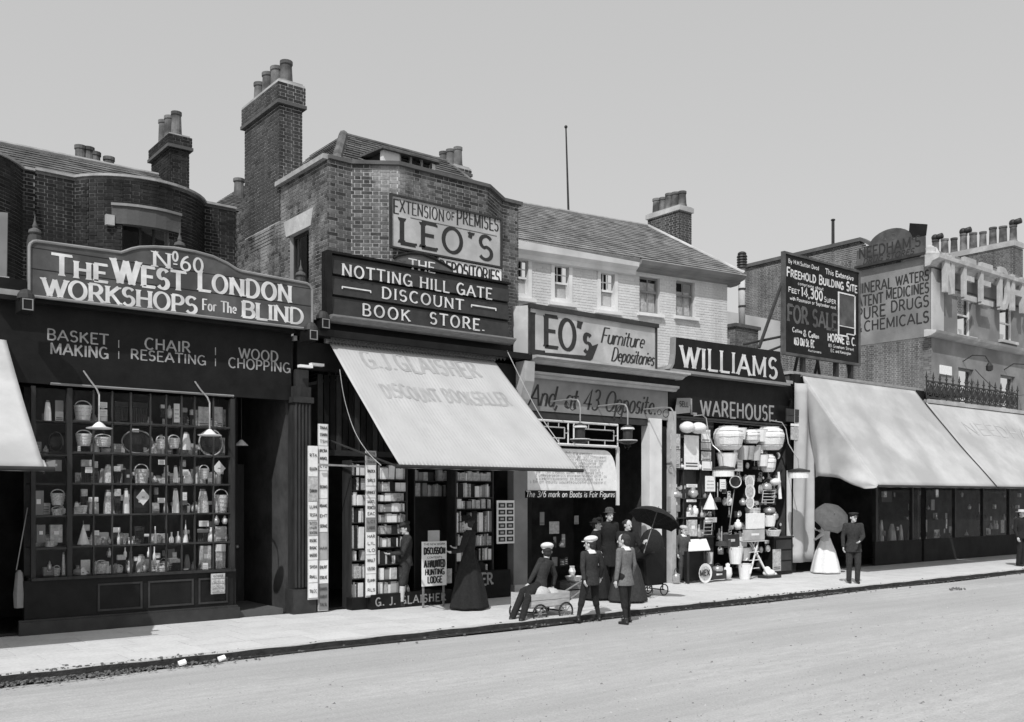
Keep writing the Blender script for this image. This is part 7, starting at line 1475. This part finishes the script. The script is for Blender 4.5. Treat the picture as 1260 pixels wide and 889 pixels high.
for a, b, c in ((660, 667, 640), ): t = root('small_card', 'small grey card hanging in the dark furniture shop entrance', 'card', at(a + 15, 655, .5)); MB().box(X_(676, .5), X_(688, .5), .5, .51, Z_(682, 657, .5), Z_(682, 642, .5)).build('card', 'card', t)
cb2 = root('crockery', 'white basin and jug in the shade of the furniture shop entrance', 'crockery', at(706, 716, .2)); q = at(706, 716, .1); MB().lathe((q.x, .1, q.z), [(.08, 0), (.14, .02), (.2, .12), (.18, .12), (.1, .03)], 16).build('basin', 'enamel', cb2); MB().lathe((q.x - .03, .12, q.z + .14), [(.05, 0), (.08, .08), (.05, .16), (.06, .2)], 12).build('jug', 'enamel', cb2); MB().box(q.x - .22, q.x + .25, -.05, .3, 0.03, q.z - .005).build('stand', 'wood', cb2)

# ================================================================= PEOPLE
def stand(px, py, z=0): q = gnd(px, py, z); return (q.x, q.y, z)
# lady at the bookshelves
figure('woman in long black dress and dark hat, back to us at the right books', 'woman', stand(577, 750), 35, 1.66, dict(coat='cloth_black', coatlen=.18, coatname='bodice', skirt='cloth_black', skirtr=.36, hair='hair', bun=1, hat='lady', hatmat='cloth_black'), dict(elR=(.26, .08, 1.14), wrR=(.18, .28, 1.14), elL=(-.24, .06, 1.12), wrL=(-.16, .26, 1.08)), headtilt=-12)
figure('boy in dark clothes with pale stockings reaching to the sunlit bookcase', 'boy', stand(500, 747), 70, 1.55, dict(coat='cloth_dark', legs='cloth_dark', legname='shorts', leglen=.15, stock='cloth_pale', hat='cap', hatmat='cloth_dark'), dict(elR=(.2, .2, 1.16), wrR=(.1, .42, 1.24), elL=(-.22, .12, 1.12), wrL=(-.14, .34, 1.1), kneeL=(-.1, .1, .49), ankL=(-.1, .12, .09), ankR=(.1, -.12, .09)), headtilt=-15)
# boys with the handcart
BX = gnd(664, 766, RZ)
cart = root('handcart', 'low pale wooden handcart by the kerb that the leaning boy sits on', 'handcart', (BX.x, BX.y, RZ)); cx, cy = BX.x + .12, BX.y + .12; zb_ = RZ + .26
for i in range(5): MB().box(cx - .42, cx + .42, cy - .25 + i * .1, cy - .155 + i * .1, zb_, zb_ + .025).build('plank', 'wood_pale', cart)
for sx in (-1, 1):
    for z in (0, 1): MB().box(cx - .42, cx + .42, cy + sx * .26 - .01, cy + sx * .26 + .01, zb_ + .02 + z * .11, zb_ + .12 + z * .11).build('side_board', 'wood_pale', cart)
MB().box(cx - .44, cx - .42, cy - .25, cy + .25, zb_, zb_ + .24).box(cx + .42, cx + .44, cy - .25, cy + .25, zb_, zb_ + .24).build('end_board', 'wood_pale', cart)
for dx_ in (-.27, .3):
    for sx in (-1, 1):
        w_ = MB(); c = (cx + dx_, cy + sx * .31, RZ + .17); w_.tube([(c[0] + .15 * math.cos(R(a)), c[1], c[2] + .15 * math.sin(R(a))) for a in range(0, 361, 20)], .016, 6)
        wo_ = w_.build('wheel', 'iron', cart); sp = MB()
        for k in range(8): a = R(k * 45); sp.rod((c[0], c[1], c[2]), (c[0] + .15 * math.cos(a), c[1], c[2] + .15 * math.sin(a)), .008, n=5)
        sp.rod((c[0], c[1] - .02, c[2]), (c[0], c[1] + .02, c[2]), .025).build('spoke', 'wood', wo_)
    MB().rod((cx + dx_, cy - .32, RZ + .17), (cx + dx_, cy + .32, RZ + .17), .013).build('axle', 'iron', cart)
for sx in (-1, 1): MB().rod((cx + .4, cy + sx * .2, zb_ + .05), (cx + 1.25, cy + sx * .14, RZ + .68), .018, n=8).build('shaft', 'wood', cart)
MB().rod((cx + 1.25, cy - .2, RZ + .68), (cx + 1.25, cy + .2, RZ + .68), .018, n=8).build('handle_bar', 'wood', cart)
sk_ = root('cloth_bundle', 'pale bundle lying in the handcart', 'bundle', (cx, cy, zb_ + .03)); MB().ell((cx - .12, cy - .05, zb_ + .2), .26, .2, .16).ell((cx + .2, cy, zb_ + .17), .2, .18, .13).build('bundle', 'cloth_pale', sk_, smooth=True)
seat = zb_ + .27 - RZ; kk = 1.55 / 1.74; pz = (seat + .10) / kk
figure('boy in a pale cap half sitting on the handcart with legs stretched to the left', 'boy', (cx + .0, cy, RZ), 20, 1.55, dict(coat='cloth_dark', legs='cloth_black', leglen=.9, hat='cap', hatmat='cloth_white', build=1.35),
       dict(pel=(0, 0, pz), hipL=(-.1, 0, pz - .03), hipR=(.02, .03, pz - .03), kneeL=(-.50, -.04, pz - .16), kneeR=(-.44, .12, pz - .12), ankL=(-.95, -.14, .10), ankR=(-.84, .14, .09), chest=(.09, 0, pz + .29), neck=(.2, 0, pz + .46), head=(.27, .01, pz + .60),
            shL=(.02, 0, pz + .44), shR=(.36, -.02, pz + .37), elL=(-.14, .05, pz + .22), wrL=(-.22, .12, pz + .03), elR=(.46, -.06, pz + .13), wrR=(.44, -.03, pz - .06), toeL=(-.8, .2, -.1), toeR=(-.8, .2, -.1)), headyaw=-50, headk=1.15)
bp = stand(727, 766, RZ)
figure('middle boy in a pale cap and white collar striding with the cart shafts', 'boy', bp, -12, 1.42, dict(coat='cloth_dark', coatlen=.2, legs='cloth_black', legname='shorts', leglen=.34, stock='cloth_black', hat='cap', hatmat='cloth_white', collar='cloth_white', build=1.32), dict(kneeL=(-.2, .0, .51), ankL=(-.36, -.1, .12), kneeR=(.15, .08, .49), ankR=(.22, .04, .09), elL=(-.26, -.10, 1.14), wrL=(-.25, -.16, .90), elR=(.27, .0, 1.13), wrR=(.3, .1, .92)), headk=1.2, headyaw=35)
figure('bareheaded boy in a grey jacket and dark shorts seen from behind at the kerb', 'boy', stand(769, 768, RZ), 5, 1.5, dict(coat='cloth_grey', coatlen=.22, legs='cloth_black', legname='shorts', leglen=.36, stock='cloth_black', collar='cloth_white', build=1.32), dict(kneeL=(-.08, -.04, .49), ankL=(-.14, -.14, .09), kneeR=(.12, .06, .49), ankR=(.18, .05, .09), wrL=(-.26, .0, .86)), headk=1.2, headyaw=20)
# group behind with the black umbrella
figure('woman in black with a pale face, at the left of the furniture shop group', 'woman', stand(733, 738), -140, 1.58, dict(coat='cloth_black', coatname='bodice', skirt='cloth_black', bun=1, hat='lady', hatmat='cloth_black', build=1.15), headyaw=-10)
figure('man in a dark bowler hat standing at the back of the group', 'man', stand(749, 731), 170, 1.76, dict(coat='cloth_black', coatlen=.4, legs='cloth_black', hat='bowler', hatmat='cloth_mid'))
t_, j_, W__ = figure('woman in a long black skirt under the open black umbrella', 'woman', stand(772, 741), 150, 1.6, dict(coat='cloth_black', coatname='bodice', skirt='cloth_dark', skirtr=.40, bun=1), dict(elL=(-.27, .06, 1.14), wrL=(-.28, .2, 1.22), elR=(.2, .12, 1.14), wrR=(.1, .26, 1.12)), headyaw=30, headtilt=-5)
hnd = j_['wrL']; apx = at(789, 612, j_['head'].y + .15); umbrella('open black umbrella held over the woman beside the white pilaster', (hnd.x + .40, hnd.y - .0, 1.76), .5, (hnd.x + .02, hnd.y - .02, hnd.z - .12), 'cloth_black')
pr_ = root('pushchair', 'dark hooded pushchair beside the woman under the umbrella', 'pushchair', stand(798, 735)); q = Vector(stand(797, 733))
MB().prism([(q.x - .25, .22), (q.x + .28, .22), (q.x + .34, .95), (q.x + .2, 1.05), (q.x - .3, .75)], q.y - .2, q.y + .2).build('body', 'black', pr_, bevel=.03); MB().ell((q.x + .12, q.y, 1.02), .26, .24, .34).build('hood', 'cloth_black', pr_, smooth=True)
for dx_ in (-.2, .25):
    for sy_ in (-.22, .22): MB().tube([(q.x + dx_ + .11 * math.cos(R(a)), q.y + sy_, .12 + .11 * math.sin(R(a))) for a in range(0, 361, 24)], .013, 5).build('wheel', 'iron', pr_)
    MB().rod((q.x + dx_, q.y - .22, .12), (q.x + dx_, q.y + .22, .12), .012).rod((q.x + dx_, q.y - .18, .12), (q.x + dx_, q.y - .18, .5), .012).rod((q.x + dx_, q.y + .18, .12), (q.x + dx_, q.y + .18, .5), .012).build('axle', 'iron', pr_)
figure('small boy in a pale flat cap and neckerchief standing left of the hardware shop', 'boy', stand(841, 717), 165, 1.32, dict(coat='cloth_mid', legs='cloth_mid', leglen=.9, hat='cap', hatmat='cloth_pale', collar='cloth_white'), headk=1.12)
t_, j_, W__ = figure('woman in a long white dress hidden to the waist by her parasol', 'woman', stand(1016, 706), 15, 1.62, dict(coat='cloth_pale', coatlen=.05, coatname='bodice', skirt='cloth_white', skirtr=.40, bun=1), dict(elR=(.22, .06, 1.14), wrR=(.08, .22, 1.2), elL=(-.22, .03, 1.12), wrL=(-.12, .2, 1.0)))
hd = j_['head']; umbrella('dark open parasol resting on the shoulder of the woman in white', (hd.x - .36, hd.y - .5, hd.z + .08), .45, (hd.x + .02, hd.y + .02, 1.18), 'parasol')
figure('messenger in dark uniform and peaked cap standing alone beside the woman in white', 'man', stand(1050, 718), 135, 1.66, dict(coat='cloth_dark', coatlen=.2, legs='cloth_dark', hat='peaked', hatmat='cloth_dark', build=.9), dict(elL=(-.22, .04, 1.14), wrL=(-.10, .22, 1.04), ankL=(-.08, .06, .09), kneeL=(-.09, .07, .49)), headyaw=20)
figure('man in black with a pale brimmed hat cut by the right edge of the view', 'man', stand(1256, 697), 170, 1.66, dict(coat='cloth_black', legs='cloth_black', hat='boater', hatmat='cloth_pale'))

# ================================================================= finish: fix the sculpted clothes and bodies as plain meshes
bpy.context.view_layer.update()
dg = bpy.context.evaluated_depsgraph_get()
new = [(o, bpy.data.meshes.new_from_object(o.evaluated_get(dg))) for o in REMESH]
for o, me in new:
    o.modifiers.clear(); o.data = me
    me.polygons.foreach_set('use_smooth', [True] * len(me.polygons))
